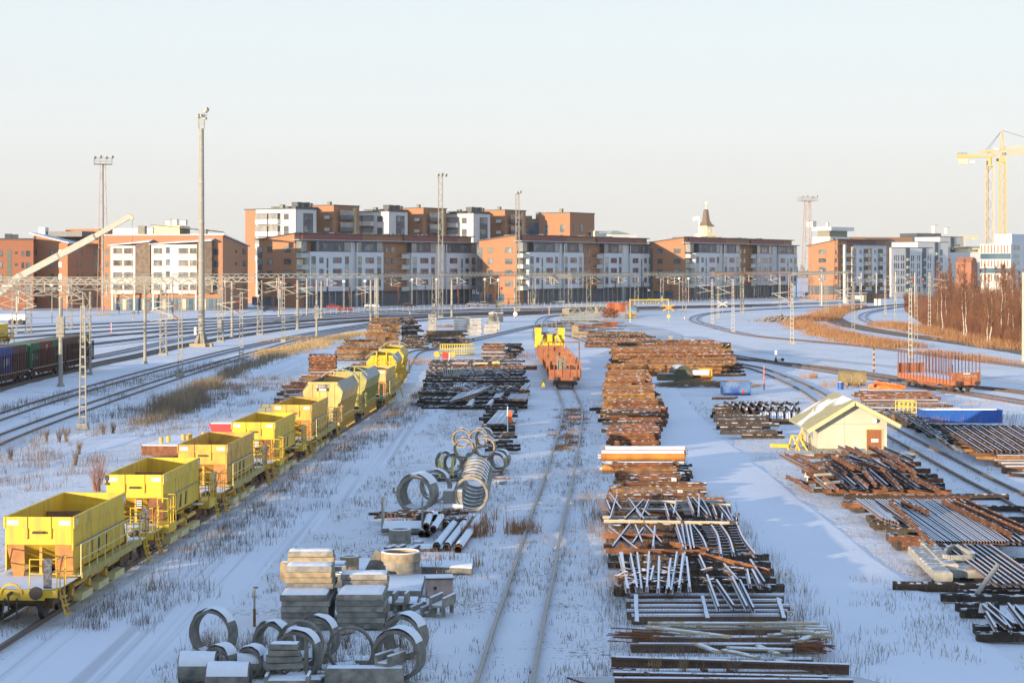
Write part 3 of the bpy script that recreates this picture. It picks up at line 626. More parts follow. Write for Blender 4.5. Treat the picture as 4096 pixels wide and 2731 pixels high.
def long_block():
 b = Bld('long white fronted block with brick gable, leftmost of three alike', 'apartment block', 'R2', 445, 590, 56, group='white fronted blocks with colonnades along the tracks')
 Lr = b.u('R', 2098); He = 19.9; D = 15.0
 zt = b.z('L', 350, 318)
 m_ = MB(); m_.box(0, Lr, .8, D, 0, He-.4); m_.box(-.0, Lr, 0.8, .85, 0, 1)
 m_.obj('body', MATS['brick'], b.t)
 m_ = MB(); m_.add([(0,1.2,He-.4),(Lr,1.2,He-.4),(Lr,D,He-.4),(0,D,He-.4),(0,1.2,22.1),(Lr,1.2,22.1),(Lr,D,20.2),(0,D,20.2)], [(4,5,6,7),(0,1,5,4),(1,2,6,5),(2,3,7,6),(3,0,4,7)]); m_.obj('gable', MATS['brick'], b.t)
 for (x0, x1) in ((505,1068),(1455,1955)): b.slab('cladding', 'R', x0, 345, x1, 383, -.6, 1.3, MATS['maroon'], zz=(20.3, 22.0))
 b.wedge_roof('roof', 0, Lr, 1.2, D, 22.1, 20.2, .22, MATS['slate'], .9)
 m_ = MB(); m_.box(-1.5, Lr+.8, -1.9, 1.1, 19.9, 20.15); m_.m = 1; m_.box(-1.55, Lr+.85, -1.95, 1.1, 20.16, 20.26); m_.obj('eave', [MATS['slate'], MATS['roof_snow']], b.t)
 fl = [(500, 885)]
 for (x0, x1) in ((530,915),(975,1220),(1482,1715),(1815,2098)):
  b.slab('white_wall', 'R', x0, 500, x1, 885, 1.2, .79, MATS['render_grey'], zz=(4.9, 16.7))
  b.slab('attic_wall', 'R', x0+(8 if x0 > 600 else 60), 400, x1, 500, 1.0, .79, MATS['slate'], zz=(16.72, 19.88))
 b.slab('soffit', 'R', 530, 885, 2098, 890, .9, .78, MATS['slate'], zz=(4.6, 4.88))
 for (x0, x1) in ((915,975),(1715,1815)):
  b.slab('stair_tower', 'R', x0, 400, x1, 885, .5, .78, MATS['render_grey'], zz=(4.9, 19.7))
  for xx in (x0+2, x1-6):
   m_ = MB(); uu = b.u('R', xx); m_.box(uu-.12, uu+.12, -1.45, -1.21, 0, 19.6); m_.obj('downpipe', MATS['trim_white'], b.t)
 for k, xx in enumerate((530,560,605,655,718,775,842,910,965,1020,1085,1150,1215,1482,1535,1592,1650,1712,1755,1812,1870,1925,1980,2035,2088)):
  m_ = MB(); uu = b.u('R', xx); m_.tube((uu,-1.0,0), (uu,-1.0,4.6), .22, n=8); m_.obj('column', MATS['mast_metal'], b.t)
 for x0 in (560,660,760,860,985,1050,1120,1500,1570,1640,1740,1830,1910,1990,2050):
  u0 = b.u('R', x0); m_ = MB(); m_.box(u0, u0+2.3, .74, .79, .4, 4.2); m_.obj('shop_window', MATS['blue_glass'], b.t)
 b.slab('shop_front', 'R', 530, 890, 2098, 1000, -.76, .795, MATS['slate'], zz=(0.02, 4.55))
 for r_ in range(3):
  z0 = 6.4+r_*3.45; z1 = z0+1.75
  def W(x0, x1, red=False, h=0, pane='glass'):
   u0, u1 = b.u('R', x0), b.u('R', x1); m_ = MB(); o = 1.2
   m_.box(u0, u1, -o-.05, -o+.0, z1-.09+h, z1+h); m_.box(u0, u1, -o-.05, -o, z0-h, z0-h+.09); m_.box(u0, u0+.1, -o-.05, -o, z0-h+.09, z1+h-.09); m_.box(u1-.1, u1, -o-.05, -o, z0-h+.09, z1+h-.09); m_.box((u0+u1)/2-.05, (u0+u1)/2+.05, -o-.05, -o, z0-h+.09, z1+h-.09)
   w_ = m_.obj('window', MATS['frame_dark'], b.t); m_ = MB(); m_.box(u0+.1, u1-.1, -o-.02, -o, z0-h+.09, z1+h-.09); m_.obj('pane', MATS[pane], w_)
   m_ = MB(); m_.box(u1+.01, u1+.16, -o-.09, -o, z0-h, z1+h); m_.obj('sunlit_reveal', MATS['trim_white'], w_)  # cream strip on the right only: grazing sunlight put into the colour
   if red: m_ = MB(); um = u0+(u1-u0)*.5; m_.box(um-.25, um+.25, -o-.06, -o-.051, z0+.1, z1-.1); m_.obj('curtain', MATS['red_curtain'], w_)
  for (a, c, rd) in ((620,658,0),(748,828,1),(1052,1130,1),(1565,1640,1),(1842,1912,1),(1988,2020,0)): W(a, c, rd)
  for (a, c) in ((545,585),(860,895),(982,1015),(1162,1198),(1495,1532),(1668,1700),(2048,2082)):
   W(a, c, False, .25, 'glass_lit' if (a+r_) % 3 == 0 else 'glass'); u0, u1 = b.u('R', a), b.u('R', c); m_ = MB(); m_.box(u0, u1, -1.28, -1.21, z0-1.4, z0-.3); m_.obj('balustrade', MATS['balcony_glass'], b.t)
  for (a, c) in ((688,703),(1950,1962)): u0, u1 = b.u('R', a), b.u('R', c); m_ = MB(); m_.box(u0, u1, -1.24, -1.2, z0-1.5, z1-.2); m_.obj('narrow_window', MATS['frame_dark'], b.t)
 for (a, c) in ((618,700),(750,830),(1045,1130),(1560,1640),(1835,1910),(1945,2015)):
  u0, u1 = b.u('R', a), b.u('R', c); n = 6
  for k in range(n):
   m_ = MB(); w_ = (u1-u0)/n; m_.box(u0+k*w_+.12, u0+(k+1)*w_-.12, -1.06, -1.0, 17.2, 19.2); m_.obj('attic_window', MATS['glass'], b.t)
 for (a, c) in ((600,612),(858,915),(978,1015),(1160,1215),(1486,1532),(1665,1712),(2045,2095)):
  u0, u1 = b.u('R', a), b.u('R', c); m_ = MB(); m_.box(u0, u1, -1.12, -1.01, 16.9, 19.7); m_.obj('glazed_balcony', M('winter_glass', (.20,.22,.22), (.32,.30,.27), rough=.2, scale=.5), b.t)
 for r_ in range(4):
  z0 = 6.1+r_*3.45
  m_ = MB(); u1 = b.u('R', 522); m_.box(.2, u1, -1.3, .79, z0-1.55, z0-1.35); m_.m = 1; m_.box(.2, u1, -1.34, -1.28, z0-1.33, z0-.2); m_.box(.16, .22, -1.34, .7, z0-1.33, z0-.2); m_.obj('corner_balcony', [MATS['trim_white'], MATS['balcony_glass']], b.t)
  m_ = MB(); m_.box(.5, u1-.3, .7, .79, z0-1.3, z0+1.4); m_.obj('balcony_door', MATS['glass_lit'], b.t)
 m_ = MB(); u1 = b.u('R', 500); m_.box(.3, u1, -1.2, .79, 16.9, 19.8); m_.obj('glazed_balcony', MATS['winter_glass'], b.t)
 for r_ in range(4):
  for (x0, x1) in ((1228,1250),(1282,1312),(1338,1370)):
   u0, u1 = b.u('R', x0), b.u('R', x1); z0 = 6.3+r_*3.45; m_ = MB(); m_.box(u0, u1, .72, .79, z0, z0+1.8); w_ = m_.obj('window', MATS['frame_dark'], b.t); m_ = MB(); m_.box(u0+.12, u1-.12, .70, .72, z0+.1, z0+1.7); m_.obj('pane', MATS['glass'], w_)
  u0, u1 = b.u('R', 1398), b.u('R', 1474); z0 = 6.1+r_*3.45; m_ = MB(); m_.box(u0, u1, -.9, .79, z0-1.5, z0-1.3); m_.m = 1; m_.box(u0, u1, -.95, -.9, z0-1.3, z0-.2); m_.obj('recess_balcony', [MATS['trim_white'], MATS['balcony_glass']], b.t)
 for y0 in (437, 550, 663, 775):
  for x0, x1 in ((318,384),(163,210),(68,116)): b.window('L', x0, y0, x1, y0+55)
  b.slab('spandrel', 'L', 68, y0+56, 116, y0+111, .03, .0, MATS['slate'])
 for x0, x1 in ((20,90),(120,200),(230,310)): b.slab('shop_window', 'L', x0, 905, x1, 985, .04, .02, MATS['blue_glass'])
 vents(b, [(8,6,1.6,1.2),(20,9,1.2,1.6),(33,5,1.8,1.0),(45,9,1.2,1.5),(58,6,1.6,1.2),(70,8,1.3,1.5)], 21.0)
 m_ = MB()
 for k in range(26): m_.box(3+k*3.1, 3+k*3.1+.8+rr(0,.6), 3+rr(0,5), 4.2+rr(0,5), 20.6, 21.9+rr(.3,.9))
 m_.obj('roof_hatch', MATS['slate'], b.t)
 return b
LB = long_block()
d2 = dup(LB.t, (2.3, 648, 0), R(61), 'long white fronted block with brick gable, middle one of three alike'); d2.scale = (1.10, 1, 1.02)
d3 = dup(LB.t, (63.4, 725, 0), R(60), 'long white fronted block with brick gable, in front of the church tower and flagpole'); d3.scale = (1.14, 1, 1.04)
def tower_unit(xc, Yc, label):
 b = Bld(label, 'apartment block', 'R2', xc, Yc, 58, group='tall white and brick blocks in the second row')
 zt = hy('R2', 0, 85, Yc)
 Ll, Lr = 17.5, 11.5
 m_ = MB(); m_.box(0, Lr, 0, Ll, 0, zt); m_.obj('white_wall', MATS['render_white'], b.t)
 m_ = MB(); m_.box(.3, Lr-.3, Ll, Ll+5, 0, zt); m_.obj('brick_wall', MATS['brick'], b.t)
 m_ = MB(); m_.box(-.2, Lr+.2, -.2, Ll+5.2, zt, zt+.35); m_.obj('roof', MATS['slate'], b.t)
 m_ = MB(); m_.box(-.06, .02, -.1, .05, 0, zt); m_.obj('corner_strip', MATS['frame_dark'], b.t)
 m_ = MB(); m_.box(Lr-4, Lr+17, 6, 16, 0, zt+.9); m_.m = 1; m_.box(Lr-4.6, Lr+17.4, 5.4, 16.4, zt+.9, zt+1.2); m_.obj('stair_block', [MATS['olive'], MATS['slate']], b.t)
 x0 = Lr+8
 m_ = MB(); m_.box(x0, x0+15, -1.5, 12, 0, zt+1.7); m_.obj('brick_tower', MATS['brick'], b.t)
 m_ = MB(); m_.box(x0-.25, x0+15.25, -1.75, 12.2, zt+1.7, zt+2.0); m_.obj('tower_roof', MATS['slate'], b.t)
 for r_ in range(6):
  z0 = zt-3.3-r_*4.2
  if z0 < 14: break
  for (ya, yb) in ((6.8, 10.8), (11.4, 16.6)):
   m_ = MB(); m_.box(-1.4, -.0, ya, yb, z0-1.9, z0-1.75); m_.m = 1; m_.box(-1.5, -1.4, ya, yb, z0-1.75, z0-.1); m_.box(-1.4, -.05, ya-.06, ya, z0-1.75, z0-.1); m_.m = 2; m_.box(-1.42, -1.38, ya, yb, z0-.08, z0+1.8); m_.m = 0; m_.box(-1.6, 0, ya-.1, yb+.1, z0+1.8, z0+1.95)
   m_.obj('balcony', [MATS['slate'], MATS['render_white'], MATS['winter_glass']], b.t)
  m_ = MB(); m_.box(-.05, .01, 3.0, 5.2, z0-.3, z0+1.8); m_.obj('window', MATS['frame_dark'], b.t)
  m_ = MB(); m_.box(-.05, .01, 3.0, 5.2, z0-2.3, z0-.35); m_.obj('spandrel', MATS['slate' if r_ % 2 else 'render_white'], b.t)
  m_ = MB(); m_.box(4.2, 9.6, -.05, .01, z0-2.2, z0+2.0); w_ = m_.obj('window_band', MATS['slate'], b.t)
  for xx in (4.5, 7.0): m_ = MB(); m_.box(xx, xx+2.2, -.08, -.05, z0-.2, z0+1.7); m_.obj('pane', MATS['glass'], w_)
  m_ = MB(); m_.box(x0+2.0, x0+9.5, -2.9, -1.5, z0+.1, z0+.25); m_.m = 1; m_.box(x0+2.0, x0+9.5, -3.0, -2.9, z0+.25, z0+1.7); m_.m = 2; m_.box(x0+2.0, x0+9.5, -2.95, -2.9, z0+1.7, z0+3.4); m_.obj('balcony', [MATS['slate'], MATS['slate'], MATS['winter_glass']], b.t)
  m_ = MB(); m_.box(x0-1.2, x0, -.5, 1.7, z0+.1, z0+.25); m_.m = 1; m_.box(x0-1.25, x0-1.2, -.5, 1.7, z0+.25, z0+1.4); m_.obj('side_balcony', [MATS['slate'], MATS['render_white']], b.t)
  m_ = MB(); m_.box(x0+12.2, x0+13.8, -1.56, -1.5, z0+.6, z0+2.6); m_.obj('window', MATS['glass'], b.t)
 m_ = MB(); m_.box(x0+9.8, x0+11.4, -3.0, -1.5, 6, zt+1.2); m_.obj('wood_screen', MATS['wood_strip'], b.t)
 vents(b, [(3,8,1.4,1.3),(Lr+3,9,1.8,1.8),(Lr+7,8,1.5,2.2),(x0+6,3,1.2,1.2)], zt+1.5 if False else zt+.3); vents(b, [(Lr+1,9,2.6,1.6),(Lr+5.5,9,2.6,1.6)], zt+1.2, 'slate'); vents(b, [(x0+5,4,1.2,1.1)], zt+2.0)
 return b
TU = tower_unit(428, 684, 'tall white block with a brick tower on its right, leftmost of the second row')
dup(TU.t, (xy('R2', 1302, 716), 716, 0), None, 'tall white block with a brick tower on its right, second of the second row')
dup(TU.t, (xy('R2', 2092, 742), 742, 0), None, 'tall white block with a brick tower behind the two slim lattice masts')
b = Bld('brick apartment house with blue recess and white corner balconies right of the slim masts', 'apartment block', 'R3', 655, 770, 58)
zt = hy('R3', 0, 122, 770)
m_ = MB(); m_.box(0, 19, 0, 14, 0, zt); m_.obj('brick_wall', MATS['brick'], b.t)
m_ = MB(); m_.box(-.2, 19.2, -.2, 14.2, zt, zt+.35); m_.obj('roof', MATS['slate'], b.t)
m_ = MB(); m_.box(2, 12, 14, 34, 0, zt-2.3); m_.m = 1; m_.box(1.8, 12.2, 13.8, 34.2, zt-2.3, zt-2.0); m_.obj('wing', [MATS['brick'], MATS['slate']], b.t)
m_ = MB(); m_.box(-1, 8, 34, 48, 0, zt-2.2); m_.m = 1; m_.box(-1.6, 8, 33.6, 48, zt-2.2, zt-1.9); m_.obj('white_wing', [MATS['render_grey'], MATS['slate']], b.t)
m_ = MB(); m_.box(.6, 2, 14.5, 19, 5, zt-3.5); m_.obj('blue_recess', MATS['blue_glass'], b.t)
for r_ in range(3):
 z0 = zt-8.5-r_*7
 for (xx, ww) in ((2.2,.6),(7.5,2.6)): m_ = MB(); m_.box(xx, xx+ww, -.06, .01, z0+1.4, z0+4.6); w_ = m_.obj('window', MATS['frame_dark'], b.t); m_ = MB(); m_.box(xx+.12, xx+ww-.12, -.08, -.06, z0+1.55, z0+4.45); m_.obj('pane', MATS['glass'], w_)
 for yy in (2.5, 9.8): m_ = MB(); m_.box(-.06, .01, yy, yy+2, z0+1.2, z0+4); m_.obj('window', MATS['glass'], b.t)
 for yy in (20.5, 26, 30.5): m_ = MB(); m_.box(1.94, 2.01, yy, yy+1.6, z0-2, z0+4); m_.obj('window', MATS['glass'], b.t)
 m_ = MB(); m_.box(14.5, 24, -2.6, 0, z0-.9, z0-.7); m_.m = 1; m_.box(18, 24, -2.7, -2.6, z0-.7, z0+1.1); m_.m = 2; m_.box(14.5, 18, -2.65, -1.0, z0-.7, z0+1.4); m_.obj('corner_balcony', [MATS['trim_white'], MATS['render_white'], MATS['yellow_wall']], b.t)
 m_ = MB(); m_.box(-2.0, -1.1, 36, 46, z0+.5, z0+2.6); m_.m = 1; m_.box(-2.0, -1.1, 36, 46, z0+2.6, z0+5.4); m_.obj('balcony', [MATS['render_white'], MATS['winter_glass']], b.t)
m_ = MB(); m_.box(14.4, 24.2, -2.9, 0, zt-7, zt-6.7); m_.box(14.4, 15, -2.7, -2.2, 5, zt-7); m_.box(17.3, 17.9, -2.7, -2.2, 5, zt-7); m_.obj('balcony_frame', MATS['trim_white'], b.t)
vents(b, [(4,6,1.2,1.4)], zt+.3); vents(b, [(5,17,1.5,2.6),(6,22,2,1.2),(7,28,1.5,1.8),(5,31,1.5,1.3)], zt-2)
b = Bld('orange brick block with two white balcony bays behind the tall floodlight mast', 'apartment block', 'R1', 2085, 560, 82)
zt = hy('R1', 0, 330, 560); Ll = b.u('L', 945)
m_ = MB(); m_.add([(0,0,0),(26,0,0),(26,Ll,0),(0,Ll,0),(0,0,zt),(26,0,zt-2.8),(26,Ll,zt-2.8),(0,Ll,zt)], [(4,5,6,7),(0,1,5,4),(1,2,6,5),(2,3,7,6),(3,0,4,7)]); m_.obj('brick_wall', MATS['brick'], b.t)
m_ = MB(); m_.add([(-.3,-.5,zt),(27,-.5,zt-2.9),(27,Ll,zt-2.9),(-.3,Ll,zt),(-.3,-.5,zt+.3),(27,-.5,zt-2.6),(27,Ll,zt-2.6),(-.3,Ll,zt+.3)], [(4,5,6,7),(0,1,5,4),(1,2,6,5),(3,0,4,7)]); m_.obj('roof', MATS['roof_snow'], b.t)
for (x0, x1, y0) in ((1060,1290,428),(1440,1865,418)):
 m1 = MB(); u0, u1 = b.u('L', x1), b.u('L', x0); z1 = hy('R1', 0, y0, 560); m1.box(-2.2, -.0, u0, u1, 4.8, z1); m1.obj('white_bay', MATS['render_white'], b.t)
 m1 = MB(); m1.add([(-3.4,u0-4.5,z1+1.0),(.0,u0-4.5,z1+1.6),(.0,u1+.5,z1+.3),(-3.4,u1+.5,z1-.0),(-3.4,u0-4.5,z1+1.2),(.0,u0-4.5,z1+1.8),(.0,u1+.5,z1+.5),(-3.4,u1+.5,z1+.2)], [(3,2,1,0),(4,5,6,7),(0,1,5,4),(2,3,7,6),(3,0,4,7)]); m1.obj('bay_roof', MATS['roof_snow'], b.t)
 m1 = MB(); m1.box(-2.0, 0, u0-4.2, u0-.05, 4.8, z1+.9); m1.obj('balcony_side', MATS['loggia'], b.t)
 for k in (0, 1):
  m1 = MB(); yy = u0+.2 if k else u1-.6; m1.box(-2.1, -1.7, yy, yy+.4, 0, 4.8); m1.obj('pillar', MATS['trim_white'], b.t)
for r_ in range(5):
 y0 = 450+r_*113; y1 = y0+54
 for (x0, x1) in ((1082,1170),(1182,1268),(1460,1540),(1692,1785),(1797,1862)):
  if r_ < 4: b.slab('loggia', 'L', x0, y0, x1, y1, 2.23, -2.19, MATS['loggia']); b.slab('loggia_glass', 'L', x0+10, y0+4, x1-22, y1, 2.26, -2.235, MATS['glass'])
  b.slab('balustrade', 'L', x0, y1, x1, y1+36, 2.3, -2.2, MATS['balcony_glass']) if r_ < 4 else None
  if r_ < 4: b.slab('handrail', 'L', x0, y1-6, x1, y1-2, 2.34, -2.28, MATS['red_ox'])
 if r_ < 4:
  b.slab('window', 'L', 1575, y0-8, 1612, y1-4, 2.24, -2.2, MATS['glass'])
  for (x0, x1) in ((985,1015),(1400,1434),(1996,2045)): b.window('L', x0, y0+6, x1, y0+66)
  for (x0, x1) in ((2268,2298),(2202,2218)): b.window('R', x0, y0+6+(12 if x0 < 2210 else 0), x1, y0+60-(14 if x0 < 2210 else 0))
  b.slab('side_rail', 'L', 1915, y1, 1972, y1+36, 1.2, -.02, MATS['wood_strip'])
b.slab('ground_floor', 'L', 1050, 915, 2080, 1040, .25, -.02, MATS['slate'])
for x0 in range(1090, 2040, 62): b.slab('shop_window', 'L', x0, 925, x0+34, 1028, .33, -.26, MATS['glass_lit' if x0 % 3 == 0 else 'blue_glass'])
m1 = MB(); u0, u1 = b.u('L', 1620), b.u('L', 1370); m1.box(6, 16, u0, u1, zt-1, zt+2.8); m1.obj('penthouse', MATS['yellow_wall'], b.t)
m1 = MB(); m1.add([(5,u0-10,zt+1.3),(17,u0-10,zt+1.0),(17,u1+.5,zt+2.8),(5,u1+.5,zt+3.0),(5,u0-10,zt+1.5),(17,u0-10,zt+1.2),(17,u1+.5,zt+3.0),(5,u1+.5,zt+3.2)], [(4,5,6,7),(0,1,5,4),(2,3,7,6),(3,0,4,7),(3,2,1,0)]); m1.obj('penthouse_roof', MATS['slate'], b.t)
m1 = MB(); m1.box(9, 9.1, u1, u1+13, zt, zt+2.2); m1.obj('penthouse_wing', MATS['render_white'], b.t)
vents(b, [(8,u1-5,2,1.4),(8,u1-9,1.6,1.4),(8,u0+1.5,2,1.6)], zt+3.0, 'trim_white'); vents(b, [(3,u1+1.5,2,2.6),(4,-6+12,1.4,1.6)], zt, 'olive')
b = Bld('brick house with a sloping snowy roof behind the raised crane boom', 'apartment block', 'R1', 633, 585, 75)
zc = hy('R1', 0, 404, 585); Ll = b.u('L', 315); Lr = b.u('R', 945)
m_ = MB(); m_.add([(0,0,0),(Lr,0,0),(Lr,Ll,0),(0,Ll,0),(0,0,zc),(Lr,0,zc),(Lr,Ll,zc+2.6),(0,Ll,zc+2.6)], [(4,5,6,7),(0,1,5,4),(1,2,6,5),(2,3,7,6),(3,0,4,7)]); m_.obj('brick_wall', MATS['brick'], b.t)
m_ = MB(); m_.add([(-.8,-.8,zc-.1),(Lr,-.8,zc-.1),(Lr,Ll+1,zc+2.8),(-.8,Ll+1,zc+2.8),(-.8,-.8,zc+.2),(Lr,-.8,zc+.2),(Lr,Ll+1,zc+3.1),(-.8,Ll+1,zc+3.1)], [(3,2,1,0),(4,5,6,7),(0,1,5,4),(2,3,7,6),(3,0,4,7)]); m_.obj('roof', MATS['roof_snow'], b.t)
for y0 in (466, 578, 690, 800, 905):
 for (x0, x1) in ((472,508),(545,582),(331,345)): b.window('L', x0, y0, x1, y0+54, pane='glass_lit' if x0 == 545 else 'glass')
 for (x0, x1) in ((720,733),(765,777),(885,908)): b.window('R', x0, y0, x1, y0+54, mull=0)
m1 = MB(); m1.box(6, 16, Ll-12.5, Ll-1, zc+2, hy('R1',0,298,600)); m1.obj('dark_penthouse', MATS['slate'], b.t)
m1 = MB(); m1.box(5, 7.2, Ll-1, Ll+1.2, zc+2, hy('R1',0,262,600)); m1.obj('chimney', MATS['trim_white'], b.t)
m1 = MB(); m1.box(14, 24, -5+2, 8, zc, hy('R1',0,272,600)); m1.obj('brick_penthouse', MATS['brick'], b.t)
b = Bld('dark brick wing at the far left edge of the town', 'apartment block', 'R1', -300, 575, 12)
zc = hy('R1', 0, 375, 590); Lr = b.u('R', 312)
m_ = MB(); m_.box(0, Lr, 0, 14, 0, zc); m_.obj('brick_wall', MATS['brick_dark'], b.t); m_ = MB(); m_.box(-.5, Lr+.4, -.5, 14.5, zc, zc+.35); m_.obj('roof', MATS['slate'], b.t)
for y0 in (475, 585, 690, 800):
 for (x0, x1) in ((-100,-60),(-30,22),(200,224),(242,280)): b.window('R', x0, y0, x1, y0+54)
 b.slab('small_window', 'R', 138, y0+8, 164, y0+32, .05, 0, MATS['frame_dark'])
b.slab('stair_glazing', 'R', 66, 465, 108, 730, .05, 0, M('stair_glass', (.16,.18,.14), rough=.2))
vents(b, [(Lr*.55,5,2,1.3),(Lr*.65,5,2,1.1)], zc+.3, 'slate')
b = Bld('brick block with a white front of stacked balconies right of the rusty lattice mast', 'apartment block', 'R4', 752, 745, 50)
zt = hy('R4', 0, 340, 745); Lr = b.u('R', 1198); Ll = b.u('L', 500); D = Ll
m_ = MB(); m_.add([(0,0,0),(Lr,0,0),(Lr,D,0),(0,D,0),(0,0,zt),(Lr,0,zt),(Lr,D,zt-2.4),(0,D,zt-2.4)], [(4,5,6,7),(0,1,5,4),(1,2,6,5),(2,3,7,6),(3,0,4,7)]); m_.obj('brick_wall', MATS['brick'], b.t)
b.wedge_roof('roof', 0, Lr, 0, D, zt, zt-2.4, .25, MATS['slate'], .7)
b.slab('cladding', 'R', 830, 345, 1085, 385, .05, -.01, MATS['maroon'])
b.slab('white_front', 'R', 868, 388, 1150, 735, 1.0, -.01, MATS['render_grey']); b.slab('canopy', 'R', 760, 376, 1158, 384, 2.2, -.02, MATS['slate'])
b.slab('ground_floor', 'R', 760, 738, 1198, 812, .1, -.01, MATS['slate']); b.slab('ground_floor', 'L', 500, 735, 750, 812, .1, -.01, MATS['slate'])
m_ = MB(); uu = b.u('R', 776); m_.box(uu-.5, uu+.5, -2.2, -1.4, 0, hy('R4',0,380,745)); m_.obj('column', MATS['trim_white'], b.t)
for r_ in range(5):
 y0 = 420+r_*72
 for (x0, x1) in ((790,842),(955,995),(1078,1120)):
  o = 1.0 if x0 > 850 else 0; b.slab('loggia', 'R', x0, y0, x1, y0+38, o+.06, -o-.01, MATS['loggia']); b.slab('balustrade', 'R', x0-4, y0+38, x1, y0+64, o+1.3, -o-1.2, MATS['balcony_glass']); b.slab('floor_slab', 'R', x0-4, y0+64, x1, y0+67, o+1.3, -o-.01, MATS['trim_white'])
 for (x0, x1) in ((918,940),(1046,1064),(728,744),(1168,1182)):
  o = 1.0 if 850 < x0 < 1150 else 0; b.slab('window', 'R', x0, y0+10, x1, y0+44, o+.06, -o-.01, MATS['glass'])
 b.slab('side_screen', 'R', 852, y0-4, 882, y0+62, 1.5, -1.4, MATS['winter_glass'])
 b.slab('wood_screen', 'R', 1002, y0-4, 1010, y0+70, 1.9, -1.1, MATS['wood_strip'])
 if r_ < 4: b.window('L', 590, 427+r_*74, 652, 463+r_*74, mull=2)
vents(b, [(5,5,1.5,1.2),(Lr*.5,6,1.6,1.3)], zt-.8)
b = Bld('low white office with flat roof terrace behind the brick block', 'office', 'R4', 690, 860, 50, 'office_building')
zt = hy('R4', 0, 315, 860); m_ = MB(); Lr = b.u('R', 862); Ll = b.u('L', 536); m_.box(0, Lr, 0, Ll, 0, zt); m_.obj('wall', MATS['render_white'], b.t)
m_ = MB(); m_.box(1, Lr-1, 1, Ll-2, zt, zt+2.6); m_.obj('glazed_floor', MATS['olive'], b.t); m_ = MB(); m_.box(-1, Lr+1.5, -1, Ll, zt+2.6, zt+4.2); m_.obj('roof', MATS['trim_white'], b.t); vents(b, [(2,10,3,2.5),(8,6,1,2)], zt+4.2, 'trim_white')
def white_block(x0, xc, x1, ytop, Yc, lab, rows, cols, dark=None):
 b = Bld(lab, 'apartment block', 'R4', x0, Yc, 42); zt = hy('R4', 0, ytop, Yc); Lr = b.u('R', x1); m_ = MB(); m_.box(0, Lr, 0, 14, 0, zt); m_.obj('wall', MATS['render_white' if rows > 4 else 'render_grey'], b.t)
 m_ = MB(); m_.box(-.1, Lr+.1, -.1, 14.1, zt, zt+.3); m_.obj('roof', MATS['slate'], b.t)
 if dark: b.slab('dark_bay', 'R', dark[0], ytop-4, dark[1], 760, .3, -.01, MATS['slate'])
 for r_ in range(rows):
  for (a, c) in cols:
   y0 = ytop+64+r_*66; b.slab('window', 'R', a, y0, c, y0+50, .05, -.01, MATS['glass']); 
   if (a+r_) % 3 == 0: b.slab('spandrel', 'R', c-6, y0+38, c, y0+50, .07, -.02, MATS['yellow_wall'])
  if dark: b.slab('balustrade', 'R', dark[0]+4, ytop+90+r_*66, dark[1]-4, ytop+112+r_*66, .8, -.3, MATS['balcony_glass'])
 return b
white_block(1632, 0, 1830, 318, 905, 'tall white block at the back right end of the white group', 6, [(1765,1773),(1778,1786),(1792,1800),(1650,1658)], (1720,1750))
white_block(1440, 0, 1700, 362, 870, 'white block with a dark roof box in the middle of the white group', 6, [(1480,1492),(1500,1512),(1628,1638),(1642,1652),(1540,1552)], (1585,1612))
white_block(1212, 0, 1372, 410, 815, 'white block nearest the brick one in the white group', 5, [(1236,1246),(1252,1262),(1270,1280),(1294,1304),(1312,1322)], (1335,1368))
white_block(1372, 0, 1568, 412, 835, 'white block with narrow windows at the front of the white group', 5, [(1382,1392),(1398,1408),(1434,1443),(1450,1458),(1524,1533),(1544,1552)], (1478,1508))
b = Bld('dark grey roof storey house with orange wall behind the white group', 'apartment block', 'R4', 1430, 960, 30)
zt = hy('R4', 0, 285, 960); m_ = MB(); m_.box(0, b.u('R', 1640), 0, 12, 0, zt); m_.obj('wall', MATS['slate'], b.t); m_ = MB(); m_.box(-42, 0, 3, 12, 0, hy('R4', 0, 322, 960)); m_.obj('orange_wing', MATS['brick'], b.t); vents(b, [(14,3,2,4),(22,3,2,3)], zt, 'trim_white'); m_ = MB(); m_.box(-30,-14,2,2.9,10,hy('R4',0,335,960)); m_.obj('wing_front', MATS['slate'], b.t)
b = Bld('striped white and brown office with blue glass bands at the right edge', 'office', 'R4', 2240, 560, 52, 'office_building')
zt = hy('R4', 0, 292, 560); Ll = b.u('L', 1975); zr = hy('R4', 0, 378, 560)
m_ = MB(); m_.box(0, 40, 0, Ll, 0, zr); m_.obj('wall', MATS['render_white'], b.t); m_ = MB(); m_.box(.6, 40, .0, Ll-4, zr, zt); m_.obj('attic', MATS['render_grey'], b.t)
for r_, (y0, y1, kind) in enumerate(((384,458,0),(460,508,1),(512,580,0),(584,628,1),(632,700,0))):
 if kind: b.slab('glass_band', 'L', 1978, y0, 2238, y1, .12, -.01, MATS['blue_glass'])
 else:
  b.slab('panel_band', 'L', 1978, y0, 2238, y1, .1, -.01, MATS['render_white'])
  for k in range(9): b.slab('brown_panel', 'L', 1984+k*28, y0+3, 1996+k*28, y1-3, .14, -.11, MATS['brown_panel'])
 b.slab('loggia', 'R', 2262, y0+6, 2312, y0+44, .05, -.01, MATS['glass_lit' if kind == 0 else 'balcony_glass'])
b = Bld('pale low house seen in the gap left of the striped office', 'house', 'R4', 1850, 900, 20)
m_ = MB(); m_.box(-8, 40, 0, 12, 0, hy('R4',0,450,900)); m_.m = 1; m_.box(2, 40, 1, 12, hy('R4',0,450,900), hy('R4',0,412,900)); m_.obj('wall', [MATS['render_white'], MATS['yellow_wall']], b.t); m_ = MB(); m_.box(1.5, 41, .5, 12, hy('R4',0,412,900), hy('R4',0,398,900)); m_.obj('roof', MATS['olive'], b.t)
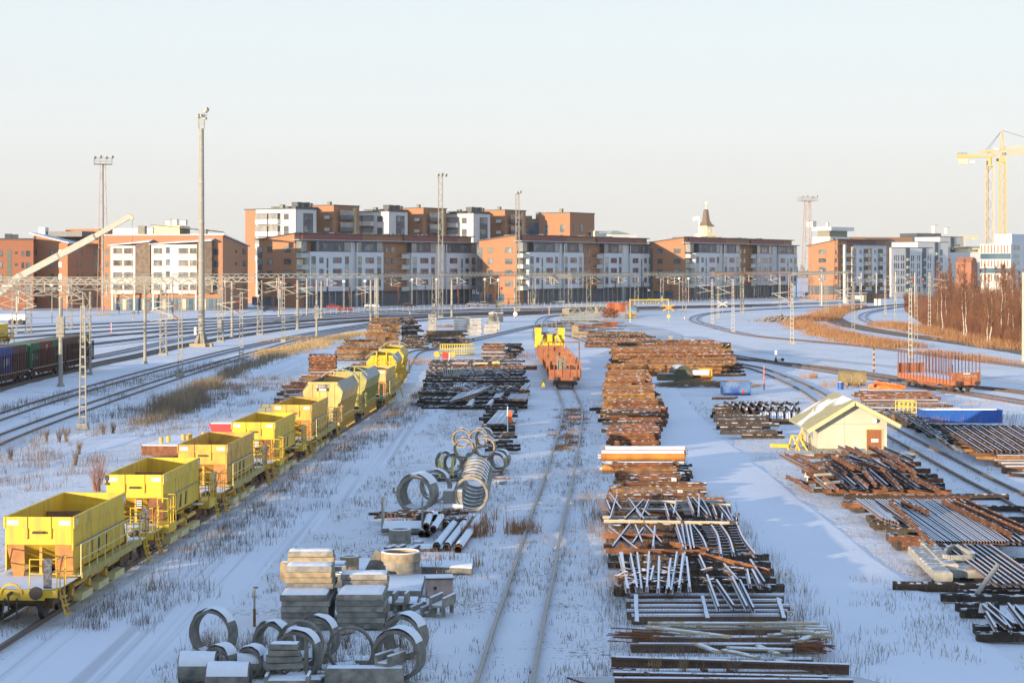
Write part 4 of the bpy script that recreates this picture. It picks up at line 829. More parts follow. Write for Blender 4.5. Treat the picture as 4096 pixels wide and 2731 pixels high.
for k in range(4): m_ = MB(); m_.box(4+k*8, 7+k*8, .9, 1, hy('R4',0,445,900), hy('R4',0,425,900)); m_.obj('window', MATS['glass'], b.t)
b = Bld('brick house with rounded roof behind the birches', 'house', 'R4', 1900, 760, 60)
m_ = MB(); zz = hy('R4',0,490,760); m_.prism([(0,0),(8,0),(8,zz-3),(6,zz-.6),(3,zz),(0,zz-2)], 0, 6); m_.obj('wall', MATS['brick_dark'], b.t); m_ = MB(); m_.box(3,5,-.1,0,6,9); m_.obj('window', MATS['glass'], b.t)
REG['K'] = (2760,800,.11475)
Yk = 1500; kx = lambda x: xy('K', x, Yk); kz = lambda y: hy('K', 0, y, Yk)
t = thing('church_tower', 'yellow church tower with brown spire and clock above the third white block', 'church tower', (kx(590), Yk, 0), R(34)); sw = (kx(590)-kx(235))/math.cos(R(34))*.98
def cube(mb, w, z0, z1): mb.box(-0, w, -0, w, z0, z1)
m_ = MB(); wL = sw
def sq(mb, o, z0, z1): mb.box(-o, wL*.62+o, -o, wL+o, z0, z1)
m_.m = 0
m_ = MB(); sq(m_, 0, 0, kz(905)); m_.obj('wall', MATS['yellow_wall'], t)
m_ = MB(); sq(m_, 2.2, kz(1250), kz(1185)); sq(m_, 1.6, 10, kz(1251)); sq(m_, 3.0, kz(1262), kz(1248)); sq(m_, 1.0, kz(930), kz(905)); m_.obj('cornice', MATS['yellow_wall'], t)
m_ = MB(); c = Vector((wL*.31, wL*.5)); prev = None
for (hw, y) in ((1.42,905),(1.16,880),(.85,820),(.70,752),(.62,748),(.36,340),(.02,305)):
 zz = kz(y); ring = [(c.x-wL*.31*hw, c.y-wL*.5*hw, zz), (c.x+wL*.31*hw, c.y-wL*.5*hw, zz), (c.x+wL*.31*hw, c.y+wL*.5*hw, zz), (c.x-wL*.31*hw, c.y+wL*.5*hw, zz)]
 if prev: m_.add(prev+ring, [(0,1,5,4),(1,2,6,5),(2,3,7,6),(3,0,4,7)])
 prev = ring
m_.obj('spire', M('spire_brown', (.19,.13,.085), (.15,.105,.075), rough=.6, scale=.4), t)
m_ = MB(); m_.tube((c.x,c.y,kz(300)), (c.x,c.y,kz(60)), .3, n=6); m_.tube((c.x,c.y,kz(245)), (c.x,c.y,kz(215)), .5, 1.0, n=10); m_.tube((c.x,c.y,kz(215)), (c.x,c.y,kz(188)), 1.0, .4, n=10); m_.bar((c.x-.9,c.y+.9,kz(92)), (c.x+.9,c.y-.9,kz(92)), .3); m_.obj('finial', M('gold', (.75,.6,.25), rough=.3, metal=.6), t)
def clock(face):
 m_ = MB(); u = wL*.5; z0 = kz(1080); r_ = 1.25
 if face == 'L': m_.tube((-.02,u,z0), (-.2,u,z0), r_, n=20); m_.m = 1; m_.tube((-.2,u,z0), (-.25,u,z0), r_*.8, n=20); m_.m = 0; m_.bar((-.27,u,z0), (-.27,u,z0+.8), .15); m_.bar((-.27,u,z0), (-.27,u-.6,z0), .15)
 else: u = wL*.31; m_.tube((u,-.02,z0), (u,-.2,z0), r_, n=20); m_.m = 1; m_.tube((u,-.2,z0), (u,-.25,z0), r_*.8, n=20); m_.m = 0; m_.bar((u,-.27,z0), (u,-.27,z0+.8), .15)
 m_.obj('clock_face', [M('clock_rim', (.5,.4,.22)), MATS['white_paint']], t)
clock('L'); clock('R')
for f_ in (.16, .78): m_ = MB(); m_.box(-.1, 0, wL*f_, wL*f_+.9, kz(1130), kz(1025)); m_.obj('louvre', M('louvre', (.5,.36,.16)), t)
t = thing('flagpole', 'white flagpole with a pale flag left of the church tower', 'flagpole', (kx(58), Yk-60, 0)); m_ = MB(); m_.tube((0,0,0), (0,0,kz(650)), .28, n=8); m_.obj('pole', MATS['white_paint'], t)
m_ = MB(); n = 6; m_.add([(-k*.9, .3*math.sin(k), kz(670)+.3*math.sin(k*.8)) for k in range(n)]+[(-k*.9, .3*math.sin(k+.5), kz(780)+.3*math.sin(k*.8)) for k in range(n)], [(k,k+1,n+k+1,n+k) for k in range(n-1)]); m_.obj('flag', MATS['white_paint'], t)
Yd = 1300; dx = lambda x: xy('R3', x, Yd); dz = lambda y: hy('R3', 0, y, Yd)
t = thing('domed_hall', 'cream hall with a green roof and balustrade between the second and third white blocks', 'hall', (dx(1140), Yd, 0), R(20)); w_ = (dx(1285)-dx(990))
m_ = MB(); m_.box(-w_*.5, w_*.5, 0, 30, 0, dz(345)); m_.m = 0; m_.box(-w_*.34, w_*.36, 3, 27, dz(345), dz(322)); m_.obj('wall', MATS['trim_white'], t)
m_ = MB(); a, e = w_*.36, dz(320); tp = dz(285); m_.add([(-a,2,e),(a,2,e),(a,28,e),(-a,28,e),(-w_*.08,12,tp),(w_*.1,12,tp),(w_*.1,18,tp),(-w_*.08,18,tp)], [(0,1,5,4),(1,2,6,5),(2,3,7,6),(3,0,4,7),(4,5,6,7)]); m_.obj('roof', MATS['copper'], t)
m_ = MB()
for k in range(28): xx = -w_*.5+k*w_/27; m_.bar((xx,0,dz(345)), (xx,0,dz(333)), .25)
m_.bar((-w_*.5,0,dz(332)), (w_*.5,0,dz(332)), .35); m_.obj('balustrade', MATS['trim_white'], t)
# ================================================================ CATENARY MASTS, PORTALS, TOWERS, CRANES, LAMPS
def base_block(t, w_=.9, h=.45): m_ = MB(); m_.prism([(-w_/2,0),(w_/2,0),(w_*.4,h),(-w_*.4,h)], -w_*.45, w_*.45); m_.obj('foundation', MATS['concrete_bare'], t)
def ladder_mast(reg, x, ybase, ytop, label, mat='mast_metal', w0=.50, w1=.26, arm=None, group='ladder type masts along the tracks', base=True):
 P = g(reg, x, ybase); H = hy(reg, 0, ytop, P.y); t = thing('catenary_mast', label, 'railway mast', P, 0, group); m_ = MB()
 for sg in (-1, 1): m_.bar((sg*w0/2,0,.2), (sg*w1/2,0,H), .09, .12, up=(0,1,0))
 n = int(H/.75)
 for k in range(1, n+1):
  f = k/n*.97+.02; ww = w0+(w1-w0)*f; m_.box(-ww/2, ww/2, -.035, .035, H*f-.07, H*f+.07)
 m_.obj('mast', MATS[mat], t)
 if base: base_block(t)
 if arm: cantilever(t, H, arm)
 return t
def cantilever(t, H, side, n=1, mat='mast_light'):
 for k in range(n):
  m_ = MB(); L_ = side*3.2; z = H-1.2
  m_.bar((0,0,z), (L_,.1,z-.35), .1); m_.bar((0,0,z-1.6), (L_*.85,.1,z-.45), .1); m_.bar((0,0,z-1.3), (L_*1.05,.1,z-1.75), .05); m_.bar((L_*.3,.1,z-1.2), (L_*.95,.1,z-2.0), .04)
  c = m_.obj('cantilever', MATS[mat], t); m_ = MB()
  m_.tube((side*.15,0,z-1.52), (side*.75,.02,z-1.2), .085, n=8); m_.tube((side*.15,0,z-.02), (side*.7,.02,z-.08), .085, n=8); m_.obj('insulator', MATS['ceramic'], c)
def pole_mast(reg, x, ybase, ytop, label, w_=.34, arm=None, cab=None, mat='mast_metal', group='solid poles along the tracks'):
 P = g(reg, x, ybase); H = hy(reg, 0, ytop, P.y); t = thing('catenary_mast', label, 'railway mast', P, 0, group); m_ = MB()
 m_.tube((0,0,.3), (0,0,H), w_/2, w_/2*.85, n=8); m_.tube((0,0,0), (0,0,.35), w_*.95, w_*.6, n=8); m_.obj('mast', MATS[mat], t)
 if cab: m_ = MB(); [m_.box(-w_*.85, w_*.85, -w_*.7, w_*.7, cab[0]+k*.16, cab[0]+k*.16+.13) for k in range(int((cab[1]-cab[0])/.16))]; m_.obj('weight_stack', MATS['wood_pale'] if False else MATS['concrete_bare'], t)
 if arm: cantilever(t, H, arm)
 return t
def lattice_col(mb, H, w0, w1, d=.5, n=None, r=.05, x=0, y=0):
 n = n or max(4, int(H/((w0+w1)/2*1.35)))
 def W(f): return w0+(w1-w0)*f
 for sx in (-1, 1):
  for sy in (-1, 1): mb.bar((x+sx*w0/2, y+sy*w0/2*d/.5*.5, 0), (x+sx*w1/2, y+sy*w1/2*d/.5*.5, H), r*1.7)
 for k in range(n):
  a, b = k/n, (k+1)/n; sg = 1 if k % 2 else -1
  for sy in (-1, 1): mb.bar((x+sg*W(a)/2, y+sy*W(a)*d*.5, H*a), (x-sg*W(b)/2, y+sy*W(b)*d*.5, H*b), r)
  for sx in (-1, 1): mb.bar((x+sx*W(a)/2, y+sg*W(a)*d*.5, H*a), (x+sx*W(b)/2, y-sg*W(b)*d*.5, H*b), r)
def truss(mb, p, q, h=.75, r=.06, n=None):
 p = Vector(p); q = Vector(q); L_ = (q-p).length; n = n or int(L_/1.1); d = (q-p).normalized(); sd = Vector((-d.y, d.x, 0))*.28
 for e in (-sd, sd):
  for zz in (0, h): mb.bar(p+e+Vector((0,0,zz)), q+e+Vector((0,0,zz)), r*1.5)
  for k in range(n):
   a = p+(q-p)*k/n; b = p+(q-p)*(k+1)/n; mb.bar(a+e+Vector((0,0,0 if k % 2 else h)), b+e+Vector((0,0,h if k % 2 else 0)), r)
 for k in range(0, n+1, 2): a = p+(q-p)*k/n; mb.bar(a-sd, a+sd, r); mb.bar(a-sd+Vector((0,0,h)), a+sd+Vector((0,0,h)), r)
def lattice_mast(reg, x, ybase, ytop, label, w0=.75, w1=.6, beam=None, mat='mast_metal', hang=(), cab=False, bh=.8, group='lattice portals over the main tracks', knee=1):
 P = g(reg, x, ybase); H = hy(reg, 0, ytop, P.y); t = thing('catenary_portal' if beam else 'catenary_mast', label, 'track portal' if beam else 'railway mast', P, 0, group)
 m_ = MB(); lattice_col(m_, H-(bh*.6 if beam else 0), w0, w1, .9, r=.055); m_.box(-w0*.7, w0*.7, -w0*.6, w0*.6, 0, .25); m_.obj('column', MATS[mat], t)
 if beam:
  q = Vector(beam)-Vector((P.x, P.y, 0)); q.z = H-bh; p = Vector((0,0,H-bh)); dd = Vector((q.x, q.y, 0)).normalized()
  m_ = MB(); truss(m_, p+dd*.9, q, bh, .075); m_.bar((0,0,H-bh*1.6), p+dd*.9+Vector((0,0,bh)), .08); m_.bar((0,0,H-bh*1.6), p+dd*.9, .08); m_.obj('beam', MATS[mat], t)
  L_ = (q-p).length
  for f in hang:
   a = p+(q-p)*f; m_ = MB(); m_.bar(a, a-Vector((0,0,1.9)), .17); m_.bar(a-Vector((0,0,.1)), a+Vector((1.9,.2,-1.3)), .1); m_.bar(a-Vector((0,0,1.7)), a+Vector((2.1,.2,-1.2)), .1); m_.bar(a-Vector((0,0,1.85)), a+Vector((2.2,.2,-1.95)), .05)
   m_.bar(a-Vector((0,0,.3)), a+Vector((-1.9,-.2,-1.0)), .05); m_.bar(a-Vector((0,0,1.5)), a+Vector((-1.8,-.2,-.95)), .05)
   hg = m_.obj('drop_bracket', MATS['mast_light'], t); m_ = MB(); m_.tube(a+Vector((.1,0,-1.65)), a+Vector((.6,.05,-1.53)), .08, n=6); m_.obj('insulator', MATS['ceramic'], hg)
 if cab: m_ = MB(); [m_.box(-.28, .28, -.75, -.45, 1.6+k*.16, 1.73+k*.16) for k in range(12)]; m_.obj('weight_stack', MATS['concrete_bare'], t)
 return t
ladder_mast('S', 331, 1716, 1222, 'ladder mast on a concrete block nearest the viewer on the left embankment', arm=None)
ladder_mast('R1', 1688, 1660, 880, 'ladder mast with a brown weight stack beside the long dry reeds', 'mast_metal', arm=-1)
ladder_mast('R1', 2258, 1500, 860, 'ladder mast at the end of the dark reeds right of the tall pole', 'mast_metal', arm=-1)
ladder_mast('R2', 313, 1330, 690, 'ladder mast standing in the orange grass left of the timber stacks', 'mast_metal', arm=-1)
pole_mast('R1', 568, 1745, 910, 'square pole with a large ribbed weight stack by the container train', .46, None, (5.0,7.2))
pole_mast('R1', 1357, 1530, 850, 'slender pole with a blue shaded foot left of the tall floodlight mast', .42, 1)
pole_mast('R2', 445, 1210, 750, 'pole with drooping brackets first right of the leftmost gable', .5, -1); pole_mast('R2', 533, 1085, 735, 'pole standing before the corner balconies of the first white block', .5, -1)
pole_mast('R2', 624, 1280, 745, 'pole carrying a brown weight stack above the orange grass', .42, -1, (3.2,5.6)); pole_mast('R2', 668, 1105, 740, 'pole with small yellow plate behind the weight stack pole', .48)
pole_mast('R2', 1130, 1170, 750, 'pole with a grey cabinet left of the dark timber stack', .46, -1); pole_mast('R2', 1185, 1155, 715, 'tall pole just behind the dark timber stack', .5)
pole_mast('R2', 272, 1090, 715, 'pole before the brick gable with a hanging weight', .45, -1, (4.5,6.6)); pole_mast('R1', 2172, 1290, 760, 'pole between the tall floodlight mast and the brick gable', .5, 1); pole_mast('R1', 1615, 1125, 740, 'pole before the white balcony bays', .45)
pole_mast('R2', 1888, 1105, 715, 'pole right of the twin lattice floodlight mast', .55)
pole_mast('R3', 140, 1100, 735, 'pole with a round white sign on the siding left of the small huts', .5)
def bm(reg, x, y, Z): X, Y_ = s(reg, x, y); return (( X-CX)*Z/FS, Z, 0)
lattice_mast('S', 347, 1499, 1150, 'near lattice portal whose beam runs out of the left edge', .85, .75, (-95, 205, 0), hang=(.15,.3,.45,.6,.8))
lattice_mast('R1', 1528, 1450, 780, 'lattice portal left of the tall floodlight mast over the container tracks', .85, .7, (-100, 262, 0), hang=(.12,.24,.36,.48,.6,.72,.84))
lattice_mast('R1', 2063, 1325, 745, 'lattice portal right of the tall floodlight mast', .85, .7, (-110, 330, 0), hang=(.1,.2,.3,.4,.5,.6,.7,.85), cab=True)
lattice_mast('R2', 92, 1260, 725, 'lattice portal in front of the leftmost brick gable', .9, .7, (-118, 370, 0), hang=(.12,.25,.4,.55,.7,.85))
lattice_mast('R1', 268, 1245, 740, 'lattice column with four legs behind the container train', 1.0, .8, (-122, 345, 0), hang=(.4,))
lattice_mast('R1', 135, 1250, 750, 'thin lattice column left of the four legged one', .8, .7, None)
lattice_mast('R1', 650, 1210, 730, 'lattice column before the sloping roof brick house', .95, .75, None)
lattice_mast('R2', 1182, 1150, 690, 'wide portal whose beam crosses the first white block', .8, .7, (-80, 405, 0), hang=(.2,.4,.6,.8), mat='mast_light')
lattice_mast('R2', 1722, 1105, 685, 'lattice portal left of the twin lattice mast with a hanging cabinet', 1.0, .8, (-30, 425, 0), hang=(.3,.7), cab=True)
lattice_mast('R3', 830, 1050, 670, 'double legged lattice portal whose long beam crosses above the small huts', 1.2, 1.0, (-16, 440, 0), hang=(.1,.3,.5,.7,.9), bh=.9)
lattice_mast('R3', 320, 1030, 690, 'lattice portal column with a grey cabinet before the second white block', 1.0, .8, (14, 468, 0), hang=(.5,), cab=True)
lattice_mast('R3', 655, 1020, 700, 'lattice column by the silver car in front of the second white block', 1.0, .8, None)
lattice_mast('R3', 1278, 1045, 680, 'lattice portal right of the orange and blue containers', 1.0, .8, (13.5, 466, 0), hang=(.3,.7))
lattice_mast('R3', 1725, 1050, 685, 'lattice portal at the yellow height gauge beside the second gable', 1.0, .85, (33, 455, 0), hang=(.4,), mat='mast_metal')
lattice_mast('R3', 2265, 1055, 670, 'lattice portal before the third white block', .9, .8, (30, 448, 0), hang=(.2,.5,.8))
lattice_mast('R3', 1515, 1000, 680, 'lattice column with a weight cabinet behind the yellow height gauge', .95, .8, None, cab=True)
lattice_mast('R4', 828, 890, 610, 'lattice portal bending over the tracks left of the timber clad hut', .9, .8, (71, 505, 0), hang=(.5,), mat='mast_light')
lattice_mast('R4', 340, 905, 610, 'dark lattice column beside the third white block', .8, .7, (48, 478, 0), hang=(.3,.6), mat='mast_rust')
for (rg, x, yb, yt, lb, arm) in (('R3',1985,1155,740,'white ladder mast nearest the curved siding',-1),('R3',2040,1100,700,'white ladder mast just behind the one by the curved siding',None),('R3',2180,1235,740,'white ladder mast on the open snow left of the long road',-1),
 ('R3',2268,1055,690,'white ladder mast before the right end of the third white block',None),('R4',255,935,640,'white ladder mast near the lattice portal of the third block',-1),('R4',360,1235,720,'white ladder mast alone on the snow beside the dirt heap',-1),
 ('R4',645,1025,700,'left one of a close pair of ladder masts by the red bushes',None),('R4',664,1025,700,'right one of a close pair of ladder masts by the red bushes',None),('R4',885,1150,705,'ladder mast at the bend of the dark ballast track',-1),
 ('R4',1160,1000,680,'ladder mast just left of the brown thicket beyond the curve',1),('R4',1248,1070,760,'short ladder mast at the edge of the brown thicket',None),('R4',1376,1355,755,'large white ladder mast right behind the stake wagon',None),
 ('R4',1425,1250,735,'rusty ladder mast on the embankment beside the large white one',None),('R4',1540,1115,620,'ladder mast with a long weight box in the thicket',1),('R4',770,940,640,'thin ladder mast left of the timber clad hut',None)):
 ladder_mast(rg, x, yb, yt, lb, 'mast_metal' if 'rusty' in lb or 'pair' in lb or 'bend' in lb else 'mast_light', arm=arm)
for (rg, x, yb, yt, lb) in (('R4',617,908,600,'thick white pole with a lamp box left of the timber clad hut'),('R4',955,930,625,'pole just behind the timber clad hut'),('R4',1085,880,625,'pole rising over the roof of the timber clad hut'),('R4',1250,900,615,'pole with an orange box at the start of the thicket'),
 ('R4',2347,1400,620,'pole at the very right edge on the embankment'),('R4',1415,960,625,'pole beside the left red signal'),('R4',905,830,625,'thin pole before the stacked balconies')):
 pole_mast(rg, x, yb, yt, lb, .62 if 'thick' in lb else .42, None if 'very right' in lb else -1, mat='mast_light')
m_ = MB()
def wire(a, b, sag=.0, n=6, r=.018, T=None):
 a = Vector(a); b = Vector(b)
 for k in range(n):
  p = a+(b-a)*k/n; q = a+(b-a)*(k+1)/n; f = lambda t: 4*sag*t*(1-t)
  m_.bar(p-Vector((0,0,f(k/n))), q-Vector((0,0,f((k+1)/n))), r*2)
for a, b in (((-40,150,5.8),(-30,240,5.8)),((-30,240,5.8),(-8,330,5.8)),((-33,150,5.8),(-22,240,5.8)),((-22,240,5.8),(2,330,5.8)),((-8,330,5.8),(40,450,5.8)),((2,330,5.8),(50,450,5.8)),((-60,240,5.8),(-34,330,5.8)),((-34,330,5.8),(10,430,5.8)),((10,430,5.8),(60,480,5.8))):
 wire(a, b); wire((a[0],a[1],7.0), (b[0],b[1],7.0), .9)
for a, b in ((g('S',3305,1275)+Vector((0,0,9)), g('S',4093,1452)+Vector((0,0,9.2))), (g('S',3305,1275)+Vector((0,0,7.5)), g('S',4093,1452)+Vector((0,0,7.8)))): wire(a, b, .5)
tag(m_.obj('contact_wire', MATS['dark_metal']), 'thin dark contact wires strung between the masts over the tracks', 'wires')
P = g('S', 806, 1386); H = hy('S', 0, 515, P.y)
t = thing('floodlight_mast', 'very tall round concrete coloured mast with lamps on top left of centre', 'light mast', P)
m_ = MB(); m_.tube((0,0,.4), (0,0,H), .52, .36, n=20)
m_.obj('tube', MATS['mast_metal'], t, smooth=False)
for zz in (7,13,19,25): m_ = MB(); m_.tube((0,0,zz), (0,0,zz+.12), .54-.0048*zz, n=20); m_.obj('collar', MATS['mast_light'], t)
for k in range(6):
 a = k*math.pi/3; m_ = MB(); c_, s_ = math.cos(a), math.sin(a); m_.add([(c_*.5,s_*.5,.5),(c_*1.15,s_*1.15,.5),(c_*.5,s_*.5,2.2),(c_*.5-s_*.08,s_*.5+c_*.08,.5),(c_*1.15-s_*.08,s_*1.15+c_*.08,.5),(c_*.5-s_*.08,s_*.5+c_*.08,2.2)], [(0,1,2),(5,4,3),(0,3,4,1),(1,4,5,2),(2,5,3,0)]); m_.obj('stiffener', MATS['mast_metal'], t)
m_ = MB(); m_.box(-1.7, 1.7, -.9, .9, 0, .5); m_.box(-.8, .8, -1.6, 1.6, 0, .48); m_.obj('foundation', M('conc_warm', (.42,.33,.2), (.36,.29,.19)), t)
m_ = MB(); m_.box(-1.05, -.72, -.5, -.1, 1.8, 3.0); m_.obj('switch_box', MATS['white_paint'], t)
m_ = MB(); zb = H; zt = hy('S', 0, 462, P.y)
for sx in (-.42, .42):
 for sy in (-.3, .3): m_.bar((sx,sy,zb), (sx,sy,zt), .08)
for k in range(3):
 z0 = zb+(zt-zb)*k/3; z1 = zb+(zt-zb)*(k+1)/3; m_.bar((-.42,-.3,z0), (.42,-.3,z1), .04); m_.bar((.42,-.3,z0), (-.42,-.3,z1), .04); m_.bar((-.42,-.3,z1), (.42,-.3,z1), .07)
m_.obj('lamp_frame', MATS['mast_metal'], t)
for (x, z, sz) in ((-.55,-.25,.36),(-.1,-.2,.3),(.75,.75,.36),(.55,.45,.28),(.5,-.6,.25)): m_ = MB(); m_.tube((x-.3,-.2,zt+z), (x+.3,-.5,zt+z+.12), sz*.5, sz, n=10); m_.obj('floodlight', MATS['mast_light'], t)
m_ = MB(); m_.bar((.45,0,zt), (.6,0,zt+.9), .06); m_.bar((-.9,0,zt), (.9,0,zt), .08); m_.obj('lamp_arm', MATS['dark_metal'], t)
def tower(reg, x, yb, yt, label, w0, w1, mat='mast_rust', plat=True, lamps=4, inner=False, r=.07, orange=0):
 P = g(reg, x, yb); H = hy(reg, 0, yt, P.y); t = thing('lattice_tower', label, 'floodlight tower', P, R(12), 'lattice floodlight towers'); m_ = MB(); lattice_col(m_, H, w0, w1, 1.0, r=r); m_.obj('lattice', MATS[mat], t)
 if inner: m_ = MB(); m_.bar((0,0,0), (0,0,H), .42, .3); m_.obj('ladder_duct', MATS['mast_light'], t)
 m_ = MB(); m_.box(-w0*.6, w0*.6, -w0*.6, w0*.6, 0, .5); m_.obj('foundation', MATS['concrete_bare'], t)
 if plat:
  m_ = MB(); w_ = w1*1.7; m_.box(-w_, w_, -w_, w_, H, H+.12); railing(m_, [(-w_,-w_,H),(w_,-w_,H),(w_,w_,H),(-w_,w_,H),(-w_,-w_,H)], 1.5, 1.4, .05); m_.obj('platform', MATS['mast_metal'], t)
 for k in range(lamps):
  xx = (k-(lamps-1)/2)*w1*(1.1 if plat else 1.0); m_ = MB(); zz = H+(1.7 if plat else .0)+(.2*(k % 2)); m_.tube((xx-.2,-w1,zz), (xx+.25,-w1-.5,zz-.15), .22, .42, n=10); m_.bar((xx,-w1,zz), (xx,0,H), .06); m_.obj('floodlight', MATS['mast_light'], t)
 return t
tower('S', 412, 1262, 658, 'tapering lattice floodlight tower with railed platform behind the raised crane boom', 3.0, 1.3, 'mast_rust', True, 4, True, .075)
tower('S', 3230, 1202, 805, 'rusty tapering lattice tower with railed platform right of the third white block', 3.9, 1.7, 'mast_rust', True, 4, False, .09)
tower('S', 1762, 1270, 700, 'slim parallel lattice floodlight mast left of centre in front of the first white block', 1.0, .95, 'mast_metal', False, 3, False, .06)
tower('S', 2070, 1245, 770, 'slim parallel lattice floodlight mast beside the second gable', .95, .85, 'mast_metal', False, 2, False, .055)
REG['Q'] = (3820,500,.306); Yq = 1050
M('crane_yellow', (.66,.42,.12), (.62,.40,.12), rough=.5, scale=.1); M('crane_pale', (.60,.48,.30), rough=.6); M('sign_blue', (.05,.08,.25), rough=.5)
def qx(x, Y=Yq): return xy('Q', x, Y)
def qz(y, Y=Yq): return hy('Q', 0, y, Y)
t = thing('tower_crane', 'yellow tower crane with a counterweight and a blue white sign, left of two', 'tower crane', (qx(455), Yq, 0)); o = qx(455)
m_ = MB(); lattice_col(m_, qz(540), 5.4*.5*1.35, 3.0*1.2, 1.0, r=.2); m_.obj('mast', MATS['crane_pale'], t)
m_ = MB(); m_.bar((qx(418)-o,0,0), (qx(424)-o,0,qz(470)), .9); m_.obj('lift_duct', M('duct_brown', (.16,.12,.09)), t)
m_ = MB(); m_.tube((0,0,qz(545)), (0,0,qz(425)), 1.0, n=12); m_.box(-1.7,1.7,-1.6,1.6,qz(545),qz(525)); m_.obj('slewing_column', MATS['crane_yellow'], t)
m_ = MB(); a, b_ = Vector((qx(25)-o,0,qz(410))), Vector((qx(902)-o,0,qz(385)))
for yy in (-.9,.9): m_.bar(a+Vector((0,yy,0)), Vector((qx(480)-o,yy,qz(415))), .75, .9); m_.bar(Vector((qx(240)-o,yy,qz(400))), Vector((0,yy,qz(350))), .5)
m_.bar(Vector((qx(25)-o,0,qz(410))), Vector((qx(240)-o,0,qz(410))), 1.9, 1.8); m_.bar((qx(430)-o,0,qz(420)), (qx(435)-o,0,qz(345)), .7); m_.bar((qx(540)-o,0,qz(415)), (qx(435)-o,0,qz(345)), .5)
m_.obj('counter_jib', MATS['crane_yellow'], t)
m_ = MB(); p = Vector((qx(435)-o,0,qz(420))); q = Vector((qx(1300)-o,0,qz(385)))
m_.bar((qx(480)-o,-.7,qz(418)), (qx(1300)-o,-.7,qz(365)), .35); m_.bar((qx(430)-o,0,qz(352)), (qx(1300)-o,0,qz(290)), .42)
for k in range(22):
 f = k/22; f2 = (k+1)/22; m_.bar((qx(480+820*f)-o,-.7,qz(418-53*f)), (qx(480+820*(f+f2)/2)-o,0,qz(350-60*(f+f2)/2)), .16); m_.bar((qx(480+820*f2)-o,-.7,qz(418-53*f2)), (qx(480+820*(f+f2)/2)-o,0,qz(350-60*(f+f2)/2)), .16)
m_.obj('jib', MATS['crane_yellow'], t)
for k in range(4): m_ = MB(); x_ = qx(48+k*27)-o; m_.box(x_, x_+.95, -.9, .9, qz(510+k*3), qz(442)); m_.obj('counterweight', M('cweight', (.62,.52,.40)), t)
m_ = MB(); m_.box(qx(525)-o, qx(560)-o, -1, 1, qz(495), qz(430)); m_.m = 1; m_.box(qx(530)-o, qx(567)-o, -1.1, .8, qz(480), qz(440)); m_.obj('cab', [MATS['crane_pale'], MATS['glass']], t)
m_ = MB(); railing(m_, [(qx(30)-o,-1.1,qz(395)), (qx(150)-o,-1.1,qz(395))], 1.1, 2, .07); m_.obj('railing', MATS['dark_metal'], t)
m_ = MB(); m_.box(qx(182)-o, qx(256)-o, -.3, -.1, qz(503), qz(468)); sg_ = m_.obj('sign', MATS['white_paint'], t); m_ = MB(); m_.box(qx(182)-o, qx(256)-o, -.31, -.3, qz(503), qz(500)); m_.box(qx(182)-o, qx(188)-o, -.31, -.3, qz(499), qz(468)); m_.obj('border', MATS['sign_blue'], sg_)
text_mb('YIT', 1.6, 'lettering', MATS['sign_blue'], sg_, ((qx(182)+qx(256))/2-o, -.34, qz(485)), (R(90),0,0), .02)
t = thing('tower_crane', 'yellow hammerhead tower crane with pointed top and tie ropes, right of two', 'tower crane', (qx(622,Yq-40), Yq-40, 0)); Y2 = Yq-40; o = qx(622,Y2)
m_ = MB(); lattice_col(m_, qz(475,Y2), 2.9, 2.8, 1.0, r=.2); m_.obj('mast', MATS['crane_yellow'], t)
m_ = MB()
for sx in (-.9,.9):
 for sy in (-.8,.8): m_.bar((qx(618,Y2)-o+sx,sy,qz(330,Y2)), (qx(615,Y2)-o+sx*.2,sy*.3,qz(80,Y2)), .2)
for k in range(8): z0 = qz(330-k*31,Y2); z1 = qz(299-k*31,Y2); w_ = .9-.08*k; m_.bar((-w_,-.8,z0), (w_*.9,-.7,z1), .12)
m_.obj('top_mast', MATS['crane_yellow'], t)
m_ = MB(); m_.box(-1.6,1.6,-1.5,1.5,qz(490,Y2),qz(465,Y2)); m_.prism([(-1.4,qz(465,Y2)),(1.4,qz(465,Y2)),(.8,qz(420,Y2)),(-.8,qz(420,Y2))], -.9, .9); m_.obj('slewing_ring', MATS['crane_yellow'], t)
m_ = MB(); truss(m_, (qx(640,Y2)-o,0,qz(320,Y2)), (qx(1250,Y2)-o,0,qz(285,Y2)), 1.3, .14, 30); m_.obj('jib', MATS['crane_pale'], t)
m_ = MB(); truss(m_, (qx(318,Y2)-o,0,qz(362,Y2)), (qx(620,Y2)-o,0,qz(335,Y2)), .9, .13, 12); m_.obj('counter_jib', MATS['crane_yellow'], t)
m_ = MB(); m_.box(qx(590,Y2)-o, qx(660,Y2)-o, -1.4, .5, qz(405,Y2), qz(352,Y2)); m_.m = 1; m_.box(qx(600,Y2)-o, qx(662,Y2)-o, -1.5, .3, qz(398,Y2), qz(362,Y2)); m_.obj('cab', [MATS['crane_pale'], MATS['glass']], t)
m_ = MB(); m_.tube((qx(622,Y2)-o,0,qz(75,Y2)), (qx(1000,Y2)-o,0,qz(190,Y2)), .09, n=5); m_.tube((qx(600,Y2)-o,0,qz(90,Y2)), (qx(400,Y2)-o,0,qz(330,Y2)), .09, n=5); m_.tube((qx(600,Y2)-o,.5,qz(95,Y2)), (qx(440,Y2)-o,.5,qz(330,Y2)), .09, n=5); m_.obj('tie_rope', MATS['dark_metal'], t)
m_ = MB(); m_.box(qx(515,Y2)-o, qx(570,Y2)-o, -.4, -.2, qz(328,Y2), qz(300,Y2)); sg_ = m_.obj('sign', MATS['white_paint'], t); text_mb('YIT', 1.4, 'lettering', MATS['sign_blue'], sg_, ((qx(515,Y2)+qx(570,Y2))/2-o, -.44, qz(314,Y2)), (R(90),0,0), .02)
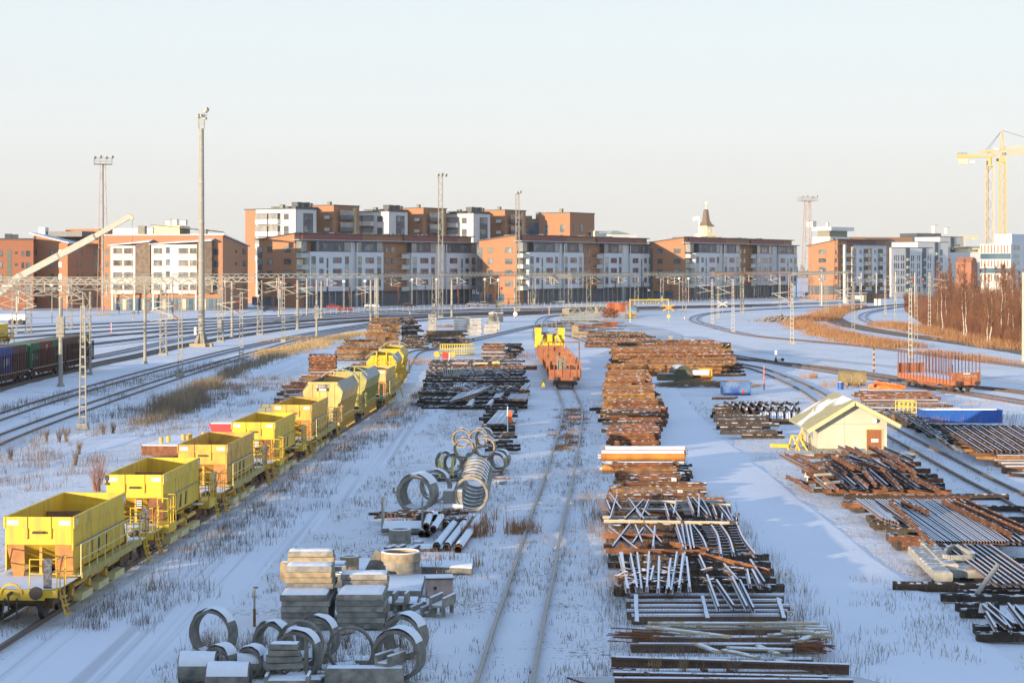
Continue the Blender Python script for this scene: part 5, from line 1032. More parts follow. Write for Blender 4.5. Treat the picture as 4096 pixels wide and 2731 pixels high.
t = thing('tower_crane', 'small distant yellow crane jib above the white blocks', 'tower crane', (xy('R4',1830,1700), 1700, 0)); o = xy('R4',1830,1700)
m_ = MB(); lattice_col(m_, hy('R4',0,325,1700), 2, 2, 1, r=.25, n=20); m_.obj('mast', MATS['crane_pale'], t)
m_ = MB(); truss(m_, (-4,0,hy('R4',0,325,1700)), (xy('R4',1955,1700)-o,0,hy('R4',0,325,1700)), 1.4, .2, 12); m_.box(xy('R4',1890,1700)-o, xy('R4',1955,1700)-o, -.8, .8, hy('R4',0,328,1700), hy('R4',0,318,1700)); m_.obj('jib', MATS['crane_yellow'], t)
m_ = MB(); m_.box(xy('R4',1905,1700)-o, xy('R4',1935,1700)-o, -.6, .6, hy('R4',0,336,1700), hy('R4',0,329,1700)); m_.obj('counterweight', MATS['trim_white'], t)
P = g('R1', -120, 1130); Yc = 420
t = thing('mobile_crane', 'pale telescopic crane boom raised from the left edge towards the sloping roof', 'mobile crane', (xy('R1',-150,Yc), Yc, 0)); o = xy('R1',-150,Yc)
m_ = MB()
pts = [(-60,905,1.5),(190,712,1.32),(880,345,1.05),(1222,150,.8)]
for (x0,y0,w_), (x1,y1,_) in zip(pts, pts[1:]): m_.bar((xy('R1',x0,Yc)-o,0,hy('R1',0,y0,Yc)), (xy('R1',x1,Yc)-o,0,hy('R1',0,y1,Yc)), w_*.8, w_)
m_.obj('boom', MATS['mast_light'], t)
for (x, y) in ((205,700),(545,515),(880,335)): m_ = MB(); m_.bar((xy('R1',x-14,Yc)-o,0,hy('R1',0,y-18,Yc)), (xy('R1',x+14,Yc)-o,0,hy('R1',0,y+30,Yc)), 1.2, .35); m_.obj('boom_collar', MATS['mast_metal'], t)
m_ = MB(); m_.bar((xy('R1',1215,Yc)-o,0,hy('R1',0,145,Yc)), (xy('R1',1245,Yc)-o,0,hy('R1',0,180,Yc)), .9, .6); m_.obj('boom_head', MATS['crane_pale'], t)
m_ = MB(); m_.tube((xy('R1',1238,Yc)-o,0,hy('R1',0,180,Yc)), (xy('R1',1238,Yc)-o,0,hy('R1',0,760,Yc)), .03, n=4); m_.tube((xy('R1',880,Yc)-o,0,hy('R1',0,320,Yc)), (xy('R1',1215,Yc)-o,0,hy('R1',0,132,Yc)), .03, n=4); m_.obj('rope', MATS['dark_metal'], t)
m_ = MB(); m_.box(-1.5,9,-1.3,1.3,1,2.2); m_.box(-1.5,3.5,-1.2,1.2,2.2,3.6); m_.m = 1; [m_.tube((x,-1.35,.6),(x,1.35,.6),.6,n=12) for x in (0,2,6,8)]; m_.obj('carrier', [MATS['white_paint'], MATS['dark_metal']], t)
for k, (rg, x, yb, yt) in enumerate((('R2',880,1050,770),('R2',1517,1000,755),('R2',1078,1040,760),('R2',290,1070,790),('R2',1745,990,755),('R2',2198,985,760),('R2',2325,1000,735),('R3',537,960,740),('R3',770,950,725),('R3',1163,955,730),('R3',1678,960,722),('R3',1765,965,715),('R3',2143,930,720),('R3',2222,930,710),
 ('R4',600,905,640),('R4',940,855,650),('R1',487,1150,845),('R1',1248,1130,825),('R1',2108,1060,800),('R1',1580,1100,790))):
 P = g(rg, x, yb); H = hy(rg, 0, yt, P.y)
 if k == 0:
  SL = thing('street_lamp', '', 'street lamp', P, 0, 'globe lamps along the street'); m_ = MB(); m_.tube((0,0,0), (0,0,H), .1, .07, n=6); m_.obj('post', MATS['mast_light'], SL)
  m_ = MB(); [m_.tube((0,0,H+z0), (0,0,H+z1), r0, r1, n=10) for z0, z1, r0, r1 in ((-.1,.15,.2,.45),(.15,.4,.45,.42),(.4,.6,.42,.15))]; m_.obj('lamp_head', MATS['white_paint'], SL); l0 = SL; H0 = H
 else: l0 = dup(SL, P)
 l0['label'] = 'thin street lamp with a pale round head standing along the street before the houses'
def sigpost(reg, x, yb, yt, label, kind):
 P = g(reg, x, yb); H = hy(reg, 0, yt, P.y); t = thing('railway_signal' if kind != 'cross' else 'crossing_sign', label, 'railway signal' if kind != 'cross' else 'crossing sign', P); m_ = MB(); m_.bar((0,0,0), (0,0,H), .12); m_.obj('post', MATS['mast_metal'], t)
 return t, H
for rg, x, yb, yt, col, lb in (('R4',1390,920,680,'red','red railway signal on a pole left in the thicket'),('R4',1483,850,675,'red','red railway signal with an orange box below, right one')):
 t, H = sigpost(rg, x, yb, yt, lb, 'sig'); m_ = MB(); m_.box(-.45,.45,-.15,.1,H-1.4,H+.3); m_.obj('board', MATS['dark_metal'], t)
 m_ = MB(); m_.tube((0,-.16,H-.3), (0,-.3,H-.3), .22, n=12); lm = bpy.data.materials.get('lamp_red') or bpy.data.materials.new('lamp_red'); lm.use_nodes = True; bb = lm.node_tree.nodes["Principled BSDF"]; bb.inputs["Base Color"].default_value = (.6,.02,.02,1); bb.inputs["Emission Color"].default_value = (1,.05,.03,1); bb.inputs["Emission Strength"].default_value = 1.2; m_.obj('red_lamp', lm, t)
t, H = sigpost('R3', 1577, 1145, 1020, 'orange and red crossed warning sign on a yellow post by the height gauge', 'cross')
M('cross_orange', (.85,.30,.03), rough=.5); M('cross_grey', (.55,.5,.4)); M('gauge_yellow', (.80,.62,.08), (.6,.45,.08), scale=3)
for a in (28, -28): m_ = MB(); c_, s_ = math.cos(R(a))*1.35, math.sin(R(a))*1.35; m_.bar((-c_,-.1-.03*(a > 0),H+.3-s_), (c_,-.1-.03*(a > 0),H+.3+s_), .05, .32, up=(0,0,1)); m_.obj('cross_arm', MATS['cross_orange'], t)
m_ = MB(); m_.box(-.35,.35,-.15,0,H-1.9,H-1.3); m_.obj('box', MATS['gauge_yellow'], t)
t, H = sigpost('R3', 2083, 1075, 985, 'pale grey crossed sign seen from behind beside the white ladder masts', 'cross')
for a in (28, -28): m_ = MB(); c_, s_ = math.cos(R(a))*1.35, math.sin(R(a))*1.35; m_.bar((-c_,-.1-.03*(a > 0),H+.3-s_), (c_,-.1-.03*(a > 0),H+.3+s_), .05, .3, up=(0,0,1)); m_.obj('cross_arm', MATS['cross_grey'], t)
A = g('R3', 1217, 1145); B = g('R3', 1577, 1140); Hh = hy('R3', 0, 935, A.y)
t = thing('height_gauge', 'yellow portal frame over the yard road with a striped hanging bar', 'height gauge', A); m_ = MB(); d = B-A; m_.bar((0,0,0), (0,0,Hh), .16); m_.bar((d.x,d.y,0), (d.x,d.y,Hh), .16); m_.bar((-.1,0,Hh), (d.x+.1,d.y,Hh), .2, .3); m_.obj('frame', MATS['gauge_yellow'], t)
m_ = MB(); n = 13; zb = hy('R3', 0, 964, A.y)
for k in range(n): m_.m = k % 2; a = d*(.34+.40*k/n); b2 = d*(.34+.40*(k+1)/n); m_.bar((a.x,a.y,zb-.1*math.sin(math.pi*k/n)), (b2.x,b2.y,zb-.1*math.sin(math.pi*(k+1)/n)), .1, .26)
m_.obj('hanging_bar', [MATS['gauge_yellow'], MATS['dark_metal']], t)
m_ = MB(); m_.bar((d.x*.36,0,zb), (d.x*.36,0,Hh), .03); m_.bar((d.x*.72,0,zb), (d.x*.72,0,Hh), .03); m_.obj('chain', MATS['dark_metal'], t)
P = g('S', 3100+.1275*1610*.0+.0, 1450); P = g('R4', 222, 1395); t = thing('point_lever', 'point lever with round weight and white lantern on the snow left of the wagon', 'switch lever', P)
H = hy('R4', 0, 1290, P.y); m_ = MB(); m_.bar((0,0,0), (0,0,H-.5), .08); m_.prism([(-.25,0),(.25,0),(.08,.6),(-.08,.6)], -.1, .1); m_.obj('post', MATS['dark_metal'], t); m_ = MB(); m_.box(-.12,.12,-.1,.1,H-.55,H); m_.obj('lantern', MATS['white_paint'], t); m_ = MB(); m_.bar((0,0,.3), (.75,0,.35), .07); m_.tube((.85,-.12,.38), (.85,.12,.38), .22, n=12); m_.obj('weight_arm', MATS['dark_metal'], t)
def marker(reg, x, yb, yt, label, cols, r=.06, name='marker_post'):
 P = g(reg, x, yb); H = hy(reg, 0, yt, P.y); t = thing(name, label, 'marker post', P); m_ = MB(); n = 9
 for k in range(n): m_.m = k % 2; m_.tube((0,0,H*k/n), (0,0,H*(k+1)/n), r, n=8)
 m_.obj('pole', [MATS[c] for c in cols], t); return t
M('cone_red', (.65,.06,.04), rough=.6)
marker('B2', 886, 530, 315, 'black and orange banded marker post left of the stake wagon', ('dark_metal','cross_orange'), .09)
marker('B1', 2238, 940, 680, 'thin red and grey banded pole by the blue skip', ('mast_metal','cone_red'), .07)
marker('R3', 396, 1048, 975, 'red and white post at the tracks left of the second block', ('white_paint','cone_red'), .1); marker('R3', 460, 1080, 995, 'red post right of the red and white one', ('cone_red','white_paint'), .08)
marker('R1', 1042, 1250, 1140, 'thin red and white post among the main tracks', ('cone_red','white_paint'), .08); marker('R2', 1497, 1075, 990, 'red and white post by the fence in front of the dark car', ('white_paint','cone_red'), .1)
marker('R3', 1727, 1118, 1090, 'small red and white post by the curved siding', ('cone_red','white_paint'), .12)
# ================================================================ STACKS OF BEAMS, RAILS, SLEEPERS
BM = {}
def beam_mesh(name, prof, L_, w_, h_, mat):
 L_ = round(L_*2)/2; k = (prof, L_, round(w_, 2), round(h_, 2), mat)
 if k in BM: return BM[k]
 mb = MB(); a = L_/2
 if prof == 'rail':
  mb.box(-a, a, -w_/2, w_/2, 0, h_*.12); mb.box(-a, a, -w_*.1, w_*.1, h_*.12, h_*.74); mb.box(-a, a, -w_*.27, w_*.27, h_*.74, h_)
 elif prof == 'I':
  mb.box(-a, a, -w_/2, w_/2, 0, h_*.1); mb.box(-a, a, -w_*.07, w_*.07, h_*.1, h_*.9); mb.box(-a, a, -w_/2, w_/2, h_*.9, h_)
 elif prof == 'sleeper':      # concrete sleeper, waisted and lower in the middle
  pts = [(-a,0),(a,0),(a,h_),(a*.55,h_*.95),(a*.3,h_*.72),(-a*.3,h_*.72),(-a*.55,h_*.95),(-a,h_)]; mb.prism(pts, -w_/2, w_/2)
  for x in (-a*.62, a*.62): mb.box(x-.15, x+.15, -w_*.4, w_*.4, h_*.93, h_*1.05)
 else:                        # timber with worn, uneven corners
  c = .03*min(w_/.25, 1.6); n = 4; rng = random.Random(len(BM)); vs = []
  for i in range(n+1):
   x = -a+L_*i/n; j = lambda: rng.uniform(-.008, .008)
   vs += [(x,-w_/2+c,j()), (x,w_/2-c,j()), (x,w_/2+j(),c), (x,w_/2+j(),h_-c), (x,w_/2-c,h_+j()), (x,-w_/2+c,h_+j()), (x,-w_/2+j(),h_-c), (x,-w_/2+j(),c)]
  mb.add(vs, [tuple(range(8)), tuple(range(8*n+7, 8*n-1, -1))]+[(8*i+(k2+1) % 8, 8*i+k2, 8*(i+1)+k2, 8*(i+1)+(k2+1) % 8) for i in range(n) for k2 in range(8)])
 o = mb.obj(name, MATS[mat]); me = o.data; bpy.data.objects.remove(o); BM[k] = me; return me
NB = [0]
def beam(name, label, cat, group, prof, L_, w_, h_, mat, loc, rz=0., tilt=0., roll=0.):
 o = bpy.data.objects.new(name, beam_mesh(name, prof, L_, w_, h_, mat)); sc.collection.objects.link(o); NB[0] += 1
 o.location = loc; o.rotation_euler = (roll, tilt, rz); return tag(o, label, cat, group)
def stack(label, group, A, B, Y0, Y1, h0, h1, rows, name='steel_beam', cat='steel beam', prof='timber', w_=.26, h_=.24, mats=('beam_rust',), jx=.35, jz=.0, rz=.035, depth=2, skip=.0, z0=0., minlen=.72, base='wood_tar', seed=1):
 "crosswise courses: A=(left,right) X at the near end, B at the far end; each course is one visible front of beams, nearest first"
 rng = random.Random(seed)
 for i in range(rows):
  f = i/max(1, rows-1); Y = Y0+(Y1-Y0)*f+rng.uniform(-.2, .2); xl = A[0]+(B[0]-A[0])*f; xr = A[1]+(B[1]-A[1])*f; H = h0+(h1-h0)*f+rng.uniform(-.12, .12)*jz
  L0 = xr-xl; n = max(1, round(H/h_))
  for k in range(n):
   for d in range(depth if k == n-1 else 1):
    if rng.random() < skip and k < n-1: continue
    L_ = L0*rng.uniform(minlen, 1.0); side = rng.choice((-1, -1, 1)); xc = (xl+xr)/2+side*(L0-L_)/2+rng.uniform(-jx, jx)*.4
    beam(name, label, cat, group, prof, L_, w_, h_*.96, rng.choice(mats), (xc, Y+d*(w_+.03)+rng.uniform(-.04, .04), z0+k*h_), rng.uniform(-rz, rz), rng.uniform(-.012, .012))
X_ = lambda reg, x, Y: xy(reg, x, Y)
stack('rusty steel beam in the long tall stack right of the middle track', 'beams of the long tall stack', (X_('C1',600,133), X_('C1',1120,133)), (X_('C1',700,152), X_('C1',1190,160)), 133, 156, .95, 1.45, 10, mats=('beam_rust','beam_rust','beam_rust'), w_=.42, h_=.27, jz=.5, depth=2, prof='timber', seed=3, minlen=.85)
stack('ochre brown timber beam in the far half of the long tall stack', 'beams of the long tall stack', (X_('C1',575,158), X_('C1',1200,158)), (X_('C1',600,205), X_('C1',990,205)), 159, 205, 1.5, 2.1, 14, name='timber_beam', cat='timber beam', mats=('beam_ochre','beam_ochre','beam_rust'), w_=.42, h_=.27, jz=.6, seed=4, minlen=.85)
for k in range(22):  # ends sticking out on the left side
 Y = 138+k*2.6; xx = X_('C1', 575, Y); beam('timber_beam', 'brown timber end jutting from the left side of the long tall stack', 'timber beam', 'ends jutting from the long tall stack', 'timber', 2.5, .3, .25, random.choice(('beam_ochre','beam_ochre','wood_tar')), (xx+1.05+rr(-.15,.3), Y, rr(.3,1.5)), rr(-.05,.05))
for k, (x, y) in enumerate(((500,500),(520,590),(430,470),(545,540))): P = g('C1', x, y+30); beam('timber_beam', 'short black timber end lying left of the long tall stack', 'timber beam', 'black timbers left of the long stack', 'timber', 2.5, .28, .26, 'wood_tar', (P.x+1.1, P.y, 0), rr(-.3,.3))
P = g('C1', 560, 700); beam('plank', 'loose grey plank leaning out beside the rails left of the long stack', 'plank', None, 'timber', 3, .16, .1, 'wood_tar', (P.x, P.y, .3), .5, .15) if False else None
stack('long rusty rail on the big spreading heap before the striped bucket', 'long rails of the big heap', (X_('B1',790,221), X_('B1',1990,221)), (X_('B1',640,243), X_('B1',1900,243)), 221, 245, 1.2, 2.3, 8, name='steel_rail', cat='rail', mats=('beam_ochre','beam_rust'), w_=.5, h_=.27, jz=.8, rz=.035, seed=5, minlen=.8)
stack('long rusty rail in the upper part of the big spreading heap', 'long rails of the big heap', (X_('B1',640,250), X_('B1',1890,250)), (X_('B1',700,272), X_('B1',1740,272)), 249, 272, 1.9, 2.2, 7, name='steel_rail', cat='rail', mats=('beam_ochre','beam_rust'), w_=.5, h_=.27, jz=.8, rz=.045, seed=6, minlen=.75)
for k in range(16): Y = 222+k*1.5; beam('timber_beam', 'dark blunt beam end at the right end of the big rail heap', 'beam', 'dark beam ends of the big heap', 'timber', 4, .3, .27, 'wood_tar', (X_('B1', 2010-k*12, Y)-1.6, Y, .3*(k % 4)), rr(-.03,.03))
stack('weathered brown beam in the low heap behind the concrete angle blocks', 'beams of the low rear heap', (X_('B1',360,300), X_('B1',1350,300)), (X_('B1',420,335), X_('B1',1000,335)), 300, 338, .4, 1.2, 7, name='steel_beam', mats=('beam_rust','beam_ochre','wood_tar'), w_=.5, h_=.3, jz=1, rz=.05, seed=7, minlen=.5)
for k in range(26):
 Y = rr(355, 400); beam('scrap_bar', 'dark thin scrap bar in the tangled heap before the grey lattice girders', 'scrap bar', 'tangled scrap bars', 'timber', rr(4,9), .14, .14, random.choice(('beam_dark','beam_rust','wood_tar')), (X_('B1', rr(60,640), Y), Y, rr(.1,1.5)), rr(-.5,.5), rr(-.08,.08))
stack('brown timber in the tall stack just left of the black timber ends', 'timbers of the tall left stacks', (X_('R2',1100,305), X_('R2',1330,305)), (X_('R2',1130,318), X_('R2',1430,318)), 302, 322, 2.9, 4.0, 4, name='timber_beam', cat='timber beam', mats=('wood_old','beam_ochre'), w_=.5, h_=.3, jz=.6, seed=8)
stack('black timber in the dark side of the tallest stack', 'black timbers of the tallest stack', (X_('R2',1440,300), X_('R2',1700,300)), (X_('R2',1420,325), X_('R2',1540,325)), 296, 326, 1.4, 4.0, 6, name='timber_beam', cat='timber beam', mats=('wood_tar',), w_=.5, h_=.3, jz=1, seed=9, minlen=.6)
stack('brown timber in the wide stack left of the arched wagons', 'timbers of the wide left stack', (X_('R2',820,262), X_('R2',1215,262)), (X_('R2',880,276), X_('R2',1200,276)), 258, 276, 1.3, 2.1, 5, name='timber_beam', cat='timber beam', mats=('wood_old','beam_ochre'), w_=.45, h_=.27, jz=.7, seed=10)
stack('dark red brown board pack in the square stack left of the train', 'packs of the square stack', (X_('A3',1155,226), X_('A3',1450,226)), (X_('A3',1150,230), X_('A3',1440,230)), 225, 229, 2.1, 2.1, 2, name='timber_beam', cat='timber beam', mats=('beam_rust',), w_=1.0, h_=.35, jz=.2, rz=.01, seed=11, minlen=.93)
for k, (x0, x1, y, L_) in enumerate(((850,1120,505,0),(810,1130,585,0),(780,1060,640,0),(1040,1330,430,0),(830,1130,560,0),(750,1130,700,0),(1060,1400,395,0),(820,1130,660,0),(900,1130,620,0),(1170,1470,405,0),(1590,1830,275,0),(690,830,715,0),(860,1150,540,0))):
 A_ = g('A3', x0, y+26); B_ = g('A3', x1, y+26); beam('steel_beam', 'rust coloured beam lying behind the fifth wagon on the left lane', 'steel beam', 'beams lying left of the train', 'timber', B_.x-A_.x, .4, .3, random.choice(('beam_rust','beam_ochre','rail_snow')), ((A_.x+B_.x)/2, A_.y, .05), rr(-.12,.06))
 beam('steel_beam', 'rust coloured beam lying behind the fifth wagon on the left lane', 'steel beam', 'beams lying left of the train', 'timber', (B_.x-A_.x)*.8, .4, .3, random.choice(('beam_rust','rail_snow')), ((A_.x+B_.x)/2+.5, A_.y+1.2, .3), rr(-.1,.1))
for ci, (x0, x1, yb, nh, lb) in enumerate(((1668,1745,1228,9,'pale concrete sleeper in the narrow stack seen end on'),(1905,2058,1215,8,'pale concrete sleeper in the wide sunlit stack'),(2050,2160,1180,5,'pale concrete sleeper in the low stack beside the wide one'),(2030,2175,1262,5,'grey concrete sleeper in the front row of stacks'),(2185,2330,1250,5,'grey concrete sleeper in the stack nearest the two small huts'),(2220,2340,1210,5,'grey concrete sleeper in the stack behind the front ones'))):
 P0 = g('R2', x0, yb); P1 = g('R2', x1, yb)
 for k in range(nh):
  if ci == 0:
   for j in range(5): beam('concrete_sleeper', lb, 'concrete sleeper', 'concrete sleepers at the back', 'sleeper', 2.6, .3, .24, 'conc_sleeper', (P0.x+(j+.5)*(P1.x-P0.x)/5, P0.y+1.3, k*.36), R(90))
  else:
   for j in range(2): beam('concrete_sleeper', lb, 'concrete sleeper', 'concrete sleepers at the back', 'sleeper', (P1.x-P0.x)*.97, .34, .26, 'conc_sleeper', ((P0.x+P1.x)/2+rr(-.1,.1), P0.y+j*.5, k*.33), rr(-.02,.02))
stack('orange brown timber in the low row before the concrete sleepers', 'timbers before the concrete sleepers', (X_('R2',1620,322), X_('R2',1960,322)), (X_('R2',1640,330), X_('R2',2050,330)), 318, 334, .9, 1.5, 3, name='timber_beam', cat='timber beam', mats=('beam_ochre','wood_old'), w_=.5, h_=.3, jz=.3, seed=12)
stack('dark snowy timber in the low row left of the siding curve', 'dark timbers before the concrete sleepers', (X_('R2',1700,306), X_('R2',2000,306)), (X_('R2',1720,314), X_('R2',2100,314)), 303, 314, .5, .8, 3, name='timber_beam', cat='timber beam', mats=('wood_tar',), w_=.5, h_=.3, seed=13)
stack('red brown beam in the snowy stack behind the yellow scrap', 'beams of the snowy stack', (X_('A4',860,262), X_('A4',1110,262)), (X_('A4',872,276), X_('A4',1100,276)), 260, 276, .7, 1.8, 5, mats=('beam_rust','rail_snow'), w_=.8, h_=.28, seed=14, minlen=.9)
stack('dark beam leaning right of the snowy red brown stack', 'dark beams right of the snowy stack', (X_('A4',1105,262), X_('A4',1190,262)), (X_('A4',1100,280), X_('A4',1290,285)), 258, 288, .5, 1.2, 5, mats=('beam_dark',), w_=.4, h_=.28, seed=15, rz=.3)
stack('black snow dusted sleeper in the dark field left of the orange wagons', 'black sleepers of the dark field', (X_('A4',195,170), X_('A4',1330,170)), (X_('A4',330,236), X_('A4',1290,236)), 170, 238, .35, .95, 30, name='timber_sleeper', cat='sleeper', mats=('wood_tar','beam_dark','wood_tar'), w_=.34, h_=.26, jx=.9, jz=.8, rz=.05, skip=.0, depth=3, seed=16, minlen=.45)
def lay_rails(reg, segs, label, group, z, w_=.13, h_=.17, mat='rail_snow', name='rail', prof='rail', cat='rail piece', zj=0.05):
 for (xa, ya, xb, yb) in segs:
  A_ = g(reg, xa, ya, z+h_); B_ = g(reg, xb, yb, z+h_); d = B_-A_
  beam(name, label, cat, group, prof, min(d.length, 40), w_, h_, mat, ((A_.x+B_.x)/2, (A_.y+B_.y)/2, z+rr(0, zj)), math.atan2(d.y, d.x))
rg_ = random.Random(5)
lay_rails('A4', [(520+k*22,930-k*7,620+k*24,845-k*6) for k in range(15)], 'snow topped rail piece slanting across the dark field', 'slanting rail pieces of the dark field', .75)
lay_rails('A4', [(1130+k*16,905,1165+k*16,850) for k in range(12)]+[(975+k*12,890,1010+k*14,845) for k in range(6)], 'short snowy rail piece in the row at the right of the dark field', 'short rail pieces of the dark field', .75)
lay_rails('A4', [(465+k*14+(10 if k > 4 else 0),665,445+k*26,585) for k in range(10)], 'bent grey rail fanning up at the back of the dark field', 'fanning rails of the dark field', .7, mat='mast_metal')
lay_rails('A4', [(690+k*13,975,760+k*4,905) for k in range(5)]+[(900+k*14,970,960+k*6,905) for k in range(4)]+[(1255+k*14,800,1320+k*10,740) for k in range(5)]+[(560+k*24,780,575+k*24,750) for k in range(5)], 'curved snowy rail stub in the dark field', 'rail stubs of the dark field', .7)
stack('snowy dark sleeper under the slanting bars by the orange marker', 'sleepers by the orange marker', (X_('A4',850,148), X_('A4',1180,148)), (X_('A4',890,166), X_('A4',1250,166)), 143, 168, .3, .6, 8, name='timber_sleeper', cat='sleeper', mats=('wood_tar',), w_=.3, h_=.26, jx=.6, seed=17, minlen=.6)
lay_rails('A4', [(905+k*16,1165,1035+k*13,1020) for k in range(13)], 'snowy bar laid slanting on the sleepers by the orange marker', 'slanting bars by the orange marker', .62, .14, .12)
P = g('A4', 1125, 1290); t = thing('marker_board', 'orange board on a thin white pole between rings and dark field', 'marker', P); m_ = MB(); Hh = hy('A4', 0, 980, P.y); m_.tube((0,0,0), (0,0,Hh), .035, n=8); m_.obj('pole', MATS['white_paint'], t)
m_ = MB(); m_.box(.02, .30, -.06, .06, hy('A4',0,1143,P.y), hy('A4',0,1030,P.y)); m_.obj('board', M('signal_orange', (.85,.14,.02), (.75,.12,.02), rough=.5), t)
P = g('A4', 515, 520); t = thing('marker_board', 'red box on a short pole before the yellow cage rack', 'marker', P); m_ = MB(); Hh = hy('A4', 0, 418, P.y); m_.tube((0,0,0), (0,0,Hh), .05, n=8); m_.obj('pole', MATS['white_paint'], t); m_ = MB(); m_.box(-.9, -.1, -.1, .1, hy('A4',0,482,P.y), Hh); m_.obj('board', M('sig_red', (.60,.04,.02), rough=.5), t)
stack('rusty beam in the low pack behind the U plate', 'beams of pack U', (X_('C1',740,110), X_('C1',1370,110)), (X_('C1',665,115), X_('C1',1350,115)), 110, 114.8, .45, .75, 4, mats=('beam_ochre','beam_rust'), w_=.3, h_=.16, seed=18, minlen=.85)
stack('dark beam end jutting right of the U pack', 'dark beams right of pack U', (X_('C1',1300,113), X_('C1',1465,113)), (X_('C1',1300,116), X_('C1',1460,116)), 112.5, 116, .5, .6, 3, mats=('beam_dark',), w_=.3, h_=.16, seed=19)
stack('long rusty beam in the low pack behind the T plate', 'beams of pack T', (X_('C1',600,103.5), X_('C1',1640,103.5)), (X_('C1',650,108), X_('C1',1600,108)), 103.2, 107.6, .32, .42, 5, mats=('beam_ochre','beam_rust'), w_=.35, h_=.16, seed=20, minlen=.85)
def big_tube(label, x0, x1, Y, zc, r, bolts=True):
 X0, X1 = xy('C1', x0, Y), xy('C1', x1, Y); L_ = X1-X0; t = thing('steel_tube', label, 'steel tube', (X0, Y, zc-r), 0, 'orange tubes with snow on top')
 m_ = MB(); m_.tube((0,0,r), (L_,0,r), r, n=28); [m_.tube((f*L_,0,r), (f*L_+.03,0,r), r+.012, n=28) for f in (.055,.10,.88,.985)]; m_.obj('shell', M('tube_orange', (.55,.24,.035), (.38,.15,.03), rough=.7, scale=1.2), t, smooth=False)
 n = 14; m_ = MB(); vs = []
 for i in range(25):
  x = .05+(L_-.1)*i/24
  for k in range(n+1): a = math.pi*(.22+.56*k/n); h = .012+.075*math.sin(math.pi*k/n)**.6*(.85+.15*mn.noise(Vector((x*3,k,zc)))); vs.append((x, (r+h)*math.cos(a), r+(r+h)*math.sin(a)))
 m_.add(vs, [(i*(n+1)+k, i*(n+1)+k+1, (i+1)*(n+1)+k+1, (i+1)*(n+1)+k)[::-1] for i in range(24) for k in range(n)]); m_.obj('snow', MATS['snow_cap'], t, smooth=True)
 for z_ in (r*.7, r*1.2): m_ = MB(); m_.tube((-.16,0,z_), (0,0,z_), .035, n=8); m_.obj('stud', MATS['white_paint'], t)
 for z_ in (r*.6, r, r*1.4): m_ = MB(); m_.tube((L_,0,z_), (L_+.16,0,z_), .015, n=6); m_.obj('stud', MATS['dark_metal'], t)
big_tube('orange steel tube at the bottom front of the tube stack', 545, 1405, 117.3, .30, .27); big_tube('orange steel tube resting on wooden blocks above the front one', 530, 1405, 117.9, .90, .27); big_tube('orange steel tube at the back with only its snowy top showing', 570, 1415, 119.6, .97, .29); big_tube('orange steel tube hidden low behind the front tubes', 575, 1410, 119.6, .33, .29)
for x in (675, 1300): m_ = MB(); m_.box(-.13,.13,-.35,.5,0,.09); o = m_.obj('wood_block', MATS['wood_old'], loc=(xy('C1',x,117.4), 117.4, .555)); tag(o, 'small wooden spacer block between the two front orange tubes', 'wood block', 'spacers between the tubes')
def row(lab, Ys, xl, xr, mats=('wood_tar',), h_=.26, z=0, n=1, grp=None, name='timber_sleeper', w_=.28, rzj=.01, L0=None):
 for i, Y in enumerate(Ys):
  a = xl[0]+(xl[1]-xl[0])*i/max(1,len(Ys)-1); b_ = xr[0]+(xr[1]-xr[0])*i/max(1,len(Ys)-1)
  for k in range(n): L_ = (b_-a)*(1 if L0 is None else L0); beam(name, lab, 'sleeper' if 'sleeper' in name else 'steel beam', grp, 'timber', L_, w_, h_, random.choice(mats), ((a+b_)/2+rr(-.1,.1), Y, z+k*h_), rr(-rzj,rzj))
xc2 = lambda x, Y: xy('C2', x, Y)
row('dark crosswise timber carrying the rails of row S', (94.6,96.4,98.4,100.4,102.2), (xc2(300,95),xc2(330,102)), (xc2(1690,95),xc2(1560,102)), ('beam_rust','wood_tar'), grp='timbers under row S', n=1)
row('dark crosswise timber carrying the crossings of row R', (83.2,85.4,87.6,89.8,92,93.6), (xc2(330,83),xc2(310,93.5)), (xc2(1880,83),xc2(1700,93.5)), ('wood_tar','beam_rust'), grp='timbers under row R')
row('black crosswise timber carrying the bundles of row P', (74.2,76,78,80,82), (xc2(470,74),xc2(360,82)), (xc2(2170,74),xc2(1990,82)), ('wood_tar',), grp='timbers under row P')
for (x, y) in ((380,555),(450,555),(670,540),(900,545),(965,545),(1095,530),(1300,545),(1410,620),(1600,560),(420,850),(480,1230),(860,1235),(1990,1235),(1210,850),(1740,870)):
 P = g('C2', x, y+30); beam('timber_block', 'short black timber block capped with snow under the crossing rows', 'timber block', 'blocks under the crossing rows', 'timber', .5, .8, .3, 'wood_tar', (P.x, P.y+.4, 0), rr(-.05,.05))
XC = [((440,200),(365,445)),((360,185),(480,345)),((560,240),(720,455)),((720,250),(520,450)),((770,250),(690,440)),((700,350),(780,415)),((940,290),(980,420)),((1000,300),(1110,465)),((1060,250),(1030,400)),((1175,225),(1240,385)),((1225,225),(1385,410)),((1297,210),(1292,400)),((1440,310),(1480,415)),((1510,310),(1640,475)),((1540,390),(1535,450)),((1570,390),(1620,470)),((640,370),(690,440))]
lay_rails('C2', [(a[0],a[1],b_[0],b_[1]) for a, b_ in XC], 'snow topped crossing rail lying across the timbers of row S', 'crossing rails of row S', .5, .11, .2)
lay_rails('C2', [(470,270,1550,262),(490,345,1215,352),(300,430,850,440),(290,470,1710,492),(930,270,1200,278),(1400,295,1640,300)], 'long wooden batten lying crosswise over row S', 'battens of row S', .46, .16, .13, 'wood_pale', 'batten', 'timber', 'batten')
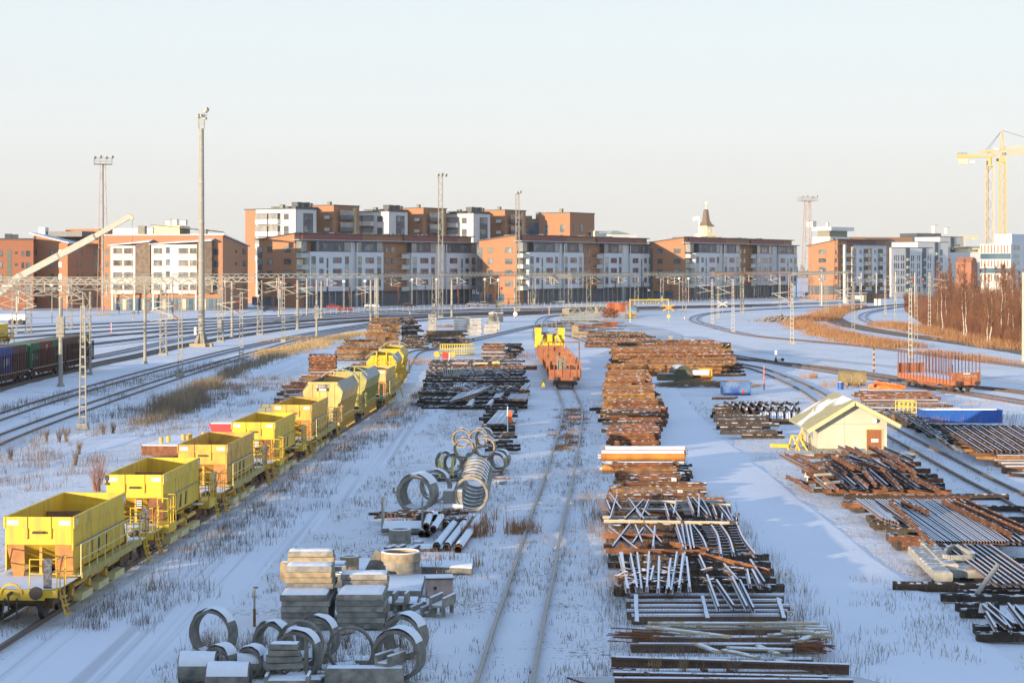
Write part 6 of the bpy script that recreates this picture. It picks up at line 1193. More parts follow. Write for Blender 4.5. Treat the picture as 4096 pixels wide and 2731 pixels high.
XR = [(350,535,655,775),(580,500,390,750),(630,515,700,690),(715,540,600,705),(740,515,905,695),(835,530,815,740),(1055,505,1135,760),(1115,505,1160,770),(1160,510,1210,770),(1200,515,1245,765)]
lay_rails('C2', XR, 'snow topped crossing rail lying across the timbers of row R', 'crossing rails of row R', .5, .12, .2)
def arc_rail(reg, pts, z, label, group, studs=True):
 P_ = [g(reg, x, y, z+.2) for x, y in pts]; cl_ = smooth(P_, 5); c = P_[0]; m_ = MB()
 for sg_, (wd, za, zb_) in (((0,(.14,0,.03))), ((0,(.035,.03,.14))), ((0,(.07,.14,.19)))):
  a = offset(cl_, -wd/2); b_ = offset(cl_, wd/2); q = len(cl_); vs = [(p.x-c.x,p.y-c.y,zz) for zz in (za,zb_) for p in a]+[(p.x-c.x,p.y-c.y,zz) for zz in (zb_,za) for p in b_]
  m_.add(vs, [f for k in range(q-1) for f in ((k,k+1,q+k+1,q+k)[::-1],(q+k,q+k+1,2*q+k+1,2*q+k)[::-1],(2*q+k,2*q+k+1,3*q+k+1,3*q+k)[::-1])])
 if studs:
  for i in range(0, len(cl_)-1, 1):
   p = cl_[i]; tdir = (cl_[min(i+1,len(cl_)-1)]-cl_[max(i-1,0)]).normalized(); s_ = Vector((tdir.y,-tdir.x,0)); a = p-c+s_*.05; b_ = p-c+s_*.42; m_.bar((a.x,a.y,.05), (b_.x,b_.y,.05), .09, .07)
 o = m_.obj('switch_rail', MATS['rail_snow'], loc=(c.x, c.y, z)); return tag(o, label, 'switch rail', group)
for pts in (((1235,510),(1330,640),(1390,785)),((1425,510),(1490,620),(1530,815)),((1520,505),(1610,640),(1660,800)),((1700,515),(1760,650),(1885,815))): arc_rail('C2', pts, .5, 'curved switch rail with snowy fastenings at the right of row R', 'curved switch rails of row R')
for pts in (((330,250),(350,300),(370,350)),((1180,270),(1215,330),(1245,390)),((1320,230),(1380,330),(1420,420)),((1580,310),(1620,400),(1660,470))): arc_rail('C2', pts, .45, 'short toothed switch plate with snow in row S', 'toothed plates of row S')
lay_rails('C2', [(320,770,1370,785),(1300,800,2040,985),(310,620,900,630),(300,715,420,722),(1000,700,1400,770)], 'long rusty rail closing the front of row R', 'front rails of row R', .5, .13, .2, 'beam_rust')
XP = [(470,805,560,1180),(490,800,545,1180),(580,820,650,1180),(650,805,695,1180),(775,800,750,1185),(880,850,870,1185),(1000,860,960,1190),(1065,800,1005,1190),(1150,800,1085,1180),(1165,850,1200,1180),(1130,820,1090,1160),(1300,830,1360,960),(1380,1040,1500,1370),(1480,1090,1660,1355),(1640,1060,1800,1380),(1720,1080,1870,1385),(1560,920,1700,1080),(1830,870,1985,1110),(1800,985,1830,1130),(1850,985,1930,1140),(980,960,985,1180),(610,960,640,1100),(820,960,790,1100)]
lay_rails('C2', XP, 'snow covered rail piece in the bristling bundle of row P', 'rail pieces of row P', .5, .13, .2)
for k in range(46):
 x = random.choice((500,600,660,780,870,970,1050,1130,1200,1400,1600,1700))+rr(-30,30); y = rr(960,1150); A_ = g('C2', x, y, .6); beam('fishplate', 'small snowy fastening plate scattered on the bundle of row P', 'rail fastening', 'fastenings on row P', 'timber', .5, .12, .1, 'rail_snow', (A_.x, A_.y, .6), rr(-.9,.9), rr(-.3,.3))
xc3 = lambda x, Y: xy('C3', x, Y)
row('thick snow covered timber crosswise below the P plate', (67.6,68.5,69.5,70.6,71.8), (xc3(430,68),xc3(440,72)), (xc3(1640,68),xc3(1600,72)), ('rail_snow',), .3, grp='snowy timbers of row O', w_=.42)
for x0, y0, x1, y1 in ((478,345,485,560),(1000,360,1040,530),(1590,375,1640,540)): lay_rails('C3', [(x0,y0,x1,y1)], 'snowy lath lying lengthwise over the thick timbers of row O', 'laths over row O', .4, .14, .1, prof='timber', name='lath', cat='lath')
BD = [(560,560,1920,560,.5),(590,590,1960,597,.35),(575,590,1200,665,.5),(1510,655,1860,635,.5),(1620,625,1870,632,.6),(1700,700,1940,710,.35),(1870,655,2055,668,.45),(1780,690,1900,640,.5),(480,610,900,650,.25),(1190,755,1700,770,.35),(950,720,1130,790,.4),(1160,770,1440,830,.4),(1440,740,1590,805,.3),(1570,850,1680,870,.15),(1750,605,1960,612,.45),(1740,585,1950,590,.3),(1870,640,1985,632,.6)]
for (x0,y0,x1,y1,z_) in BD: lay_rails('C3', [(x0,y0,x1,y1)], 'pale green grey board in the untidy board pile below the O plate', 'boards of the untidy pile', z_, .2, .09, 'wood_pale', 'board', 'timber', 'board', .0)
for k in range(34): x0 = rr(240,420); y0 = rr(660,715); lay_rails('C3', [(x0,y0,x0+rr(150,400),y0+rr(-12,22))] if k % 2 else [(1780+rr(-60,60),745+rr(-10,55),2000+rr(-60,60),765+rr(-20,50))], 'thin rusty reinforcing rod at an end of the board pile', 'reinforcing rods of the board pile', .25, .03, .03, 'rust', 'rod', 'timber', 'rod', .25)
row('snow covered timber under the reinforcing rods', (62.6,63.8,65.2), (xc3(440,63),xc3(440,65)), (xc3(1900,63),xc3(1880,65)), ('rail_snow',), .26, grp='timbers under the rods')
def bigrail(x0, y0, x1, y1, label, H=.36):
 A_ = g('C3', x0, y0, H); B_ = g('C3', x1, y1, H); d = B_-A_; t = thing('steel_beam', label, 'steel beam', (A_.x, A_.y, .06), math.atan2(d.y, d.x), 'long dark beams at the bottom of the yard'); L_ = d.length; m_ = MB()
 m_.box(0,L_,-.13,.13,0,.04); m_.box(0,L_,-.025,.025,.04,H-.07); m_.box(0,L_,-.12,.12,H-.07,H); m_.obj('web', M('beam_deep', (.085,.055,.042), (.14,.075,.05), rough=.8, scale=5, snow=.75), t)
 for k in range(9): m_ = MB(); x = .5+k*(L_-1)/8; m_.box(x-.12,x+.12,-.35,-.02,-.02,.03); m_.obj('clamp', MATS['rail_snow'], t)
 return t
t = bigrail(285, 845, 2150, 905, 'long dark steel beam with yellow number 68-05 across the bottom of the yard'); text_mb('68-05', .19, 'lettering', M('paint_yellow', (.55,.38,.1)), t, (1.3, -.032, .18), (R(90),0,0), .002)
bigrail(300, 965, 1980, 1000, 'long dark steel beam just below the numbered one', .22); bigrail(310, 1010, 2180, 1025, 'long dark steel beam at the very bottom edge', .28)
for k in range(7): A_ = g('C3', 1250, 985+k*8, .2); beam('steel_rod', 'rod in the snowy bundle between the two lowest beams', 'rod', 'rods between the lowest beams', 'timber', 8.5, .09, .07, 'rail_snow', (A_.x-.6+k*.1, A_.y, .12))
row('snowy timber beneath the long dark beams', (58.8,60.6), (xc3(440,59),xc3(440,60.6)), (xc3(1930,59),xc3(1900,60.6)), ('rail_snow',), .2, grp='timbers beneath the long beams')
for x, y in ((1010,950),(570,985),(1215,960),(1910,975)): P = g('C3', x, y, .2); beam('timber_block', 'snowy wedge sticking out below the numbered beam', 'timber block', 'wedges below the numbered beam', 'timber', .5, .1, .1, 'rail_snow', P, 1.2, .3)
for ltr, rg, x, yb, yt, wd in (('U','C1',1275,1295,1205,45),('T','C1',1338,1415,1330,45),('S','C2',1708,505,383,52),('R','S',2945,2100,2048,20),('P','C3',1632,262,172,43),('O','C3',1665,545,475,50)):
 P = g(rg, x, yb); k_ = P.y/FS*REG[rg][2]; H = hy(rg, 0, yt, P.y); w_ = wd*k_; left = ltr == 'S'
 t = thing('letter_plate', 'small white plate with black letter %s on a thin post' % ltr, 'letter plate', P); m_ = MB(); m_.bar((0,0,0), (0,0,H), .035); m_.obj('post', MATS['white_paint'], t)
 x0 = -w_ if left else 0; m_ = MB(); m_.box(x0, x0+w_, -.03, -.018, H-w_*.98, H); pl = m_.obj('plate', MATS['white_paint'], t); text_mb(ltr, w_*.95, 'lettering', MATS['dark_metal'], pl, (x0+w_/2, -.036, H-w_*.5), (R(90),0,0), .002)
c4 = lambda x, Y: xy('C4', x, Y)
row('dark timber base under the rusty crossings before the shed', (107,109,111.5,114,117,121,126), (c4(560,107),c4(330,126)), (c4(1690,107),c4(1400,126)), ('wood_tar','beam_rust'), .26, grp='timber base before the shed', n=1)
XS = [(255,670,500,800),(300,665,560,815),(390,668,585,790),(760,605,960,690),(730,645,900,760),(820,605,1050,700),(900,610,1110,745),(1020,605,1210,700),(1075,610,1300,745),(1150,610,1400,720),(700,685,890,790),(760,700,950,795),(1010,690,1180,790),(1120,700,1330,800),(1230,690,1410,770),(850,690,1060,760),(960,740,1160,800),(1260,720,1420,830),
 (540,850,700,975),(650,800,850,975),(700,745,830,830),(740,800,905,940),(820,795,1015,945),(970,800,1080,935),(1020,800,1180,940),(1100,790,1260,945),(1150,795,1310,975),(1210,795,1450,960),(1360,840,1640,965),(1390,870,1620,975),(880,850,1010,975),(1050,870,1180,975),(620,855,760,975)]
for i, q in enumerate(XS): lay_rails('C4', [q], 'rusty snow lined crossing rail in the piled heap before the shed', 'crossing rails before the shed', .45+(.5 if i < 18 else .15)+.12*(i % 3), .16, .2, 'beam_rust' if i % 3 else 'rail_snow')
for i in range(24): x0 = rr(300,1350); y0 = rr(650,900); lay_rails('C4', [(x0,y0,x0+rr(90,200),y0+rr(60,120))], 'lower rusty rail in the piled heap before the shed', 'crossing rails before the shed', rr(.3,.7), .16, .2, 'beam_rust')
lay_rails('C4', [(390,680,560,684),(530,745,690,725),(720,690,900,688),(1280,688,1410,684),(570,855,680,850),(650,925,760,915),(1240,655,1280,650),(860,695,960,690)], 'pale wooden batten across the rusty crossings before the shed', 'battens before the shed', 1.0, .16, .12, 'wood_pale', 'batten', 'timber', 'batten')
lay_rails('C4', [(640,985,1715,992),(780,1090,960,1100),(1205,1060,1900,1045),(1215,1385,1460,1380),(1280,1430,1540,1435)], 'rusty beam closing a row at the edge of the right lane', 'edge beams of the right field', .45, .2, .22, 'beam_rust', 'steel_beam', 'I', 'steel beam')
for (x, y) in ((690,1000),(740,1010),(890,1010),(1060,1015),(1270,1020),(1600,1010),(870,1115),(930,1150),(1080,1250),(1110,1300),(1160,1300),(1250,1335),(1350,1460),(1250,1410),(1310,1475),(860,990)): P = g('C4', x, y+28); beam('timber_block', 'snow capped black timber end at the edge of the right lane', 'timber block', 'timber ends along the right lane', 'timber', .7, 1.2, .3, 'wood_tar', (P.x, P.y+.5, .02), rr(-.1,.1))
LR = [(910+k*26,1060+k*2,1140+k*27,1230+k*8) for k in range(6)]+[(1080+k*52,1066,1590+k*52,1425) for k in range(16)]+[(1105+k*52,1066,1615+k*52,1425) for k in range(12)]
for q in LR: lay_rails('C4', [q], 'long snow topped rail in the wide parallel field right of the lane', 'long parallel rails of the right field', .62, .12, .16)
lay_rails('C4', [(1200,1060,1560,1425),(1650,1066,2240,1350),(1740,1066,2352,1330),(1300,1080,1530,1165),(1860,1060,2352,1290)], 'rusty rail standing proud over the wide parallel field', 'proud rails of the right field', .82, .16, .22, 'beam_rust')
for k in range(8): lay_rails('C4', [(1640+k*60,1430+k*4,2120+k*60,1790)], 'snowy rail in the lower field at the right edge', 'lower right field rails', .5, .13, .16)
row('dark timber carrying the wide parallel rails', (86.5,90,94,98.5,103.5), (c4(1240,86.5),c4(800,103.5)), (c4(2700,86.5),c4(2250,103.5)), ('wood_tar',), .3, grp='timbers under the parallel rails', n=1)
row('long dark beam crosswise in the lower right field', (72.5,76,78.5,80.6), (xy('C5',1360,72.5),xy('C5',1160,80.6)), (xy('C5',2400,72.5),xy('C5',2400,80.6)), ('beam_dark',), .24, .1, grp='dark beams of the lower right field', name='steel_beam')
for (x0,y0,x1,y1,w_,h_) in ((1000,415,1230,640,.7,.35),(1080,370,1290,580,.6,.4),(1240,540,1400,600,.9,.3),(1370,540,1520,610,.9,.3),(1180,360,1310,420,.9,.3)):
 A_ = g('C5', x0, y0, .55); B_ = g('C5', x1, y1, .55); d = B_-A_; beam('concrete_post', 'weathered concrete block with snow on the pile at the right lane edge', 'concrete block', 'concrete blocks at the lane edge', 'timber', d.length, w_, h_, 'concrete', ((A_.x+B_.x)/2, (A_.y+B_.y)/2, .2+h_*.3), math.atan2(d.y,d.x))
arc = [(1235,500),(1260,440),(1330,415),(1400,440),(1490,490)]; P_ = [g('C5', x, y, .7) for x, y in arc]; m_ = MB(); c = P_[0]; cl_ = smooth(P_+[g('C5',1400,505,.7), g('C5',1290,510,.7), P_[0]], 5)
for p, q in zip(cl_, cl_[1:]): m_.bar((p.x-c.x,p.y-c.y,0), (q.x-c.x,q.y-c.y,0), .12, .24)
tag(m_.obj('concrete_loop', MATS['concrete'], loc=(c.x, c.y, .75)), 'curved grey frame lying on the concrete blocks', 'frame')
A_ = g('C5', 1515, 880); m_ = MB(); m_.tube((0,0,.3), (1.1,1.4,1.15), .09, n=10); tag(m_.obj('steel_pipe', MATS['pipe_grey'], loc=A_), 'short blue grey pipe leaning out of the timbers lower right', 'pipe')
for (x0,y0,x1,y1) in ((1560,890,1780,1080),(1620,890,1830,1060),(1790,890,1922,1060),(1700,950,1810,1090),(1850,900,1990,1050),(1600,960,1680,1090)): lay_rails('C5', [(x0,y0,x1,y1)], 'snowy splayed rail piece at the lower right corner', 'splayed rails in the lower right corner', .35, .14, .18)
for (x,y,L_) in ((1450,850,2.2),(1250,700,1.0),(1780,700,1.0),(1620,690,.6),(1500,760,6),(1750,1120,2.2),(1850,1190,2.4),(1520,930,1.4),(1700,860,2.5),(1540,520,1.0),(1530,590,1.2),(1500,980,1.0)): P = g('C5', x, y+20); beam('timber_beam', 'snow covered dark timber in the lower right corner of the yard', 'timber beam', 'timbers in the lower right corner', 'timber', L_, .35, .3, 'wood_tar', (P.x, P.y, .0), rr(-.15,.15))
for reg, x, y in (('C5',1565,1005),('C5',980,480),('C4',490,905)): P = g(reg, x, y); m_ = MB(); m_.bar((0,0,0),(0,0,.35),.04); m_.box(-.2,.2,-.03,-.01,.2,.55); tag(m_.obj('blank_plate', MATS['white_paint'], loc=P, rot=(.3,0,.3)), 'tilted blank white plate at the edge of the right field', 'plate', 'blank plates of the right field')
stack('long rusty beam in the rows behind the shed roof', 'beams behind the shed', (c4(1000,170), c4(1750,170)), (c4(890,187), c4(1530,187)), 168, 188, .3, .5, 7, mats=('beam_rust','rail_snow'), w_=.5, h_=.24, rz=.01, seed=22, minlen=.8)
for k in range(18): x0 = 1640+k*38; lay_rails('C4', [(x0,440,x0+330,650 if k < 12 else 640)], 'snow lined rail in the sunlit row at the right edge', 'rails of the sunlit right row', .65, .16, .18, 'rail_snow' if k % 2 else 'beam_rust')
for k in range(6): x0 = 1190+k*60; lay_rails('C4', [(x0,300+k*18,x0+260,430+k*40)], 'dark rail slanting down beside the blue trough', 'dark rails by the blue trough', .45, .16, .2, 'beam_dark')
for k in range(5): y = 575+k*30; lay_rails('C4', [(1760+k*45,y,2300,y+4)], 'orange rusty sleeper frame under the sunlit rails', 'sleeper frames at the right edge', .3, .3, .22, 'beam_ochre', 'steel_beam', 'timber', 'steel beam')
lay_rails('C4', [(1380,412,2400,440),(1440,425,2400,452)], 'long black beam just below the blue trough', 'black beams below the trough', .4, .25, .25, 'beam_dark', 'steel_beam', 'timber', 'steel beam')
for k in range(26): x = 1110+k*44; y = 330+k*17.5; P = g('C4', x, y); [beam('timber_block', 'snow capped dark support block along the slanting right rows', 'timber block', 'support blocks of the right rows', 'timber', .8, .9, .3, 'wood_tar', (P.x+rr(-.3,.3)+j*1.4, P.y+rr(-.3,.8)+j*.6, 0), rr(-.2,.2)) for j in (0,1)] if x < 2000 else None
stack('rusty beam in the stack cut by the right edge', 'beams at the right edge', (c4(2170,116), c4(2600,116)), (c4(2120,121), c4(2600,121)), 115, 121, .3, .6, 4, mats=('beam_ochre','rail_snow'), w_=.4, h_=.22, seed=23, minlen=.9)
# ================================================================ CONCRETE RINGS, SLABS, TROUGHS, PIPES
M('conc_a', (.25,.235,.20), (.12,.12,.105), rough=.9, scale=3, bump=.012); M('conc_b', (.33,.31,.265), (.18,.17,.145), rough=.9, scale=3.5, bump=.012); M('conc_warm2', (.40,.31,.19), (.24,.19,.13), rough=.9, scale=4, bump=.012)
def snow_arc(r, L_, t, f0=.18, f1=.82, h=.09, y0=0, seed=0):
 m_ = MB(); n = 16; q = 6
 for i in range(q+1):
  y = y0+L_*(.03+.94*i/q)
  for k in range(n+1):
   a = math.pi*(f0+(f1-f0)*k/n); hh = h*math.sin(math.pi*k/n)**.7*(.8+.4*mn.noise(Vector((k*.4, i*.6, seed*3.1))))+.004; m_.v.append(((r+hh)*math.cos(a), y, r+(r+hh)*math.sin(a)))
 for i in range(q):
  for k in range(n): a = i*(n+1)+k; m_.f.append((a, a+1, a+n+2, a+n+1)); m_.mi.append(0)
 m_.obj('snow', MATS['snow_cap'], t, smooth=True)
def ring(label, P, r, L_, th=.1, rz=0., z=0., mat='conc_a', snow=True, bell=False, group='concrete rings of the yard', seed=0):
 t = thing('concrete_ring', label, 'concrete ring', (P[0], P[1], z), rz, group); m_ = MB(); n = 36; segs = [(0, r, r-th), (L_, r, r-th)]
 if bell: segs = [(0, r, r-th), (.12, r, r-th), (.14, r*.93, r-th), (L_, r*.93, r-th)]
 vs = []
 for (y, ro, ri) in segs:
  for rad in (ro, ri):
   for k in range(n): a = 2*math.pi*k/n; vs.append((rad*math.cos(a), y, r+rad*math.sin(a)))
 fs = []; q = len(segs)
 for i in range(q-1):
  a, b_ = 2*i*n, 2*(i+1)*n
  for k in range(n): k1 = (k+1) % n; fs += [(a+k, a+k1, b_+k1, b_+k), (a+n+k1, a+n+k, b_+n+k, b_+n+k1)]
 e = 2*(q-1)*n
 for k in range(n): k1 = (k+1) % n; fs += [(k1, k, n+k, n+k1), (e+k, e+k1, e+n+k1, e+n+k)]
 m_.add(vs, fs)
 m_.obj('ring', MATS[mat], t)
 m_ = MB(); m2 = [(.0, r-th*.55, r-th*.0-.0)];
 vs = []
 for (y, rad) in ((-.012, r-th*.12), (-.012, r-th*.5), (.0, r-th*.5), (.0, r-th*.12)):
  for k in range(n): a = 2*math.pi*k/n; vs.append((rad*math.cos(a), y, r+rad*math.sin(a)))
 m_.add(vs, [(i*n+(k+1) % n, i*n+k, (i+1) % 4*n+k, (i+1) % 4*n+(k+1) % n) for i in range(4) for k in range(n)]); m_.obj('rim', MATS[mat], t)
 if snow: snow_arc(r, L_, t, seed=seed)
 m_ = MB(); vs = []      # snow lying inside at the bottom
 for y in (.02, L_-.02):
  for k in range(9): a = math.pi*(1.28+.44*k/8); vs.append(((r-th-.002)*math.cos(a), y, r+(r-th-.03-.02*math.sin(math.pi*k/8))*math.sin(a)))
 m_.add(vs, [(k, k+1, 9+k+1, 9+k) for k in range(8)]); m_.obj('inner_snow', MATS['snow_cap'], t, smooth=True)
 return t
def rg(label, reg, xc, ybot, wpx, L_, rz=0., z=0., seed=0, **kw):
 P = g(reg, xc, ybot, z+.02); r = wpx*REG[reg][2]*P.y/FS/2; return ring(label, P, r, L_, rz=rz, z=z, seed=seed, **kw)
rg('large concrete ring standing leftmost of the front group', 'B3', 385, 668, 385, .5, -.35, seed=1, th=.085)
rg('concrete ring with snow hood second from the left of the front group', 'B3', 872, 715, 330, .45, -.45, seed=2)
rg('small concrete ring half sunk before the leftmost ring', 'B3', 440, 845, 265, .5, -.5, seed=3); rg('small concrete ring half sunk left of the snowy pipes', 'B3', 705, 835, 245, .5, -.4, seed=4)
rg('dark mouthed concrete ring behind the snowy one at the front centre', 'B3', 1118, 755, 385, .35, -.1, seed=5, snow=False); rg('concrete ring with thick snow at the front centre by the angle blocks', 'B3', 1085, 860, 405, .5, -.25, seed=6)
rg('concrete ring with pointed snow hood in the second rank, centre', 'B3', 1250, 690, 345, .5, -.3, seed=7); rg('thin concrete ring with bare top right of the angle blocks', 'B3', 1535, 800, 385, .2, -.05, seed=8, snow=False, th=.075)
rg('concrete ring with pointed snow hood at the back right of the front group', 'B3', 1955, 680, 350, .6, -.4, seed=9); rg('largest front concrete ring with thick snow at the right of the front group', 'B3', 1905, 868, 420, .6, -.3, seed=10)
rg('double flanged pipe ring lying left of the grey wooden box', 'B5', 672, 1180, 400, 1.3, -.25, seed=11, bell=True, mat='conc_b', th=.17); rg('ring behind the double flanged pipe', 'B5', 880, 1060, 330, .5, -.3, seed=12, mat='conc_b')
for k in range(7):
 f = k/6; rg(('front ring of the long row of seven with a lit crown' if k == 0 else 'ring number %s from the front in the long row of seven' % ('one','two','three','four','five','six','seven')[k]), 'B5', 1262+f*58, 1165-f*235, 370-f*44, .32, -.18, seed=13+k, mat='conc_b', th=.12, snow=k > 0, group='long row of seven rings')
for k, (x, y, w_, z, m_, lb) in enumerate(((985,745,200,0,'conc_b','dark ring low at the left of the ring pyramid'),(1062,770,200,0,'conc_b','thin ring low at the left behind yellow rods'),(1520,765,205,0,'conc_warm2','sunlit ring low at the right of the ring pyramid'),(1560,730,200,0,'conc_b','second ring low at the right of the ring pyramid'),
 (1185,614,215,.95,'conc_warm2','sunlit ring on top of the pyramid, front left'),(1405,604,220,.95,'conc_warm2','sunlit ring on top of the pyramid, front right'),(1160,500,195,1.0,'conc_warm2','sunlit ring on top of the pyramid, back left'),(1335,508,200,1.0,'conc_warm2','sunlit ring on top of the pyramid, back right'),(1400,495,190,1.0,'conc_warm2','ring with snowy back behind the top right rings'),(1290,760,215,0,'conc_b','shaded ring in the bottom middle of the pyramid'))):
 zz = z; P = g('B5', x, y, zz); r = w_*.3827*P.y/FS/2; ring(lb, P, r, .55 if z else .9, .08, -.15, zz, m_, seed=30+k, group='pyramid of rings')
def well(label, reg, xc, ybot, wpx, hpx, z=0., th=.1, mat='conc_b', group='flat lying well rings', snow=True):
 x, y = s(reg, xc, ybot); k_ = REG[reg][2]; Y = FS*(HC-z)/(y-HZ); r = wpx*k_*Y/FS/2; H = hpx*k_*Y/FS; t = thing('well_ring', label, 'well ring', ((x-CX)*Y/FS, Y+r, z), 0, group); m_ = MB(); n = 40; vs = []
 for (zz, rad) in ((0,r),(H,r),(H,r-th),(0,r-th)):
  for q in range(n): a = 2*math.pi*q/n; vs.append((rad*math.cos(a), rad*math.sin(a), zz))
 m_.add(vs, [(i*n+q, i*n+(q+1) % n, (i+1) % 4*n+(q+1) % n, (i+1) % 4*n+q) for i in range(4) for q in range(n)]); m_.obj('ring', MATS[mat], t)
 if snow:
  m_ = MB(); vs = []
  for (rad, zz) in ((r-th*.95,H+.003),(r-th*.7,H+.04),(r-th*.3,H+.045),(r-.005,H+.003)):
   for q in range(n): a = 2*math.pi*q/n; vs.append((rad*math.cos(a), rad*math.sin(a), zz))
  m_.add(vs, [(i*n+(q+1) % n, i*n+q, (i+1)*n+q, (i+1)*n+(q+1) % n) for i in range(3) for q in range(n)]); m_.obj('snow', MATS['snow_cap'], t, smooth=True)
 return t
a_ = well('lowest well ring of the stack of three beside the leaning slab', 'B4', 1400, 760, 410, 95, 0, snow=False); z1 = 95*.4252*a_.location.y/FS
b_ = well('middle well ring of the stack of three', 'B4', 1400, 670, 375, 88, z1+.01, snow=False); z2 = z1+88*.4252*b_.location.y/FS+.01
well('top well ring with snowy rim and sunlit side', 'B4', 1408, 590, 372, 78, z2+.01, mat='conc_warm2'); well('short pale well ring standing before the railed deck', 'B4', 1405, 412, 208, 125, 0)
def slab(label, P, L_, w_, th, rz=0., tilt=(0,0), mat='conc_b', snow=.05, group=None, name='concrete_slab', cat='concrete slab'):
 t = thing(name, label, cat, P, rz, group); t.rotation_euler = (tilt[0], tilt[1], rz); m_ = MB(); m_.box(0,L_,0,w_,0,th); m_.obj('slab', MATS[mat], t)
 if snow:
  m_ = MB(); n, q = 14, 6; vs = []
  for i in range(n+1):
   for j in range(q+1): e = min(i, n-i, j, q-j); vs.append((L_*(.02+.96*i/n)+(.03*mn.noise(Vector((i,j,L_))) if e == 0 else 0), w_*(.03+.94*j/q), th+(.004 if e == 0 else snow*(.85+.3*mn.noise(Vector((i*.6,j*.6,L_*3)))))))
  m_.add(vs, [(i*(q+1)+j, (i+1)*(q+1)+j, (i+1)*(q+1)+j+1, i*(q+1)+j+1) for i in range(n) for j in range(q)]); m_.obj('snow', MATS['snow_cap'], t, smooth=True)
 return t
def pslab(label, reg, x0, x1, yb, hgt_px, depth, z=0., **kw):
 "slab whose front face is seen between columns x0..x1, bottom row yb at height z, hgt_px tall"
 a = s(reg, x0, yb); b_ = s(reg, x1, yb); Y = FS*(HC-z)/(a[1]-HZ); k_ = Y/FS; return slab(label, ((a[0]-CX)*k_, Y, z), (b_[0]-a[0])*k_, depth, hgt_px*REG[reg][2]*k_, **kw)
def slabstack(lab, grp, reg, x0, x1, ybot, n, rise, depth, shrink, mats):
 a = s(reg, x0, ybot); Y0_ = FS*HC/(a[1]-HZ); z = 0
 for i in range(n):
  Y = Y0_+shrink[i]; k_ = Y/FS; X0_ = (s(reg, x0, 0)[0]-CX)*Y0_/FS+rr(-.04,.04); L_ = (x1-x0)*REG[reg][2]*Y0_/FS
  slab(lab, (X0_, Y, z), L_*rr(.96,1.0), depth-shrink[i], rise*.93, rz=rr(-.015,.02), mat=mats[i], snow=.055 if (i+1 == n or shrink[i+1] > shrink[i]+.3) else 0, group=grp); z += rise
slabstack('thick weathered slab in the tall left slab stack with snow ledges', 'slabs of the left stack', 'B4', 290, 745, 1215, 12, .19, 2.9, [0,0,.03,.0,.05,.0,1.3,1.3,1.33,1.3,2.2,2.25], ['conc_a','conc_b','conc_a','conc_b','conc_b','conc_a','conc_b','conc_warm2','conc_warm2','conc_b','conc_warm2','conc_b'])
slabstack('thick weathered slab in the right slab stack under a snow cushion', 'slabs of the right stack', 'B4', 812, 1262, 1210, 8, .19, 2.9, [0,.02,.0,.03,.0,.0,1.9,1.93], ['conc_a','conc_b','conc_a','conc_b','conc_a','conc_b','conc_a','conc_b'])
t = pslab('upright ochre concrete panel with two rusty lifting loops', 'B4', 283, 700, 760, 178, .16, z=1.0, mat='conc_warm2', snow=.03, name='concrete_wall_block', cat='concrete panel')
for x in (.45, 1.2): m_ = MB(); m_.bar((x,-.05,.75),(x+.1,-.1,.4),.025); m_.bar((x+.1,-.1,.4),(x-.06,-.1,.3),.025); m_.bar((x,-.02,.74),(x+.12,.0,.86),.025); m_.obj('lifting_loop', MATS['rust'], t)
pslab('tilted ochre concrete block at the back left of the slabs', 'B4', 455, 780, 640, 120, .9, z=.5, mat='conc_warm2', tilt=(0,-.03)); pslab('grey concrete block with a hole beside the ochre panel', 'B4', 600, 745, 700, 100, .5, z=.6, mat='conc_b', rz=.25)
pslab('grey flat slab with snow between the ochre panel and the barrels', 'B4', 730, 890, 655, 52, .9, z=.6, mat='conc_b'); pslab('grey beam with a sunlit wedge behind the slab stacks', 'B4', 710, 905, 700, 75, .3, z=.5, mat='conc_b', snow=.02)
well('rounded ochre concrete drum behind the grey beam', 'B4', 930, 725, 178, 185, 0, mat='conc_warm2', group=None); well('grey drum low behind the left slab stack', 'B4', 830, 850, 145, 150, 0, group=None)
t = slab('slanting grey slab leaning against the well rings', g('B4', 1030, 760), 1.1, .14, 1.35, rz=.1, tilt=(-.2,.50), mat='conc_a', snow=0)
def trough(label, P, L_, w_, h_, rz=0, group='concrete channel pieces', legs=False, z=0):
 t = thing('concrete_trough', label, 'concrete channel', (P[0],P[1],z), rz, group); m_ = MB(); b0 = .32 if legs else 0; m_.box(0,w_,0,L_,b0,b0+.08); m_.box(0,.08,0,L_,b0+.08,b0+h_); m_.box(w_-.08,w_,0,L_,b0+.08,b0+h_)
 m_.obj('channel', MATS['conc_b'], t)
 if legs:
  for x in (.03, w_-.15):
   for y in (.1, L_-.25): m_ = MB(); m_.box(x,x+.12,y,y+.12,0,b0); m_.obj('leg', MATS['conc_b'], t)
 for (a, c, zz) in ((.0,.08,b0+h_),(w_-.08,w_,b0+h_),(.09,w_-.09,b0+.08)): m_ = MB(); m_.prism([(a,zz+.001),(c,zz+.001),(c-.01,zz+.035),(a+.01,zz+.035)], .01, L_-.01); m_.obj('snow', MATS['snow_cap'], t)
 return t
trough('concrete channel on legs rightmost of the row by the pink box', g('B4', 1685, 1095), 1.2, .55, .33, -.32, legs=True); trough('concrete channel on the ground left of the one on legs', g('B4', 1500, 1080), 1.0, .5, .28, -.35); trough('tall narrow concrete channel right of the snowy slabs', g('B4', 1335, 1070), .9, .5, .38, -.1, legs=True); trough('small concrete channel piece between the two channels', g('B4', 1600,1080), .6, .4, .25, -.35)
trough('small concrete channel alone in the snow left of the flanged pipe', g('B5', 445, 968), .7, .5, .3, 0, group=None)
